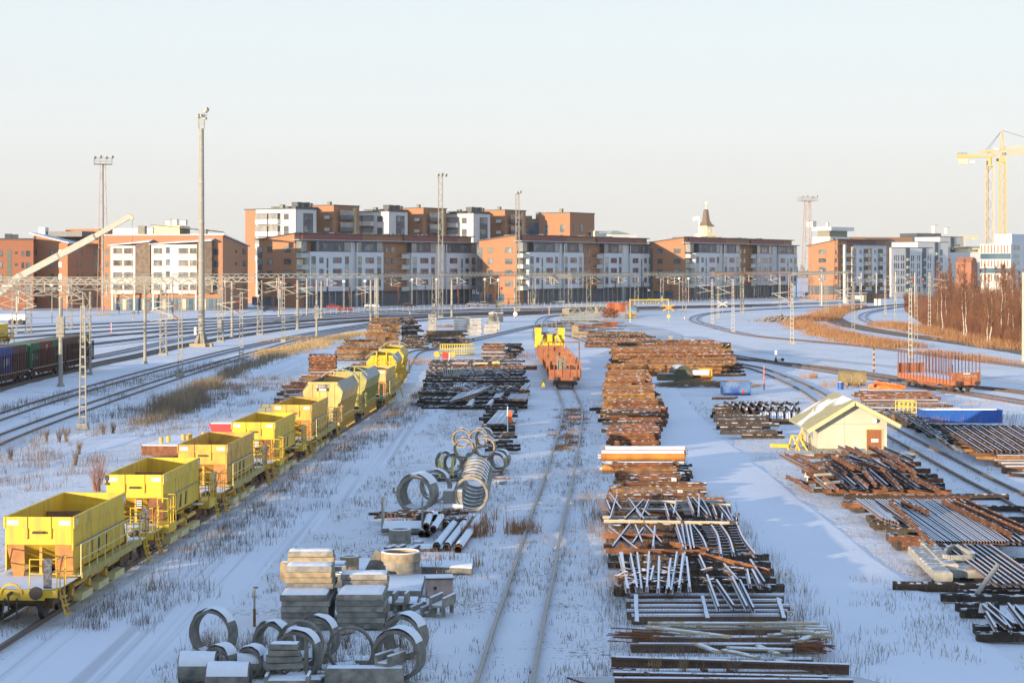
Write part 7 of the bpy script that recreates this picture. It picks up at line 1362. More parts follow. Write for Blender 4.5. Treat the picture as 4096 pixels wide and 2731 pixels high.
P = g('B4', 1665, 905); t = thing('utility_box', 'pale pink metal box with snowy lid and a dark hole', 'box', P, .12); m_ = MB(); m_.box(0,.95,0,.7,0,.62); m_.obj('body', M('pink_box', (.46,.35,.31), (.36,.26,.22), scale=4), t)
m_ = MB(); m_.box(-.05,1.0,-.05,.75,.62,.66); m_.obj('lid', MATS['dark_metal'], t); m_ = MB(); m_.box(-.04,.99,-.04,.74,.661,.70); m_.obj('snow', MATS['snow_cap'], t); m_ = MB(); m_.tube((.3,-.005,.3),(.3,.001,.3),.07,n=10); m_.obj('hole', MATS['dark_metal'], t)
def vault(label, reg, x0, x1, yb, yt, depth, bow=.25):
 A_ = g(reg, x0, yb); B_ = g(reg, x1, yb); L_ = B_.x-A_.x; H = hy(reg, 0, yt, A_.y+.4); t = thing('vault_slab', label, 'curved concrete slab', A_, 0, 'curved slabs under snow'); m_ = MB(); n = 12
 prof = [(L_*k/n, H*(1-bow*((k/n)**2))) for k in range(n+1)]; m_.prism([(0,0),(L_,0)]+prof[::-1], 0, depth); m_.obj('slab', MATS['conc_a'], t)
 m_ = MB(); vs = [(x, y, z+.004+(.06 if 0 < j < 4 else 0)) for j, y in enumerate((.0,.08,depth*.5,depth-.08,depth)) for x, z in prof]; m_.add(vs, [(j*(n+1)+k, j*(n+1)+k+1, (j+1)*(n+1)+k+1, (j+1)*(n+1)+k) for j in range(4) for k in range(n)]); m_.obj('snow', MATS['snow_cap'], t, smooth=True)
vault('long curved slab with ribbed dark side right of the well rings', 'B4', 1590, 2090, 700, 612, 3.7); vault('broad snow covered slab in front of the well rings', 'B4', 985, 1610, 905, 835, 3.7, .02); vault('narrow snow covered slab just before the broad one', 'B4', 1290, 1570, 1030, 955, 1.3, .02); vault('low snow covered slab left of the well rings', 'B4', 900, 1130, 745, 700, 4.5, .05)
for k, (x0,y0,x1,y1,w_,zz) in enumerate(((1955,500,2165,165,72,0),(1845,480,2060,170,66,0),(1748,478,1960,175,66,0),(1655,285,1690,160,60,.35),(1722,312,1800,165,60,.33),(1610,350,1690,215,56,0),(1665,352,1760,230,56,0),(1745,190,1745,140,48,.4),(1840,270,1890,185,60,0))):
 A_ = g('B4', x0, y0, zz); B_ = g('B4', x1, y1+w_*.4, zz); r = w_*.4252*A_.y/FS/2; d = B_-A_; L_ = min(d.length, 12); t = thing('steel_pipe', 'snowy steel pipe, %s, in the bundle by the railed deck' % ('rightmost','next to the rightmost','third from the right','upper left, open ended','upper middle with a black mouth','lower left','second from the lower left','small back','short middle')[k], 'steel pipe', A_, math.atan2(d.y, d.x)-R(90), 'steel pipes in the snowy bundle')
 m_ = MB(); n = 20; vs = [(rad*math.cos(2*math.pi*q/n), y, r+rad*math.sin(2*math.pi*q/n)) for (y, rad) in ((0,r),(0,r*.9),(.8,r*.9),(L_,r)) for q in range(n)]
 m_.add(vs, [(q,(q+1)%n,n+(q+1)%n,n+q)[::-1] for q in range(n)]+[(n+q,n+(q+1)%n,2*n+(q+1)%n,2*n+q)[::-1] for q in range(n)]+[tuple(range(2*n,3*n))]+[(q,(q+1)%n,3*n+(q+1)%n,3*n+q) for q in range(n)]); m_.obj('pipe', MATS['rust'] if k in (0,3) else MATS['dark_metal'], t); snow_arc(r, L_, t, .04, .96, .06, seed=k+50)
P = g('B4', 1235, 330); t = thing('steel_platform', 'grey steel platform with side rails lying before the flanged pipe', 'platform', P, .03); m_ = MB(); m_.box(0,1.85,0,2.6,.2,.3); m_.box(0,1.85,0,.08,.1,.2); m_.obj('deck', MATS['conc_a'], t); m_ = MB(); m_.box(.03,1.82,.03,2.57,.301,.33); m_.obj('snow', MATS['snow_cap'], t)
for x in (.03, 1.82): m_ = MB(); railing(m_, [(x,.05,.3),(x,2.5,.3)], 1.15, .8, .03); m_.obj('side_rail', MATS['pipe_grey'], t)
for k in range(12): A_ = g('B4', rr(1310,1900), rr(120,210), .3); beam('scrap_beam', 'dark snowy beam in the clutter between the platform and the flanged pipe', 'steel beam', 'clutter behind the platform', 'timber', rr(1,2.6), .14, .14, 'beam_dark', A_, rr(-.3,.3), rr(-.1,.1))
for x0,y0,x1,y1 in ((1285,445,1365,418),(1375,448,1450,418),(1480,470,1585,418)): lay_rails('B4', [(x0,y0,x1,y1)], 'small snowy lath in front of the short pale well ring', 'laths by the short well ring', .05, .22, .14, 'rail_snow', 'lath', 'timber', 'lath')
P = g('B5', 972, 1090, .35); t = thing('crate', 'grey wooden crate between the flanged pipe and the ring row', 'crate', (P.x, P.y, .35)); m_ = MB(); m_.prism([(.02,0),(.95,0),(.93,.66),(.0,.66)], 0, .8); m_.obj('box', M('crate_grey', (.33,.31,.27), (.26,.25,.22), scale=5, stretch=(1,1,9)), t); m_ = MB(); m_.box(-.01,.94,.0,.8,.661,.70); m_.obj('snow', MATS['snow_cap'], t)
P = g('B5', 968, 1170); t = thing('snowy_bale', 'rounded bale under snow below the grey crate', 'bale', P); m_ = MB(); m_.prism([(0,0),(1.0,0),(1.02,.2),(.95,.32),(.08,.34),(.0,.2)], 0, .9); m_.obj('bale', MATS['conc_b'], t); m_ = MB(); m_.prism([(.02,.2),(1.01,.22),(.96,.37),(.5,.40),(.07,.38)], -.02, .88); m_.obj('snow', MATS['snow_cap'], t)
for k in range(7): x = 925+(k % 3)*16+(110 if k > 3 else 0)+k*3; P = g('B5', x, 800+(k % 2)*14); beam_o = MB(); beam_o.tube((0,0,0), (rr(-.05,.12),rr(0,.2),rr(1.0,1.35)), .03, n=6); tag(beam_o.obj('yellow_rod', M('rod_yellow', (.55,.50,.14), (.7,.6,.2), scale=2), loc=P), 'thin yellow green rod leaning on the low rings of the pyramid', 'rod', 'yellow rods by the pyramid')
for k, (x, y) in enumerate(((1245,650),(1370,650),(1330,640))):
 P = g('B5', x, y+60, .3); m_ = MB(); [m_.bar((i*.14,0,0),(i*.14,0,.6+.2*(i % 2)),.04) for i in range(4)]; m_.bar((0,0,.5),(.45,0,.5),.05); m_.bar((0,0,.2),(.45,0,.2),.05); tag(m_.obj('small_rack', MATS['rod_yellow'], loc=(P.x,P.y,.0)), 'small dull yellow rack among the rings of the pyramid', 'rack', 'small racks in the pyramid')
for k in range(9): P = g('B5', rr(930,1080), rr(790,850)); beam('scrap_beam', 'green grey bar lying before the pyramid of rings', 'steel beam', 'bars before the pyramid', 'timber', rr(.8,1.8), .1, .1, 'beam_dark', P, rr(-.5,.5))
for k in range(7): P = g('B5', rr(1480,1600), rr(740,850)); beam('scrap_beam', 'snowy bar beside the right rings of the pyramid', 'steel beam', 'bars right of the pyramid', 'timber', rr(.6,1.2), .12, .1, 'rail_snow', P, rr(-.9,.9))
for k in range(14): P = g('B5', rr(1520,1690), rr(395,560)); beam('timber_beam', 'snowy black timber end behind the ring pyramid', 'timber beam', 'timbers behind the pyramid', 'timber', rr(.8,2.0), .24, .2, 'wood_tar', (P.x,P.y,rr(0,.4)), rr(-.5,.7))
def lying(label, reg, x0, x1, yb, hpx, rz=0, mat='conc_a'):
 A_ = g(reg, x0, yb); r = hpx*REG[reg][2]*A_.y/FS/2; L_ = (x1-x0)*REG[reg][2]*A_.y/FS; t = thing('concrete_pipe', label, 'concrete pipe', (A_.x, A_.y+r, 0), rz-R(90), 'concrete pipes lying in front'); ring_ = MB(); n = 32
 vs = [(rad*math.cos(2*math.pi*q/n), y, r+rad*math.sin(2*math.pi*q/n)) for (y, rad) in ((0,r),(L_,r),(L_,r*.82),(0,r*.82)) for q in range(n)]; ring_.add(vs, [(i*n+(q+1)%n, i*n+q, (i+1)%4*n+q, (i+1)%4*n+(q+1)%n)[::-1] for i in range(4) for q in range(n)]); ring_.obj('pipe', MATS[mat], t); snow_arc(r, L_, t, .1, .9, .07, seed=len(label))
lying('snow topped concrete pipe at the bottom left of the front group', 'B3', 120, 430, 905, 245); lying('snow topped concrete pipe at the very bottom of the front group', 'B3', 345, 705, 985, 240); lying('tilted snowy pipe behind the pile of brackets', 'B3', 590, 865, 850, 190, .12); lying('low snowy pipe right of the tilted one', 'B3', 1005, 1130, 860, 160)
def angle(label, P, w_, h_, d_, rz, tilt=0):
 t = thing('angle_block', label, 'concrete angle block', P, rz, 'concrete angle blocks'); t.rotation_euler = (0, tilt, rz); m_ = MB(); m_.prism([(0,0),(w_,0),(w_,.1),(.12,.12),(.1,h_),(0,h_)], 0, d_); m_.obj('block', MATS['conc_b'], t); m_ = MB(); m_.prism([(.13,.122),(w_-.02,.102),(w_-.02,.14),(.13,.16)], .02, d_-.02); m_.obj('snow', MATS['snow_cap'], t)
angle('upright angle block left of two at the bottom front', g('B3', 1160, 865), 1.1, 1.35, .25, .05); angle('upright angle block right of two at the bottom front', g('B3', 1225, 835), 1.1, 1.35, .25, .0); angle('leaning angle block with snowy foot beside the thin ring', g('B3', 1275, 810), 1.15, 1.2, .6, .15, -.12)
for k in range(6):
 P = g('B4', 0, 0); A_ = g('A4', 1790+k*6, 262-k*10); t = None
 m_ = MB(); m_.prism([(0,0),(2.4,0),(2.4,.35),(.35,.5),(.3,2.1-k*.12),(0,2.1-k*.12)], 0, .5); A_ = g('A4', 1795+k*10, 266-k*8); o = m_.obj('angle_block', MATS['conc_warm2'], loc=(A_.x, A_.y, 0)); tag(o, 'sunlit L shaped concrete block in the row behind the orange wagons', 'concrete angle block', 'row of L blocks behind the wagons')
for k in range(4): slab('stacked grey concrete bracket left of the angle blocks', (g('B3', 870+k*8, 900).x, 56.6+k*.12, .62+k*.17), 1.1-.1*k, .5, .15, rz=.25-.1*k, mat='conc_a', snow=.0 if k < 3 else .03, group='grey brackets')
trough('square concrete portal block at the bottom below the brackets', (g('B3', 875, 905).x, 56.2), .7, 1.25, .2, 0, group=None, legs=True)
slab('long pale concrete beam across the bottom in front of the largest ring', (xy('B3',1330,57.4), 57.3, .0), 2.25, .5, .52, mat='conc_b', snow=.03); trough('snowy channel standing on the long concrete beam', (xy('B3',1735,57.6), 57.6), .9, .5, .3, -.5, group=None, z=.55)
slab('small snowy slab between the angle blocks and the long beam', (xy('B3',1470,60), 60, .1), 1.1, .7, .12, snow=.06); slab('snow covered slab at the bottom centre', (xy('B3',560,60.5), 60.5, 0), 2.6, 1.4, .2, mat='conc_a', snow=.1)
P = g('B3', 752, 415); t = thing('marker_pole', 'thin steel pole with a small cap left of the slab stack', 'pole', P); m_ = MB(); H = hy('B3',0,100,P.y); m_.tube((0,0,0),(0,0,H*.45),.05,.045,n=8); m_.m = 1; m_.tube((0,0,H*.45),(0,0,H),.035,n=8); m_.obj('pole', [MATS['rust'], MATS['mast_metal']], t); m_ = MB(); m_.bar((-.04,0,H),(.12,0,H),.05); m_.obj('cap', MATS['dark_metal'], t)

for k, (rg_5, x0, x1, yb, hp_, dp) in enumerate((('B4',900,1010,860,30,1.2),('B4',745,800,820,60,.5),('B4',1000,1120,700,22,2.0),('B4',1480,1600,740,40,1.0),('B4',780,850,930,70,.6),('B4',1605,1660,1000,45,.7),('B4',1130,1250,560,22,2.4),('B4',1600,1900,480,20,1.6),('B3',1000,1150,880,60,.6),('B3',820,960,800,45,.8),('B3',1140,1300,905,50,.6),('B3',1480,1640,800,22,1.0),('B5',700,860,1240,24,.9),('B5',1000,1190,1255,22,.8),('B5',560,700,1290,30,.7),('B4',470,600,690,60,.8))): pslab('small snow topped concrete piece in the clutter between rings, slabs and pipes', rg_5, x0, x1, yb, hp_, dp, mat='conc_a', rz=rr(-.25,.25), snow=.06, group='small concrete pieces in the clutter', name='concrete_piece')

for k, (rg_5, x0, x1, yb, hp_, dp) in enumerate((('B4',1260,1330,330,25,.8),('B4',1530,1600,420,30,.9),('B5',600,740,1210,20,1.4),('B5',850,960,1210,40,.8),('B5',1180,1300,1230,24,1.2),('B5',1120,1240,700,24,1.0),('B5',1560,1650,880,24,.8),('B4',640,760,560,30,.8),('B4',560,700,1010,20,.6),('B3',980,1100,470,40,.8),('B3',1380,1500,480,30,.8),('B3',1760,1900,800,30,.6))): pslab('snow dusted broken concrete lump lying in the clutter of rings and slabs', rg_5, x0, x1, yb, hp_, dp, mat='concrete', rz=rr(-.4,.4), tilt=(rr(-.1,.1),rr(-.1,.1)), snow=.05, group='broken concrete lumps', name='concrete_lump')
# ================================================================ SHED, MIDDLE WAGONS, TANKS, SKIPS
M('shed_wall', (.57,.53,.42), (.50,.46,.36), rough=.85, scale=.8); M('shed_roof', (.42,.38,.20), (.33,.30,.17), rough=.9, scale=2, stretch=(1,1,1), snow=.0); M('shed_roof_snow', (.42,.38,.20), (.34,.31,.17), rough=.9, scale=3, snow=.40, sc2=.2); M('shed_trim', (.60,.54,.28), (.52,.47,.25), rough=.8); M('door_brown', (.30,.11,.04), (.24,.085,.03), rough=.7, scale=2, stretch=(8,8,.3))
Y_ = FS*HC/(s('B2',383,1262)[1]-HZ); xl = xy('B2',383,Y_); xr = xy('B2',1003,Y_); xm = xy('B2',703,Y_); ze = hy('B2',0,1000,Y_); zr = hy('B2',0,805,Y_); zrr = hy('B2',0,962,Y_); D_ = 7.6
t = thing('storage_shed', 'cream board shed with brown door and snow patched roof', 'shed', (xl, Y_, 0)); W_ = xr-xl; h1 = xm-xl
m_ = MB(); m_.add([(0,0,0),(W_,0,0),(W_,0,zrr),(h1,0,zr),(0,0,ze),(0,D_,0),(W_,D_,0),(W_,D_,zrr),(h1,D_,zr),(0,D_,ze)], [(0,1,2,3,4),(9,8,7,6,5),(5,0,4,9),(1,6,7,2)]); m_.obj('wall', MATS['shed_wall'], t)
m_ = MB(); [m_.box(-.012, -.001, k*.42, k*.42+.02, .2, ze-.05) for k in range(1,18)]; m_.box(W_*.38, W_*.38+.02, -.01, -.001, .1, zr-.6); m_.box(0, W_*.95, -.01, -.001, ze*1.0-.0, ze+.03) ; m_.obj('seam', M('seam', (.42,.36,.24)), t)
m_ = MB(); m_.box(-.04, W_+.04, -.03, D_, 0, .32); m_.obj('plinth', MATS['conc_a'], t)
ov = .75; fr = .65; sl = (zr-ze)/h1; sr = (zr-zrr)/(W_-h1)
for (xa, za, sg_) in ((-ov, zr-sl*(h1+ov), 1), (W_+ov, zr-sr*(W_-h1+ov), -1)):
 m_ = MB(); a = [(h1,-fr,zr+.06),(xa,-fr,za+.06),(xa,D_+.4,za+.06),(h1,D_+.4,zr+.06)]; b_ = [(x,y,z+.12) for x,y,z in a]; m_.add(a+b_, [(0,1,2,3),(7,6,5,4),(0,4,5,1),(1,5,6,2),(2,6,7,3),(3,7,4,0)] if sg_ > 0 else [(3,2,1,0),(4,5,6,7),(1,5,4,0),(2,6,5,1),(3,7,6,2),(0,4,7,3)]); m_.obj('roof', MATS['shed_roof_snow'], t)
 m_ = MB(); m_.bar((h1,-fr-.03,zr+.02), (xa,-fr-.03,za+.02), .05, .26); m_.obj('barge_board', MATS['shed_trim'], t)
 m_ = MB(); m_.bar((h1,-.1,zr-.08), (xa+sg_*.5,-.1,za+.5*sl-.12), .25, .1); m_.obj('soffit', MATS['slate'], t)
x0, x1 = xy('B2',820,Y_)-xl, xy('B2',955,Y_)-xl; zd = hy('B2',0,1043,Y_)
m_ = MB(); m_.box(x0,x1,-.05,-.02,.2,zd-.03); dr = m_.obj('door', MATS['door_brown'], t); m_ = MB(); m_.box(x0-.06,x0,-.06,-.001,.2,zd+.05); m_.box(x1,x1+.06,-.06,-.001,.2,zd+.05); m_.box(x0,x1,-.06,-.001,zd-.03,zd+.05); m_.obj('frame', MATS['shed_trim'], dr); m_ = MB(); m_.box(x0+.3,x0+.75,-.06,-.051,.75,.95); m_.obj('notice', MATS['white_paint'], dr)
m_ = MB(); xx = xy('B2',885,Y_)-xl; zz = hy('B2',0,965,Y_); m_.tube((xx,-.3,zz),(xx+.12,-.02,zz+.03),.14,.08,n=14); m_.obj('lamp', MATS['white_paint'], t)
m_ = MB(); [m_.bar((-.02,2.0+k*.5,.8+.1*(k%3)),(-.02,2.4+k*.5,1.5-.15*(k%2)),.01,.06,up=(1,0,0)) for k in range(8)]; m_.obj('graffiti', M('graf_blue', (.08,.20,.36)), t)
A_ = g('B2', 120, 1215); m_ = MB(); m_.bar((0,0,0), (1.6,1.2,2.5), .12); tag(m_.obj('plank', MATS['wood_pale'], loc=(A_.x+.3,A_.y,0)), 'long plank leaning against the left wall of the shed', 'plank')
t = thing('yellow_stand', 'yellow steel trestle stand on the left side of the shed', 'trestle', g('B2', 120, 1235)); m_ = MB(); [m_.bar((x,0,.0),(x+.25,.2,.95),.09) for x in (0,.5)]; m_.bar((.75,0,0),(.3,.2,.95),.09); m_.bar((1.25,0,0),(.7,.2,.95),.09); m_.bar((.2,.2,.95),(.9,.2,.95),.1); m_.bar((-1.2,0,.35),(0,0,.3),.22); m_.bar((1.0,.4,.3),(1.0,.4,1.3),.1); m_.obj('frame', MATS['yellow'], t)
T0l = T0
def at_track(cl, Y):
 for a, b_ in zip(cl, cl[1:]):
  if a.y <= Y <= b_.y: f = (Y-a.y)/(b_.y-a.y); return a.x+(b_.x-a.x)*f, math.atan2(-(b_.x-a.x), b_.y-a.y)
M('orange_paint', (.38,.145,.06), (.25,.09,.045), rough=.65, scale=1.5)
xo, ro = at_track(T0l, 204); xf, _ = at_track(T0l, 196.8); xb, _ = at_track(T0l, 211); rzo = math.atan2(-(xb-xf), 14.2)
t = thing('open_wagon', 'orange red open wagon with stakes and scrap standing on the middle track', 'open wagon', (xf, 196.8, 0), rzo)
m_ = MB(); m_.box(-1.5,1.5,.4,14,1.1,1.25); m_.box(-1.5,-1.44,.4,14,1.25,1.85); m_.box(1.44,1.5,.4,14,1.25,1.85); m_.box(-1.44,1.44,.4,.46,1.25,1.95); m_.box(-1.44,1.44,13.9,14,1.25,2.6); m_.obj('body', MATS['orange_paint'], t)
m_ = MB(); m_.box(-1.55,1.55,.3,.42,.85,1.15); m_.box(-1.2,1.2,.5,13.9,.8,1.1); m_.obj('underframe', MATS['orange_paint'], t); m_ = MB(); m_.box(-1.2,1.2,.05,.2,.45,.75); m_.bar((-1.2,.1,.8),(-.9,.1,.8),.03); m_.obj('snow_guard', MATS['dark_metal'], t)
for sg_ in (-1,1):
 for k in range(9): m_ = MB(); m_.bar((sg_*1.53,.6+k*1.6,.95),(sg_*1.53,.6+k*1.6,2.2+.5*(k % 2)),.1); m_.obj('stake', MATS['orange_paint'], t)
for x in (-1.1,-.35,.4,1.1): m_ = MB(); m_.bar((x,.36,.9),(x,.36,2.5),.08); m_.obj('end_stake', MATS['red_ox'], t)
buffers(t, -.05, -1, .95, 1.05); [bogie(t, yb, MATS['dark_metal']) for yb in (2.2, 11.8)]
ow0 = t
o = thing('clearance_gauge', 'rusty tubular portal frame rising above the orange wagon', 'frame', (xf, 205, 1.25), rzo); m_ = MB(); m_.bar((1.65,0,0),(1.65,0,3.1),.11); m_.bar((-1.5,0,0),(-1.5,0,3.1),.11); m_.bar((-1.5,0,3.1),(1.65,0,3.1),.1); m_.obj('frame', MATS['rust'], o)
def clutter(P, boxes, label, name, cat, mats, rz=0):
 o = thing(name, label, cat, P, rz)
 for i, (x0,x1,y0,y1,z0,z1) in enumerate(boxes): m_ = MB(); m_.box(x0,x1,y0,y1,z0,z1); [m_.box(x0-.03,x0+.03,y0-.03,y0+.03,z0,z1+.05), m_.box(x1-.03,x1+.03,y0-.03,y0+.03,z0,z1+.05)]; m_.obj('part_block', MATS[mats[i % len(mats)]], o)
 return o
o = thing('ladder_rack', 'grey green metal rack standing in the orange wagon', 'rack', (xf-.7, 200.5, 1.25), rzo); m_ = MB(); [m_.bar((x,y,0),(x,y,1.9),.07) for x in (0,.75) for y in (0,1)]; [m_.bar((0,0,z),(.75,0,z),.05) for z in (.5,1,1.5,1.9)]; [m_.bar((x,0,1.9),(x,1,1.9),.06) for x in (0,.75)]; m_.obj('frame', MATS['pipe_grey'], o); m_ = MB(); m_.box(.08,.68,.1,.9,.3,1.4); m_.obj('cabinet', M('cab_green', (.20,.24,.18)), o)
for k in range(16): beam('scrap_beam', 'piece of dark scrap loaded in the orange wagon', 'scrap', 'scrap in the orange wagon', 'timber', rr(.6,1.8), rr(.1,.4), rr(.1,.3), random.choice(('beam_dark','wood_tar','beam_rust','rail_snow')), (xf+rr(-.5,.5)+.2, 197.8+rr(0,11), 1.28+rr(0,.5)), rr(-1.2,1.2), rr(-.4,.4))
m_ = MB(); m_.tube((0,0,0),(0,.9,0),.42,n=18); tag(m_.obj('cable_drum', MATS['dark_metal'], loc=(xf+.75,200.5,1.75)), 'black drum in the right half of the orange wagon', 'drum')
x1_, _ = at_track(T0l, 211.6); x2, _ = at_track(T0l, 226.5); ow = dup(ow0, (x1_, 211.6, 0), math.atan2(x1_-x2, 14.9)); ow['label'] = 'second orange red open wagon coupled behind the first'; x3, _ = at_track(T0l, 241.4); ow = dup(ow0, (x2, 226.5, 0), math.atan2(x2-x3, 14.9)); ow['label'] = 'third orange red open wagon just before the yellow machine'; x4, _ = at_track(T0l, 261); rzo = math.atan2(x3-x4, 19.5)
t = thing('flat_wagon', 'rear orange wagon under the yellow track machine on the middle track', 'flat wagon', (x3, 241.4, 0), rzo)
m_ = MB(); m_.box(-1.55,1.55,0,20,1.0,1.25); m_.box(-1.6,-1.5,0,20,1.25,2.3); m_.box(1.5,1.6,0,20,1.25,2.0); m_.box(-1.5,1.5,0,.1,1.25,2.6); m_.obj('body', MATS['orange_paint'], t); [bogie(t, yb, MATS['dark_metal']) for yb in (2.6, 17)]; m_ = MB(); [m_.box(x,x+.1,-.12,0,1.25,3.0) for x in (-1.2,-.5,.3,1.0)]; m_.obj('post', MATS['orange_paint'], t)
t = thing('track_machine', 'bright yellow track machine with two tall side columns on the rear orange wagon', 'track machine', (at_track(T0l, 249)[0], 249, 1.26), rzo); t.scale = (1.12, 1.2, .82)
yl = M('machine_yellow', (.78,.56,.03), (.66,.46,.03), rough=.5, scale=2)
m_ = MB(); m_.box(-1.65,1.65,0,4,1.0,1.35); m_.box(-1.65,1.65,0,.25,1.35,1.6); m_.obj('base', yl, t)
for sg_ in (-1,1):
 x = sg_*1.3; m_ = MB(); m_.box(x-.32,x+.32,.3,1.1,1.35,4.0); m_.box(x-.38,x+.38,.2,1.2,3.3,3.9); m_.box(x-.36,x+.36,.2,.3,2.2,2.6); m_.obj('column', yl, t); m_ = MB(); m_.box(x-.34,x+.34,.15,1.0,4.0,4.12); m_.obj('column_cap', MATS['dark_metal'], t)
 m_ = MB(); m_.prism([(x-.2,1.35),(x+.2,1.35),(x+.1-.5*sg_,2.9),(x-.1-.5*sg_,2.9)], -.15, .3); m_.obj('brace', yl, t)
m_ = MB(); m_.prism([(-.65,2.0),(.65,2.0),(.8,2.7),(-.8,2.7)], .2, 2.5); m_.box(-.7,.7,.1,2.6,1.35,1.95); m_.box(-.28,.28,-.1,.2,1.4,2.9); m_.obj('hopper', yl, t); m_ = MB(); m_.box(-.85,.85,1.2,2.5,2.7,3.2); m_.tube((-.4,.9,2.9),(.4,.9,2.9),.2,n=10); m_.obj('engine', MATS['pipe_grey'], t)
m_ = MB(); [m_.tube((x,.05,1.6),(x+dx,.1,2.9),.04,n=6) for x, dx in ((-.6,.3),(-.3,-.2),(.5,-.2),(.9,.1),(-1.0,.2))]; [m_.bar((x-.05,0,2.2),(x+.3,0,2.5),.05) for x in (-.9,-.1,.7)]; m_.obj('hose', MATS['dark_metal'], t)
m_ = MB(); railing(m_, [(-.9,1.5,3.9),(.9,1.5,3.9)], .8, .6, .03); m_.tube((.75,1.3,3.2),(.75,1.3,4.9),.04,n=6); m_.tube((.75,1.3,4.9),(.75,1.3,5.1),.15,n=10); m_.obj('top_rail', MATS['mast_metal'], t)
for k, (x, y, w_) in enumerate(((1410,505,12),(1430,545,16),(1455,600,20))): P = Vector((xf-1.95-.1*k, 206-4*k, 0)); m_ = MB(); m_.add([(-.2,0,0),(.2,0,0),(.2,.3,0),(-.2,.3,0),(-.03,.15,.42),(.06,.15,.42)], [(0,1,5,4),(1,2,5),(2,3,4,5),(3,0,4)]); tag(m_.obj('wheel_chock', yl, loc=(P.x,P.y,.2)), 'yellow wedge standing along the left side of the orange wagons', 'wedge', 'yellow wedges by the wagons')
M('ox_deck', (.50,.17,.07), (.40,.13,.06), rough=.75, scale=1.5, snow=.85)
px, py = 43.05, 189.6; ang = math.atan2(-(44.6-38.6), -(172-215)); ang = math.atan(.166)
t = thing('stake_wagon', 'rust orange stake wagon with tall thin stakes standing alone on the right siding', 'stake wagon', (px-.0, py, 0), ang); Lw = 14.5
m_ = MB(); m_.box(-1.4,1.4,.2,Lw-.2,1.15,1.3); m_.box(-1.45,-1.4,.1,Lw-.1,.85,1.35); m_.box(1.4,1.45,.1,Lw-.1,.85,1.35); m_.box(-1.4,1.4,.05,.2,.85,1.3); m_.box(-1.4,1.4,Lw-.2,Lw-.05,.85,1.3); m_.obj('deck', MATS['ox_deck'], t)
m_ = MB(); m_.prismx([(3.6,.85),(5.2,.5),(Lw-5.2,.5),(Lw-3.6,.85)], -1.1, -1.0); m_.prismx([(3.6,.85),(5.2,.5),(Lw-5.2,.5),(Lw-3.6,.85)], 1.0, 1.1); m_.obj('truss_beam', MATS['orange_paint'], t)
m_ = MB(); m_.box(-1.42,1.42,.0,.07,1.25,2.05); [m_.box(x-.05,x+.05,-.05,.0,.9,2.1) for x in (-1.1,-.4,.45,1.15)]; m_.obj('end_board', MATS['orange_paint'], t); m_ = MB(); m_.box(-1.42,1.42,Lw-.07,Lw,1.25,2.3); [m_.box(x-.05,x+.05,Lw-.12,Lw-.07,.9,2.35) for x in (-1.1,-.4,.45,1.15)]; m_.obj('end_board', MATS['orange_paint'], t)
m_ = MB(); [m_.bar((-.5+k*.13,-.008,1.75+.08*(k % 3)),(-.42+k*.13,-.008,1.62-.05*(k % 2)),.012,.03,up=(0,1,0)) for k in range(12)]; m_.bar((-.3,-.01,1.95),(.5,-.01,1.95),.01,.1,up=(0,0,1)); m_.obj('chalk_marks', MATS['sticker'], t)
for sg_ in (-1,1):
 for k in range(17): lean = rr(-.1,.1); m_ = MB(); m_.bar((sg_*1.47,.3+k*(Lw-.6)/16,.9),(sg_*(1.47)+lean*.6,.3+k*(Lw-.6)/16+lean,3.7+rr(-.15,.15)),.07); m_.obj('stake', M('stake_red', (.20,.075,.06), (.13,.055,.05), scale=2), t)
for sg_ in (-1,1):
 for k in (0,8,16): m_ = MB(); m_.bar((sg_*1.5,.35+k*(Lw-.7)/16,.9),(sg_*1.5,.35+k*(Lw-.7)/16,2.45),.12); m_.obj('short_post', MATS['orange_paint'], t)
buffers(t, -.45, -1, .95, 1.05); buffers(t, Lw+.45, 1, .95, 1.05); [bogie(t, yb, MATS['rust']) for yb in (2.4, Lw-2.4)]
def tray(label, reg, x0, x1, yb, yt, dpt, mat, inn, name, cat, rz=0, taper=0., z=0.0, snow=False):
 A_ = g(reg, x0, yb, z); L_ = (x1-x0)*REG[reg][2]*A_.y/FS; H = hy(reg, 0, yt, A_.y)-z; t = thing(name, label, cat, (A_.x,A_.y,z), rz); th = .05
 m_ = MB(); 
 for (a,b_,c,d) in ((0,L_,0,th),(0,L_,dpt-th,dpt),(0,th,th,dpt-th),(L_-th,L_,th,dpt-th)): m_.box(a,b_,c,d,.0,H)
 m_.box(th,L_-th,th,dpt-th,0,.06); m_.obj('body', MATS[mat], t); m_ = MB()
 for (a,b_,c,d) in ((-.03,L_+.03,-.03,0),(-.03,L_+.03,dpt,dpt+.03)): m_.box(a,b_,c,d,H-.08,H+.01)
 [m_.box(L_*f,L_*f+.05,-.04,0,.05,H-.09) for f in (.03,.5,.94)]; m_.obj('rim', MATS[mat], t); m_ = MB(); m_.box(th,L_-th,th,dpt-th,.06,H*.6); m_.obj('load', MATS[inn], t); m_ = MB(); m_.box(th+.01,L_-th-.01,dpt-th-.02,dpt-th-.003,H*.6,H-.01); m_.obj('inner_wall', MATS['white_paint' if snow else 'rust_in'], t)
 return t
M('trough_blue', (.01,.10,.42), (.012,.085,.34), rough=.5, scale=1); M('skip_blue', (.12,.24,.40), (.03,.08,.30), rough=.6, scale=1.0)
tray('long bright blue open trough beyond the shed', 'C4', 1470, 2168, 408, 300, 1.6, 'trough_blue', 'snow_cap', 'blue_trough', 'trough', snow=True)
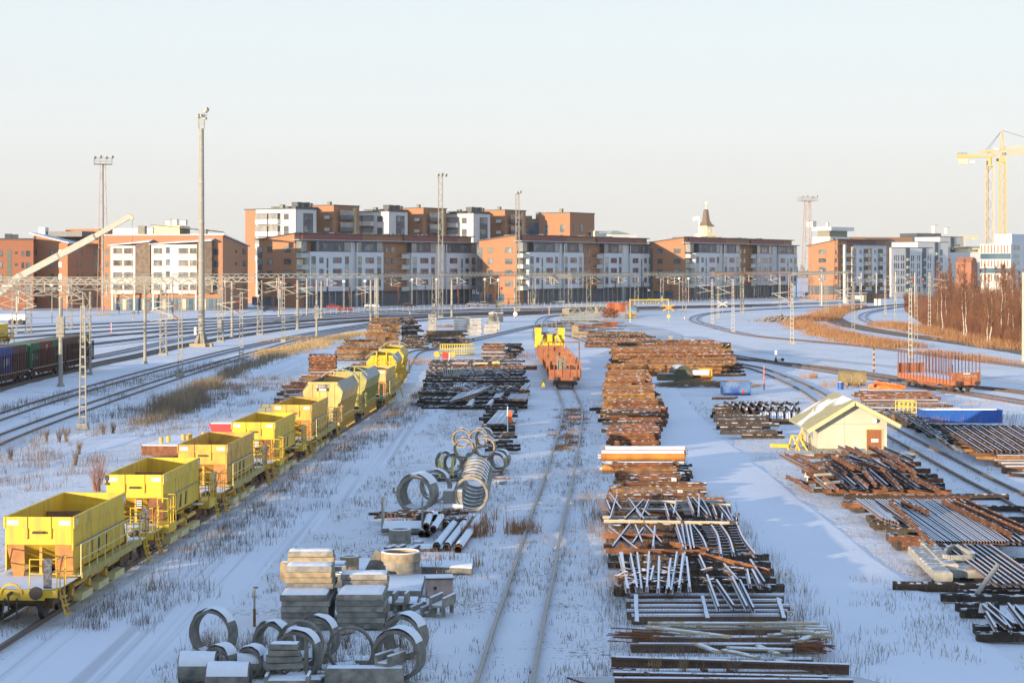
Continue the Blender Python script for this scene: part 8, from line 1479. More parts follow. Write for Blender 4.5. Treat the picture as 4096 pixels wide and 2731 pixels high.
t = tray('blue and grey skip with white graffiti beside the dark crossings', 'B1', 1812, 2102, 990, 855, 2.6, 'skip_blue', 'dark_metal', 'skip', 'skip'); m_ = MB(); [m_.bar((.3+k*.12,-.052,.95+.12*math.sin(k*2.1)),(.4+k*.12,-.052,1.1-.25*((k*7) % 3)/2),.012,.035,up=(0,1,0)) for k in range(10)]; m_.obj('graffiti', MATS['white_paint'], t)
m_ = MB(); m_.box(1.75,1.95,-.052,-.05,.1,.5); m_.obj('paint_smear', MATS['cone_red'], t)
P = g('B2', 585, 655); t = thing('storage_tank', 'rusty olive cylindrical tank lying beside the blue barrel', 'tank', (P.x, P.y+.8, 0)); L_ = 235*.4464*P.y/FS; r = .75; m_ = MB(); m_.tube((0,0,r),(L_,0,r),r,n=28); m_.obj('shell', M('tank_olive', (.30,.23,.10), (.22,.17,.08), rough=.7, scale=2), t)
for x in (.25,.72): m_ = MB(); m_.box(L_*x-.12,L_*x+.12,-r*.9,r*.9,0,.3); m_.obj('saddle', MATS['mast_metal'], t)
m_ = MB(); m_.tube((L_*.82,-r*.98,r*.7),(L_*.82,-r*.85,r*.7),.16,n=12); m_.tube((L_*.45,-r*.8,.35),(L_*.45,-r*.95,1.1),.1,n=8); m_.obj('fitting', MATS['conc_b'], t)
def drum(label, reg, x, yb, wpx, hpx, mat):
 P = g(reg, x, yb); k_ = REG[reg][2]*P.y/FS; r = wpx*k_/2; H = hpx*k_; t = thing('barrel', label, 'barrel', P); m_ = MB(); m_.tube((0,0,0),(0,0,H),r,n=22); [m_.tube((0,0,H*f),(0,0,H*f+.03),r+.02,n=22) for f in (0,.33,.66,.96)]; m_.obj('body', MATS[mat], t); m_ = MB(); m_.tube((0,0,H+.001),(0,0,H+.03),r*.85,n=22); m_.obj('lid', MATS['white_paint'], t)
drum('blue steel barrel with pale lid left of the olive tank', 'B2', 588, 685, 52, 62, 'trough_blue')
for k, (x0,y0,x1,y1) in enumerate(((845,665,1150,690),(850,645,1150,660),(870,640,1000,620),(960,625,1160,655),(900,612,1100,640))): lay_rails('B2', [(x0,y0,x1,y1)], 'bright orange steel boom part lying left of the stake wagon', 'orange boom parts', .1+.12*k, .35, .3, 'orange_bright', 'boom_part', 'timber', 'crane part') if k or MATS.get('orange_bright') or M('orange_bright', (.70,.20,.03), (.50,.13,.03), rough=.6, scale=1.5, snow=.4) else None
lay_rails('B2', [(845,665,1150,690)], 'bright orange steel boom part lying left of the stake wagon', 'orange boom parts', .1, .35, .35, 'orange_bright', 'boom_part', 'timber', 'crane part')
A_ = g('B2', 800, 722); t = thing('barrier_pole', 'red and yellow striped pole lying on the snow behind the shed', 'barrier pole', (A_.x,A_.y,.1), .0); m_ = MB()
for k in range(7): m_.m = k % 2; m_.bar((k*.6,0,0),(k*.6+.6,.0,0),.12)
m_.obj('pole', [MATS['gauge_yellow'], MATS['cone_red']], t)
def cage(label, reg, x0, x1, yb, yt, dpt, n, mat, rz=0):
 A_ = g(reg, x0, yb); L_ = (x1-x0)*REG[reg][2]*A_.y/FS; H = hy(reg,0,yt,A_.y); t = thing('cage_rack', label, 'cage rack', A_, rz); m_ = MB()
 for y in (0,dpt): railing(m_, [(0,y,.15),(L_,y,.15)], H-.15, L_/n, .04); m_.bar((0,y,.15),(L_,y,.15),.1)
 [m_.bar((x,0,z),(x,dpt,z),.06) for x in (0,L_) for z in (.15,H)]; m_.obj('cage', MATS[mat], t); m_ = MB(); m_.box(.05,L_-.05,.05,dpt-.05,.2,.3); m_.obj('floor', MATS['rail_snow'], t); return t
cage('bright yellow cage rack behind the dark sleeper field', 'A4', 418, 772, 445, 335, 2.2, 14, 'gauge_yellow'); cage('pale yellow tubular rack left of the blue trough', 'C4', 1278, 1428, 335, 228, 1.4, 4, 'gauge_yellow')
t = thing('axle_assembly', 'yellow framed axle assembly with snowy rods left of the red box', 'machine part', g('A4', 368, 475)); m_ = MB(); m_.box(0,2.6,0,1.2,.5,.75); m_.tube((.2,-.1,.5),(.2,.3,.5),.4,n=14); m_.tube((2.3,-.1,.5),(2.3,.3,.5),.4,n=14); m_.obj('frame', MATS['yellow_old'], t); m_ = MB(); [m_.bar((.2+k*.25,.2,.8),(.5+k*.25,1,1.0),.06) for k in range(8)]; m_.obj('rod', MATS['rail_snow'], t)
for (x0,x1,yb,yt,mt,lb) in ((960,1045,575,500,'yellow','flat bright yellow steel box behind the dark field'),(770,920,590,510,'yellow_old','yellow frame with orange stripe left of the yellow box'),(548,712,590,510,'orange_paint','orange and yellow snowy machine part at the back of the dark field')):
 A_ = g('A4', x0, yb+18, .2); L_ = (x1-x0)*.3827*A_.y/FS; H = (yb-yt)*.3827*A_.y/FS; t = thing('machine_part', lb, 'machine part', (A_.x,A_.y,.3)); m_ = MB(); m_.box(0,L_,0,1.0,H*.3,H*.9); m_.box(.1,.4,.1,.9,0,H*.3); m_.box(L_-.4,L_-.1,.1,.9,0,H*.3); m_.obj('body', MATS[mt], t); m_ = MB(); m_.box(.05,L_-.05,.05,.95,H*.901,H*.95); m_.obj('snow', MATS['snow_cap'], t)
beam('steel_beam', 'long rusty beam at the back right of the dark field', 'steel beam', None, 'timber', 6.5, .4, .45, 'beam_rust', (xy('A4',1130,225), 225, .5)); sc.collection.objects[-1].pop('group', None)
t = thing('red_boat_tray', 'red tray with snow peeping out behind the third and fourth wagons', 'tray', g('A3', 90, 1010)); m_ = MB(); m_.prism([(.3,0),(3.5,0),(3.8,.75),(0,.75)], 0, 1.6); m_.obj('hull', M('tray_red', (.55,.04,.05), rough=.5), t); m_ = MB(); m_.box(.15,3.65,.1,1.5,.751,.82); m_.obj('snow', MATS['snow_cap'], t)
for (x0,x1,yb,lb) in ((605,830,830,'olive steel channel lying behind the fourth wagon'),(648,830,790,'olive steel channel behind the first one left of the train')): A_ = g('A3', x0, yb); t = thing('steel_channel', lb, 'steel channel', A_); m_ = MB(); m_.box(0,(x1-x0)*.3827*A_.y/FS,0,.5,.1,.75); [m_.box(.5+k*1.0,.6+k*1.0,-.05,0,.1,.8) for k in range(4)]; m_.obj('channel', MATS['olive'], t)
A_ = g('A2', 1478, 1150); t = thing('flat_trailer', 'snow covered flat trailer with rollers behind the second wagon', 'trailer', A_, -.08); m_ = MB(); m_.box(0,4.2,0,7,.3,.9); m_.obj('chassis', MATS['rust'], t); m_ = MB(); m_.box(.05,4.15,.05,6.95,.901,.97); m_.obj('snow', MATS['snow_cap'], t)
for x,y in ((1.2,2.0),(1.8,3.5),(2.1,4.1),(2.7,5.2),(2.3,2.6),(1.0,1.0)): m_ = MB(); m_.tube((x,y,.97),(x,y,1.35),.13,n=10); m_.obj('roller', MATS['yellow_old'], t)
A_ = g('A1', 5, 640, 1.2); t = thing('rusty_machine', 'rusty machine corner peeping out left of the nearest wagon', 'machine', (A_.x-.2, A_.y+4, 0)); m_ = MB(); m_.box(0,1.2,0,1.5,.4,1.75); m_.tube((.9,-.1,.9),(.9,.1,.9),.3,n=12); m_.obj('body', MATS['red_ox'], t)
A_ = g('B1', 1690, 572); k_ = .3827*A_.y/FS; t = thing('striped_plough', 'yellow and black chevron striped plough blade behind the big rail heap', 'plough blade', (A_.x,A_.y,0), -.12)
Wd, Hd = 270*k_, 125*k_; m_ = MB(); m_.prism([(-70*k_,Hd),(0,0),(Wd*.72,0),(Wd*.74,Hd)], 0, .15); m_.box(-70*k_,Wd*.74,.15,1.6,Hd-.15,Hd); m_.obj('blade', MATS['dark_metal'], t); m_ = MB()
def clip_line(x0,z0,x1,z1): m_.bar((x0,-.012,z0),(x1,-.012,z1),.02,.15,up=(0,0,1))
cx_ = Wd*.28
for k in range(6):
 z0 = .55*k; 
 a0 = (cx_, z0-.9+.55*0); L_ = 2.0
 for sg_ in (-1,1):
  xa, za, xb_, zb_ = cx_, z0-1.2, cx_+sg_*Wd*.44, z0-1.2+Wd*.44*.75
  n = 24; pts_ = [(xa+(xb_-xa)*i/n, za+(zb_-za)*i/n) for i in range(n+1)]; ins = [p for p in pts_ if .05 < p[1] < Hd*.9 and (-70*k_*(p[1]/Hd)+.1) < p[0] < Wd*.72]
  if len(ins) > 2: clip_line(*ins[0], *ins[-1])
m_.obj('chevron', MATS['gauge_yellow'], t); m_ = MB(); m_.box(-75*k_,-55*k_,-.1,1.5,Hd-.5,Hd+.35); m_.box(Wd*.5,Wd*.62,-.1,.6,-.0,.5); m_.obj('edge', MATS['gauge_yellow'], t)
A_ = g('B1', 1432, 870); k_ = .3827*A_.y/FS; t = thing('truck_body', 'orange yellow upturned truck body at the front of the big rail heap', 'truck body', A_, -.05); Wd, Hd = 262*k_, 150*k_; m_ = MB(); m_.box(0,Wd,.8,1.0,.3,Hd*.72); m_.box(0,Wd,-.2,1.0,0,.3); m_.box(0,.12,0,1.2,.3,Hd); m_.box(Wd-.15,Wd,-.2,1.2,.3,Hd); m_.box(.12,Wd-.15,1.1,1.25,Hd*.85,Hd); m_.obj('shell', M('orange_yellow', (.75,.38,.04), (.6,.28,.03), rough=.55, scale=.8), t); m_ = MB(); m_.tube((.5,.2,Hd*.74),(Wd-.3,.2,Hd*.74),.28,n=14); m_.obj('roll', MATS['snow_cap'], t); m_ = MB(); m_.box(.3,Wd*.55,.76,.79,.5,Hd*.6); m_.obj('panel', MATS['dark_metal'], t)
A_ = g('B1', 1300, 872); t = thing('camouflage_tank', 'camouflage painted cylinder lying left of the orange truck body', 'tank', A_, .1); m_ = MB(); m_.tube((1.0,0,.9),(1.0,3.5,.9),.95,n=18); m_.box(-1.6,.2,0,1.5,.3,1.0); m_.obj('shell', M('camo', (.07,.08,.05), (.14,.10,.06), rough=.8, scale=1.2, lo=.48, hi=.52, snow=.5), t)
m_ = MB(); rb = random.Random(3)
for k in range(260): a = rb.uniform(-.35,.35); x = rb.uniform(0,9); y = rb.uniform(0,3); z = rb.uniform(0,.7)*(1-abs(x-4)/7); L_ = rb.uniform(.8,2.6); m_.bar((x,y,z),(x+L_*math.cos(a),y+L_*math.sin(a),z+rb.uniform(-.1,.25)),.035)
stuff(m_.obj('brush_pile', MATS['weed'], loc=g('B1',1080,915)), 'pile of cut brown branches in front of the camouflage cylinder', 'brush')
A_ = g('B1', 555, 282); L_ = 150*.3827*A_.y/FS; tray('rusty red skip heaped with scrap by the lattice girders', 'B1', 555, 705, 284, 228, 3.5, 'red_ox', 'rust', 'scrap_skip', 'skip')
m_ = MB()
for k in range(220): x, y = rb.uniform(.2,L_-.2), rb.uniform(.3,3.2); z = 1.5+2.2*math.exp(-((x-L_/2)**2)/5)*rb.uniform(.2,1); m_.bar((x,y,z),(x+rb.uniform(-.9,.9),y+rb.uniform(-.5,.5),z+rb.uniform(-.4,.5)),.09)
stuff(m_.obj('scrap_heap', MATS['rust'], loc=A_), 'tangled rusty scrap heaped in the red skip', 'scrap')
for k, (x0,x1,yb,H_) in enumerate(((95,560,262,1.0),(120,540,215,1.0),(90,520,190,1.0),(230,900,175,1.0),(560,900,195,1.1),(100,480,240,1.0),(150,560,226,2.2),(150,600,200,2.2))):
 A_ = g('B1', x0, yb); B_ = g('B1', x1, yb); m_ = MB(); z_ = 1.1 if k > 5 else .05; truss(m_, (0,0,z_),(B_.x-A_.x,rr(-1,1),z_),H_,.09, int((B_.x-A_.x)/1.3)); tag(m_.obj('lattice_girder', MATS['mast_metal'] if k % 2 else MATS['olive'], loc=A_), 'grey lattice girder lying in the pile behind the tangled scrap', 'lattice girder', 'pile of lattice girders')
for (x0,x1,yb,h_,lb) in ((130,200,150,1.2,'small concrete block on the left end of the girder pile'),(470,498,155,2.0,'upright concrete stub behind the girder pile'),(790,900,192,1.6,'low stack of concrete slabs below the blue container')): A_ = g('B1', x0, yb, .9 if x0 == 130 else 0); slab(lb, (A_.x,A_.y,.95 if x0 == 130 else 0), (x1-x0)*.3827*A_.y/FS, 1.5, h_, mat='conc_warm2', snow=.1)
A_ = g('B1', 1235, 472); slab('tall thin pale concrete post standing in the low rear heap', A_, 48*.3827*A_.y/FS, .5, 92*.3827*A_.y/FS, mat='conc_b', snow=.04)
M('cont_orange', (.55,.14,.045), (.46,.12,.04), rough=.6, scale=.8); M('cont_lblue', (.16,.26,.36), (.13,.22,.31), rough=.6, scale=.8)
A_ = g('B1', 592, 132); B_ = g('B1', 865, 132); c_ = container('orange shipping container beside the blue one behind the girders', 'container', (A_.x, A_.y+1.2, 0), -R(90)+.02, B_.x-A_.x, 'cont_orange', 2.6); c_.rotation_euler.z = R(-90); 
A_ = g('B1', 792, 138); B_ = g('B1', 898, 138); c_ = container('short pale blue container standing before the orange one', 'container', (A_.x, A_.y-1.5, .35), R(-90), B_.x-A_.x, 'cont_lblue', 1.75)
A_ = g('A4', 928, 108); k_ = .3827*A_.y/FS; t = thing('small_hut', 'small ochre hut with grey roof and dark door beside the sleepers', 'hut', A_); m_ = MB(); Wd = 90*k_; m_.box(0,Wd,0,2.6,0,100*k_); m_.obj('wall', MATS['conc_warm2'], t); m_ = MB(); m_.prism([(-.2,98*k_),(Wd+.2,98*k_),(Wd*.5,118*k_)], -.3, 2.9); m_.obj('roof', MATS['roof_snow'], t); m_ = MB(); m_.box(Wd*.3,Wd*.62,-.05,0,0,90*k_); m_.obj('door', MATS['olive'], t)
A_ = g('A4', 1030, 98); k_ = .3827*A_.y/FS; t = thing('small_hut', 'narrow dark cabinet right of the ochre hut', 'cabinet', A_); m_ = MB(); m_.box(0,48*k_,0,2.0,0,92*k_); m_.obj('wall', MATS['slate'], t); m_ = MB(); m_.box(-.1,50*k_,-.1,2.1,92*k_,96*k_); m_.obj('roof', MATS['roof_snow'], t)
A_ = g('A4', 1000,40); m_ = MB(); m_.tube((0,0,2.6),(1.7,0,2.6),1.0,n=16); m_.box(0,.2,-.8,.8,0,2); m_.box(1.5,1.7,-.8,.8,0,2); tag(m_.obj('water_tank', MATS['olive'], loc=g('R2',2300,1060)), 'olive drum tank on legs behind the ochre hut', 'tank')
m_ = MB(); A_ = g('R3', 143, 1100); m_.tube((0,-.3,0),(0,-.36,0),.5,n=18); tag(m_.obj('round_sign', MATS['white_paint'], loc=(A_.x,A_.y,hy('R3',0,1065,A_.y))), 'round white disc sign on the pole left of the huts', 'sign')
A_ = g('R4', 890, 885); k_ = .466*A_.y/FS; t = thing('clad_hut', 'dark timber clad equipment hut with snowy flat roof at the track fan', 'hut', A_, .2); m_ = MB(); m_.box(0,118*k_,0,3,0,74*k_); m_.obj('pale_wall', MATS['conc_a'], t); m_ = MB(); m_.box(120*k_,225*k_,.5,4,0,84*k_); [m_.box(122*k_,223*k_,.44,.49,k*8*k_,k*8*k_+4*k_) for k in range(10)]; m_.obj('dark_wall', MATS['dark_metal'], t); m_ = MB(); m_.box(-.4,122*k_,-.4,4,84.5*k_,88*k_); m_.obj('roof', MATS['roof_snow'], t); m_ = MB(); m_.box(10*k_,90*k_,-.05,0,15*k_,66*k_); m_.obj('panel', MATS['render_white'], t)
for x in (800,1068,1092): A_ = g('R4', x, 905 if x > 1000 else 888); m_ = MB(); m_.box(0,1.1,0,.7,0,2.0); m_.m = 1; m_.box(-.05,1.15,-.05,.75,2.0,2.1); tag(m_.obj('track_cabinet', [MATS['trim_white'], MATS['roof_snow']], loc=A_), 'pale track side cabinet near the timber clad hut', 'cabinet', 'pale cabinets by the clad hut')
for k in range(11):
 x = 1730+k*22; P = g('B1', x, 1040, .9); beam('switch_frog', 'grey frog tongue in the slanting row left of the dark crossings', 'switch part', 'frog tongues', 'rail', 2.4, .12, .2, 'rail_snow', (P.x, P.y+1, .9), 1.3)
stack('black beam at the base of the dark crossings below the skip', 'beams under the dark crossings', (X_('B1',1740,145), X_('B1',2360,145)), (X_('B1',1705,160), X_('B1',2240,160)), 141, 160, .6, 1.0, 6, mats=('wood_tar','beam_dark'), w_=.4, h_=.26, seed=33, minlen=.6)
for k in range(9):
 x = 1940+k*78; P = g('B1', x, 1150, 1.0); t = thing('switch_crossing', 'dark upright crossing frog with snowy V top in the stack below the skip', 'switch crossing', (P.x, P.y+.5, .9), rr(-.1,.1), 'stacked crossings'); m_ = MB()
 m_.bar((-.45,2.6,.5),(0,1.0,.35),.12,.2); m_.bar((.45,2.6,.5),(0,1.0,.35),.12,.2); m_.bar((0,1.0,.35),(-.3,-.4,.0),.12,.2); m_.bar((0,1.0,.35),(.3,-.4,.0),.12,.2); m_.box(-.5,.5,.8,1.1,-.1,.2); m_.box(-.35,-.2,-.3,-.1,-.8,.0); m_.box(.2,.35,-.3,-.1,-.8,.0); m_.obj('frog', MATS['beam_dark'], t)
for k in range(5):
 P = g('B1', 2230+k*75, 1225, .5); t = thing('switch_crossing', 'rusty lower crossing frog at the front of the dark stack', 'switch crossing', (P.x, P.y, .3), .3, 'lower stacked crossings'); m_ = MB(); m_.bar((-.2,0,0),(.5,1.6,.7),.12,.2); m_.bar((.2,0,0),(.9,1.6,.7),.12,.2); m_.box(-.3,.5,.0,.2,-.3,.1); m_.obj('frog', MATS['rail_snow'], t)
# ================================================================ STREET: fence, cars, people, trees
m_ = MB(); m_.m = 0; FP = [(-100,552),(-60,560),(-25,590),(20,630),(75,700),(130,790),(180,880)]; FP = [g('S',x,y) for x, y in ((1180,1262),(1500,1250),(1800,1240),(2100,1230),(2400,1224),(2700,1215),(3000,1207),(3300,1200),(3560,1193))]
t = thing('mesh_fence', 'low wire mesh fence with pale posts along the street side of the tracks', 'fence', (0,0,0)); m_ = MB(); pm = MB()
for p, q in zip(FP, FP[1:]):
 n = int((q-p).length/2.6)
 for k in range(n): a = p+(q-p)*k/n; pm.bar(a, a+Vector((0,0,1.5)), .12)
 for z in (.1,.5,.9,1.35): m_.bar(p+Vector((0,0,z)), q+Vector((0,0,z)), .05)
m_.obj('wire', MATS['mast_metal'], t); ob_ = pm.obj('post', MATS['mast_light'], t); ob_['kind'] = 'stuff'
M('car_black', (.02,.02,.025), rough=.25); M('car_red', (.30,.02,.02), rough=.3); M('car_silver', (.42,.43,.44), rough=.3, metal=.4); M('car_white', (.7,.7,.7), rough=.3); M('car_blue', (.04,.07,.13), rough=.3); M('tyre', (.02,.02,.02), rough=.9); M('headlamp', (.8,.78,.7), rough=.2); M('cglass', (.04,.05,.06), rough=.08)
def car(label, reg, x, y, mat, rz=0., L_=4.4, van=False):
 P = g(reg, x, y); t = thing('parked_car', label, 'car', P, rz, 'cars parked along the street'); a = L_/2; hh = 1.45 if not van else 2.0
 pr = [(-a,.35),(-a,.85),(-a+.15,.95),(-a+.9,1.0),(a-1.1,.98),(a-.15,.82),(a,.65),(a,.35)]; m_ = MB(); m_.prism(pr, -.88, .88); m_.obj('body', MATS[mat], t)
 cb = [(-a+.25,.98),(-a+.75,hh-.05),(-a+1.5,hh),(a-2.0,hh-.03),(a-1.15,.98)]; m_ = MB(); n = len(cb); m_.add([(x_,-.84 if z<1.2 else -.68,z) for x_,z in cb]+[(x_,.84 if z<1.2 else .68,z) for x_,z in cb], [tuple(range(n))[::-1], tuple(range(n,2*n))]+[(k,(k+1)%n,n+(k+1)%n,n+k) for k in range(n)]); m_.obj('window', MATS['cglass'], t)
 m_ = MB(); m_.box(-a+.85,a-2.0,-.66,.66,hh-.01,hh+.05); m_.obj('roof', MATS[mat if 'white' in label or random.random() < .5 else 'snow_cap'], t)
 for wx in (-a+.8, a-.85):
  for sg_ in (-1,1): m_ = MB(); m_.tube((wx,sg_*.72,.32),(wx,sg_*.9,.32),.32,n=16); w_ = m_.obj('wheel', MATS['tyre'], t); m_ = MB(); m_.tube((wx,sg_*.9,.32),(wx,sg_*.91,.32),.19,n=10); m_.obj('rim', MATS['mast_metal'], w_)
 for sg_ in (-1,1): m_ = MB(); m_.box(a-.02,a+.02,sg_*.66-.15,sg_*.66+.15,.62,.78); m_.obj('headlight', MATS['headlamp'], t); m_ = MB(); m_.box(-a-.02,-a+.01,sg_*.7-.12,sg_*.7+.12,.7,.85); m_.obj('tail_light', MATS['cone_red'], t)
for a in (('dark blue car at the foot of the leftmost gable','R2',185,1045,'car_blue',.2),('dark red car left of two red ones before the first white block','R2',782,1018,'car_red',.1),('red car right of the dark red one behind the fence','R2',900,1045,'car_red',.1),('white car behind the pole with grey cabinet','R2',1140,1008,'car_white',.1),('black car beside the bare tree at the brick recess','R2',1480,1005,'car_black',.15),
 ('silver estate car at the right end of the first white block','R2',2098,995,'car_silver',.3),('silver car with headlights nearest the second gable','R2',2165,998,'car_silver',-2.9),('silver car moving before the second white block','R3',542,970,'car_silver',-2.9),('dark car under the second colonnade','R3',1075,940,'car_black',.3),('maroon car under the middle of the second colonnade','R3',1030,948,'car_red',.3),('dark car right of the maroon one','R3',1310,930,'car_black',.3),
 ('white van like car before the second gable','R3',1648,932,'car_white',.2),('dark car left of the white one at the gable','R3',1560,925,'car_black',.2),('red car in the third colonnade','R3',2118,920,'car_red',.3),('pale car at the right of the third colonnade','R3',2330,912,'car_white',.3),('blue grey car before the third block end','R4',20,835,'car_blue',.2),('light blue car below the rusty lattice tower','R4',100,832,'car_silver',.2),('white estate car left of the rusty lattice tower','R4',305,830,'car_white',.2),
 ('dark car behind the rusty lattice tower','R4',505,822,'car_black',.2),('grey car before the brick block with balconies','R4',700,818,'car_silver',.2),('dark car before the white group','R4',1165,806,'car_black',.2)): car(*a)
def person(label, P, coat, H=1.75, rz=0., stride=.22):
 pts = [(0,0,.95),(0,0,1.2),(0,.0,1.42),(0,0,1.52),(0,-.02,1.66),(-.1,0,.9),(-.1,-stride*.5,.5),(-.1,-stride*.6,.06),(-.1,-stride*.6-.14,.04),(.1,0,.9),(.1,stride*.3,.5),(.1,stride,.08),(.1,stride-.14,.05),(-.2,0,1.4),(-.27,.04,1.12),(-.25,-.1,.9),(.2,0,1.4),(.27,-.02,1.12),(.25,.1,.9)]
 ed = [(0,1),(1,2),(2,3),(3,4),(0,5),(5,6),(6,7),(7,8),(0,9),(9,10),(10,11),(11,12),(2,13),(13,14),(14,15),(2,16),(16,17),(17,18)]; rad = [.16,.17,.17,.06,.1,.11,.075,.05,.045,.11,.075,.05,.045,.075,.06,.045,.075,.06,.045]
 me = bpy.data.meshes.new('person'); me.from_pydata(pts, ed, []); o = bpy.data.objects.new('person', me); sc.collection.objects.link(o); md = o.modifiers.new('s', 'SKIN'); o.modifiers.new('u', 'SUBSURF').levels = 1; o.modifiers['u'].render_levels = 1
 for i, v in enumerate(me.skin_vertices[0].data): v.radius = (rad[i], rad[i]); v.use_root = i == 0
 me.materials.append(MATS[coat]); o.location = P; o.rotation_euler = (0,0,rz); tag(o, label, 'person')
 m_ = MB(); m_.tube((0,-.02,1.66),(0,-.02,1.8),.115,.06,n=10); m_.obj('hat', MATS['dark_metal'], o)
person('person in dark clothes standing on the street near the white balcony bays', g('R1', 1248, 1100), 'car_black'); person('person in a dark coat walking before the shop windows of the orange block', g('R1', 1115, 1062), 'dark_metal', rz=1.2); person('person walking at the corner of the orange block', g('R1',1295,1075), 'slate', rz=-1.2)
for (rg_2,x,yb,yt,lb) in (('R1',970,1075,1010,'blue and red round no parking sign left of the walking person'),('R2',50,1010,935,'blue round sign at the foot of the leftmost gable')): P = g(rg_2,x,yb); H = hy(rg_2,0,yt,P.y); t = thing('traffic_sign', lb, 'traffic sign', P); m_ = MB(); m_.tube((0,0,0),(0,0,H),.05,n=6); m_.obj('post', MATS['mast_metal'], t); m_ = MB(); m_.tube((0,-.08,H),(0,-.12,H),.5,n=18); m_.m = 1; m_.tube((0,-.12,H),(0,-.13,H),.38,n=18); m_.obj('disc', [MATS['cone_red'], MATS['trough_blue']], t)
# ================================================================ VEGETATION
VR = random.Random(11)
def blades(mb, P, n, spread, h0, h1, w_, lean=.25, flat=0.):
 for _ in range(n):
  x = P[0]+VR.gauss(0, spread); y = P[1]+VR.gauss(0, spread); h = VR.uniform(h0, h1); a = VR.uniform(0, 6.283); l = VR.gauss(0, lean)*h; dx, dy = math.cos(a)*w_/2, math.sin(a)*w_/2*.4; b_ = VR.uniform(0, 6.283); ex, ey = math.cos(b_)*l, math.sin(b_)*l
  o = len(mb.v); mb.v += [(x-dx,y-dy,-.02), (x+dx,y+dy,-.02), (x+ex*.4+dx*.7,y+ey*.4+dy*.7,h*.6), (x+ex*.4-dx*.7,y+ey*.4-dy*.7,h*.6), (x+ex,y+ey,h)]; mb.f += [(o,o+1,o+2,o+3), (o+3,o+2,o+4)]; mb.mi += [0,0]
def field(name, label, mat, pts, cat='dry grass'):
 mb = MB()
 for a in pts: blades(mb, *a)
 return stuff(mb.obj(name, MATS[mat]), label, cat)
U = VR.uniform
def clump(): return VR.random()**2
P_ = []
def onroad(x, y): return 9.9 < x-(max(0,y-160)*.03) < 15.2 or abs(x-(-12.8+(y-66)*.0455)) < 2.5
def freq(x, y): return mn.noise(Vector((x*.16, y*.07, 5)))+.6*mn.noise(Vector((x*.6, y*.3, 9)))
for _ in range(15000):
 y = 56+U(0,1)**1.5*125; x = U(-11.5, 10.2) if VR.random() < .8 else U(14, 30)
 if onroad(x, y) or VR.random() > .45+freq(x, y)*1.1: continue
 P_.append(((x,y), VR.choice((2,3,4,6)), .12, .05, .26 if VR.random() < .9 else .5, .018, .35))
field('dry_stubble', 'thin dark stubble sticking out of the snow all over the yard', 'weed', P_)
P_ = []
for _ in range(1050):
 y = U(66, 215); x = tx(y)+2.0+abs(VR.gauss(0, 1.5)); n = 14 if mn.noise(Vector((y*.12,0,2))) > -.1 else 3
 P_.append(((x,y), n, .22, .1, .55, .016, .4))
for _ in range(260): y = U(60,170); P_.append(((tx(y)+VR.gauss(0,.9), y), 9, .25, .1, .4, .02, .4))
field('track_weeds', 'dark leafless weeds along the right side of the yellow train', 'weed_dark', P_)
P_ = []
for _ in range(1500):
 y = U(88, 215); c = -33+(y-90)*.055; x = c+VR.gauss(0, 3.4)
 if freq(x*1.5, y) > -.05: P_.append(((x,y), VR.choice((6,12,22)), .35, .15, .75, .022, .4))
for _ in range(420): y = U(150, 260); P_.append(((-44+(y-150)*.08+VR.gauss(0,1.2), y), 10, .4, .1, .6, .025, .4))
field('bank_weeds', 'sparse dark weeds on the snowy bank between main tracks and left lane', 'weed_dark', P_)
def band(poly, wd, n, k, h0, h1, w_, lean=.12, spread=.5):
 cl_ = smooth([g(*q) for q in poly], 8); out = []
 for _ in range(n):
  i = VR.randrange(len(cl_)-1); a = cl_[i]+(cl_[i+1]-cl_[i])*VR.random(); t_ = (cl_[i+1]-cl_[i]).normalized(); d = VR.gauss(0, wd*.4); out.append(((a.x+t_.y*d, a.y-t_.x*d), k, spread, h0*U(.7,1), h1*U(.75,1.1), w_, lean))
 return out
M('reed_dark', (.19,.16,.115), (.28,.22,.15), rough=1, scale=.3)
field('reeds', 'tall grey brown reeds in the ditch beside the ladder mast with the weight stack', 'reed_dark', band([('A2',1700,690),('A2',1880,620),('A2',2040,520)], 1.8, 110, 34, 1.0, 1.9, .03)+band([('A2',1480,790),('A2',1600,740),('A2',1720,690)], 1.8, 40, 16, .4, 1.0, .03)+band([('A2',2200,380),('A3',60,540),('A3',300,400),('A3',560,290),('A3',830,190)], 1.7, 190, 24, .5, 1.1, .04), 'reeds')
field('golden_grass', 'golden dry grass between the main tracks and the tall timber stacks', 'reed', band([('A3',700,215),('A3',850,160),('R2',420,1400),('R2',640,1345),('R2',850,1290),('R2',1090,1245)], 3.6, 330, 22, .3, .8, .05, .25, .8)+band([('R2',150,1330),('R2',400,1300),('R2',620,1290)], 3, 70, 12, .3, .6, .05, .3, .7), 'dry grass')
field('red_brown_verge', 'red brown tall grass and low bushes along the outside of the dark curve', 'reed_red', band([('R4',430,1060),('R4',520,1100),('R4',660,1150),('R4',800,1180),('R4',960,1215),('R4',1120,1245),('R4',1330,1275)], 4.2, 430, 28, .4, 1.3, .07, .2, 1.0)+band([('R4',640,1010),('R4',720,960),('R4',820,930),('R4',960,925)], 5, 170, 30, .4, 1.4, .08, .3, 1.1)+band([('R4',450,1040),('R4',560,1040),('R4',660,1020)], 4, 120, 30, .6, 1.8, .08, .3, 1.0)+band([('R4',1500,1300),('R4',1750,1340),('R4',2000,1370),('R4',2300,1410)], 3.5, 150, 18, .2, .6, .05, .4, 1.0)+band([('R4',1150,1080),('R4',1300,1100),('R4',1600,1150),('R4',1900,1210),('R4',2340,1290)], 4, 360, 28, .4, 1.5, .06, .25, 1.0), 'dry grass')
P_ = []
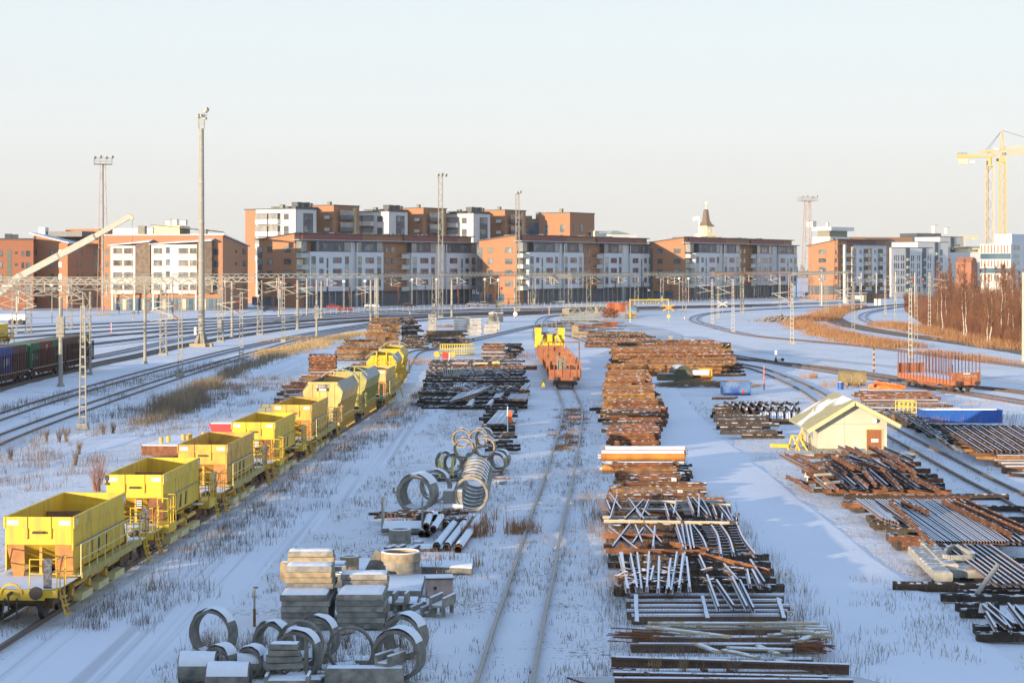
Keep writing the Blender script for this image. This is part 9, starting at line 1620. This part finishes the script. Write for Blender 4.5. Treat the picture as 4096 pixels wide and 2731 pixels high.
for (rg_3, x, y, n, sp) in (('R2',1830,1190,16,1.0),('B2',330,590,6,.5),('B2',640,670,8,.8),('A1',1020,160,1,.1),('C4',1600,400,20,2),('C4',1500,280,14,3),('B4',1800,640,8,.7),('B5',1650,1390,10,.5),('B5',1330,1420,6,.4),('A4',1560,560,0,1),('B4',1900,230,10,.8),('B1',600,370,20,3),('A4',420,530,20,2),('A4',1180,470,16,2),('R2',2100,1190,9,1)):
 P = g(rg_3, x, y)
 for _ in range(n): P_.append(((P.x+VR.gauss(0,sp*1.4), P.y+VR.gauss(0,sp*1.4)), 26, sp*.4, .3, .9, .03, .35))
for _ in range(150): P_.append(((VR.gauss(5.7,.9)*0+at_track(T0, Y9:=U(131,170))[0]+VR.gauss(0,.55), Y9), 22, .2, .04, .2, .035, .9))
field('rusty_grass', 'rust tinted grass tufts between the piles and on the middle track', 'reed_red', P_)
P_ = []
for _ in range(520): y = U(57, 105); P_.append(((U(3.4, 10.8), y), 16, .3, .15, .7, .014, .4))
for _ in range(110): P = g('C5', U(500,1500)+0, U(100,1400)); P_.append(((P.x+VR.gauss(0,.4), P.y), 12, .3, .08, .35, .016, .5))
for _ in range(200): P = g('B3', U(300,2100), U(560,860)); P_.append(((P.x,P.y), 14, .25, .15, .7, .013, .4))
field('weeds_in_piles', 'bare brown weed stalks growing through the piles and rings', 'weed', P_)
def shrub(label, P, n, h, mat, group=None, name='shrub', wd=.03, sp=.35):
 m_ = MB()
 for _ in range(n): a = VR.uniform(0,6.28); l = VR.uniform(.1,sp)*h; hh = h*VR.uniform(.6,1); q = Vector((math.cos(a)*l, math.sin(a)*l, hh)); b_ = q*VR.uniform(.35,.6); m_.tube((VR.gauss(0,.05*h),VR.gauss(0,.05*h),0), q, wd/2, wd/8, n=3, caps=False); m_.tube(b_, b_+Vector((VR.gauss(0,.12),VR.gauss(0,.12),.3))*h, wd/3, wd/9, n=3, caps=False)
 return tag(m_.obj(name, MATS[mat], loc=P), label, 'shrub', group)
M('twig_red', (.20,.09,.06), (.26,.13,.08), rough=1)
shrub('reddish leafless shrub behind the first two yellow wagons', g('A1',1020,165), 60, 2.0, 'twig_red', wd=.025)
for k, (x, y) in enumerate(((490,960),(620,960),(690,960),(1080,880),(790,1200),(1180,870),(820,1090),(110,1150))): shrub('small leafless shrub on the left snow bank', g('A2',x,y), 26, 1.1, 'weed_dark', 'small shrubs of the left bank')
for k, (x, y) in enumerate(((380,620),(820,640),(1500,600),(1820,430),(1950,590),(1150,480))): shrub('thin leafless bush between the concrete rings', g('B3',x,y), 22, .8, 'weed', 'bushes among the rings', wd=.014)
for k, (x, y) in enumerate(((640,1000),(850,1010),(1310,700),(1250,1010),(1730,800),(1110,150),(620,720),(1450,760))): shrub('leafless twiggy bush growing in the rail piles', g('C3',x,y), 24, .9, 'weed', 'bushes in the rail piles', wd=.014)
M('bark_birch', (.55,.50,.44), (.20,.15,.12), rough=.9, scale=1.2, stretch=(1,1,3), lo=.5, hi=.62); M('twig_brown', (.14,.06,.036), (.22,.105,.055), rough=1, scale=.1)
def tree(label, P, H, group, birch=True, seed=0, lean=0.):
 rng = random.Random(seed); t = thing('birch_tree' if birch else 'street_tree', label, 'tree', P, 0, group); m_ = MB(); p = Vector((0,0,0)); r = .11 if birch else .08; seg = [p]
 for k in range(7): q = Vector((lean*H*(k+1)/7+rng.gauss(0,.1), rng.gauss(0,.1), H*(k+1)/7)); m_.tube(p, q, r*(1-k/8), r*(1-(k+1)/8), n=7, caps=False); p = q; seg.append(p)
 m_.obj('trunk', MATS['bark_birch' if birch else 'twig_brown'], t); m_ = MB()
 for _ in range(60 if birch else 46):
  f = rng.uniform(.25,.98); i = min(6, int(f*7)); b_ = seg[i]+(seg[i+1]-seg[i])*(f*7-i); a = rng.uniform(0,6.28); L_ = H*(.22 if birch else .30)*(1.15-f)*rng.uniform(.6,1.2); up = rng.uniform(.9,1.6) if birch else 3.5; e = b_+Vector((math.cos(a), math.sin(a), up)).normalized()*L_; m_.tube(b_, e, .04, .014, n=3, caps=False)
  for _2 in range(7): c = b_+(e-b_)*rng.uniform(.3,1); m_.tube(c, c+Vector((rng.gauss(0,.35),rng.gauss(0,.35),rng.uniform(-.1,.7)))*(1 if birch else .6), .018, .01, n=3, caps=False)
 m_.obj('crown', MATS['twig_brown'], t); return t
for k, (x, yb, yt, ln) in enumerate(((1652,1145,620,-.02),(1835,1200,560,-.03),(1845,1205,640,.02),(1930,1050,640,0),(2038,1240,820,0),(2063,1240,770,.02),(2235,950,600,.01),(2225,1220,830,-.04),(2262,1250,860,-.03),(2300,940,640,.04),(1793,1010,560,0),(1950,930,700,.02),(2200,960,690,-.01),(1610,1090,700,.0))):
 P = g('R4', x, yb); tree('slender birch, %s, in the right thicket' % ('white trunk leftmost of all','tall white trunk crossing the white group','a second white stem just beside the tallest','a pale stem in the middle back','a bright stem low on the slope','a forked bright stem low on the slope','a thick pale stem before the striped office','a leaning stem before the striped office','a thin curved stem near the right edge','a stem leaning to the right edge','a bare top reaching highest','a short pale stem behind the tallest','a straight stem right of centre','a dim stem at the left rim')[k], P, hy('R4',0,yt,P.y), 'birches of the right thicket', True, k, ln)
TT = None
for k in range(46):
 x = VR.uniform(1600, 2420); yb_ = 1085+(x-1500)*.225; P = g('R4', x, VR.uniform(max(890, yb_-300), yb_-20))
 if k < 4: TT = tree('leafless slender tree among the many of the right thicket', P, VR.uniform(9,12), 'leafless trees of the right thicket', k % 2 == 0, 90+k, VR.uniform(-.03,.03)); TS = [TT] if k == 0 else TS+[TT]
 else: c = dup(TS[k % 4], P, VR.uniform(0,6)); c.scale = (1,1,VR.uniform(.75,1.2))
mb = MB()
for _ in range(4600):
 x = VR.uniform(1330, 2450)**1.0; yb_ = 1085+(x-1500)*.225 if x > 1500 else 960+(x-1330)*.75; y = VR.uniform(max(880, yb_-330), yb_) if VR.random() < .6 else VR.uniform(yb_-70, yb_); P = g('R4', x, y); h = (VR.uniform(2.5,8.5) if y < yb_-60 else VR.uniform(1.2,3.4))*(1.0 if x > 1620 else .55); c = Vector((P.x, P.y, 0))
 for _2 in range(11):
  a = VR.uniform(0,6.28); l = VR.uniform(.05,.28)*h; q = c+Vector((math.cos(a)*l, math.sin(a)*l, h*VR.uniform(.6,1))); w_ = VR.uniform(.025,.05); o = len(mb.v); d = Vector((w_,0,0)); mb.v += [tuple(c-d), tuple(c+d), tuple(q)]; mb.f.append((o,o+1,o+2)); mb.mi.append(0)
  for _3 in range(2): b_ = c+(q-c)*VR.uniform(.35,.85); e = b_+Vector((VR.gauss(0,.2)*h*.7,VR.gauss(0,.2)*h*.7,h*VR.uniform(.12,.35))); o = len(mb.v); mb.v += [tuple(b_-d*.6), tuple(b_+d*.6), tuple(e)]; mb.f.append((o,o+1,o+2)); mb.mi.append(0)
stuff(mb.obj('thicket', MATS['twig_brown']), 'dense leafless brown thicket filling the slope at the right edge', 'bushes')
for k, (rg_4, x, yb, yt) in enumerate((('R2',1385,1000,850),('R2',1050,1010,870),('R2',1640,985,850),('R2',930,1010,880),('R3',70,965,800),('R3',462,955,820),('R3',740,955,810),('R3',880,950,830),('R3',1078,950,830),('R3',1595,945,790),('R3',1340,945,820),('R4',50,835,640),('R4',530,820,680),('R4',695,815,690),('R2',2225,1000,850),('R2',1945,985,850),('R2',2300,1000,850))):
 P = g(rg_4, x, yb); tree('slim upright leafless street tree before the houses', P, max(7, hy(rg_4,0,yt,P.y)), 'upright trees along the street', False, 40+k)
mb = MB()
for k in range(260): x = -900+k*7+VR.gauss(0,3); h = VR.uniform(7,15); mb.tube((x,2300+VR.gauss(0,20),0),(x,2300,h), 6, 1.5, n=6)
stuff(mb.obj('distant_woods', M('far_woods', (.20,.19,.2), (.26,.24,.24), scale=.02)), 'low line of distant woods on the horizon', 'woods')
mb = MB(); hp = g('R4', 260, 1040)
for _ in range(240): x = VR.gauss(0,2.6); y = VR.gauss(0,3); z = max(0,1.3*math.exp(-(x*x/12+y*y/14)))*VR.uniform(.3,1); sz = VR.uniform(.12,.45); mb.tube((x,y,z-.1),(x+VR.gauss(0,.1),y+VR.gauss(0,.1),z+sz), sz, sz*.5, n=5)
stuff(mb.obj('rubble', M('rubble', (.20,.14,.10), (.3,.22,.16), scale=1, snow=.5), loc=hp), 'heap of brown rubble and roots on the open snow by the white mast', 'rubble')

mb = MB(); mb.box(-1200, 1200, -620, 2900, -1, 120); hz = mb.obj('haze', bpy.data.materials.new('haze')); hz['kind'] = 'stuff'; hz['label'] = 'thin cold haze'; m = hz.data.materials[0]; m.use_nodes = True; N = m.node_tree.nodes
N.remove(N['Principled BSDF']); pv = N.new('ShaderNodeVolumePrincipled'); pv.inputs['Color'].default_value = (.93,.94,.96,1); pv.inputs['Density'].default_value = .00006; m.node_tree.links.new(pv.outputs[0], N['Material Output'].inputs['Volume'])
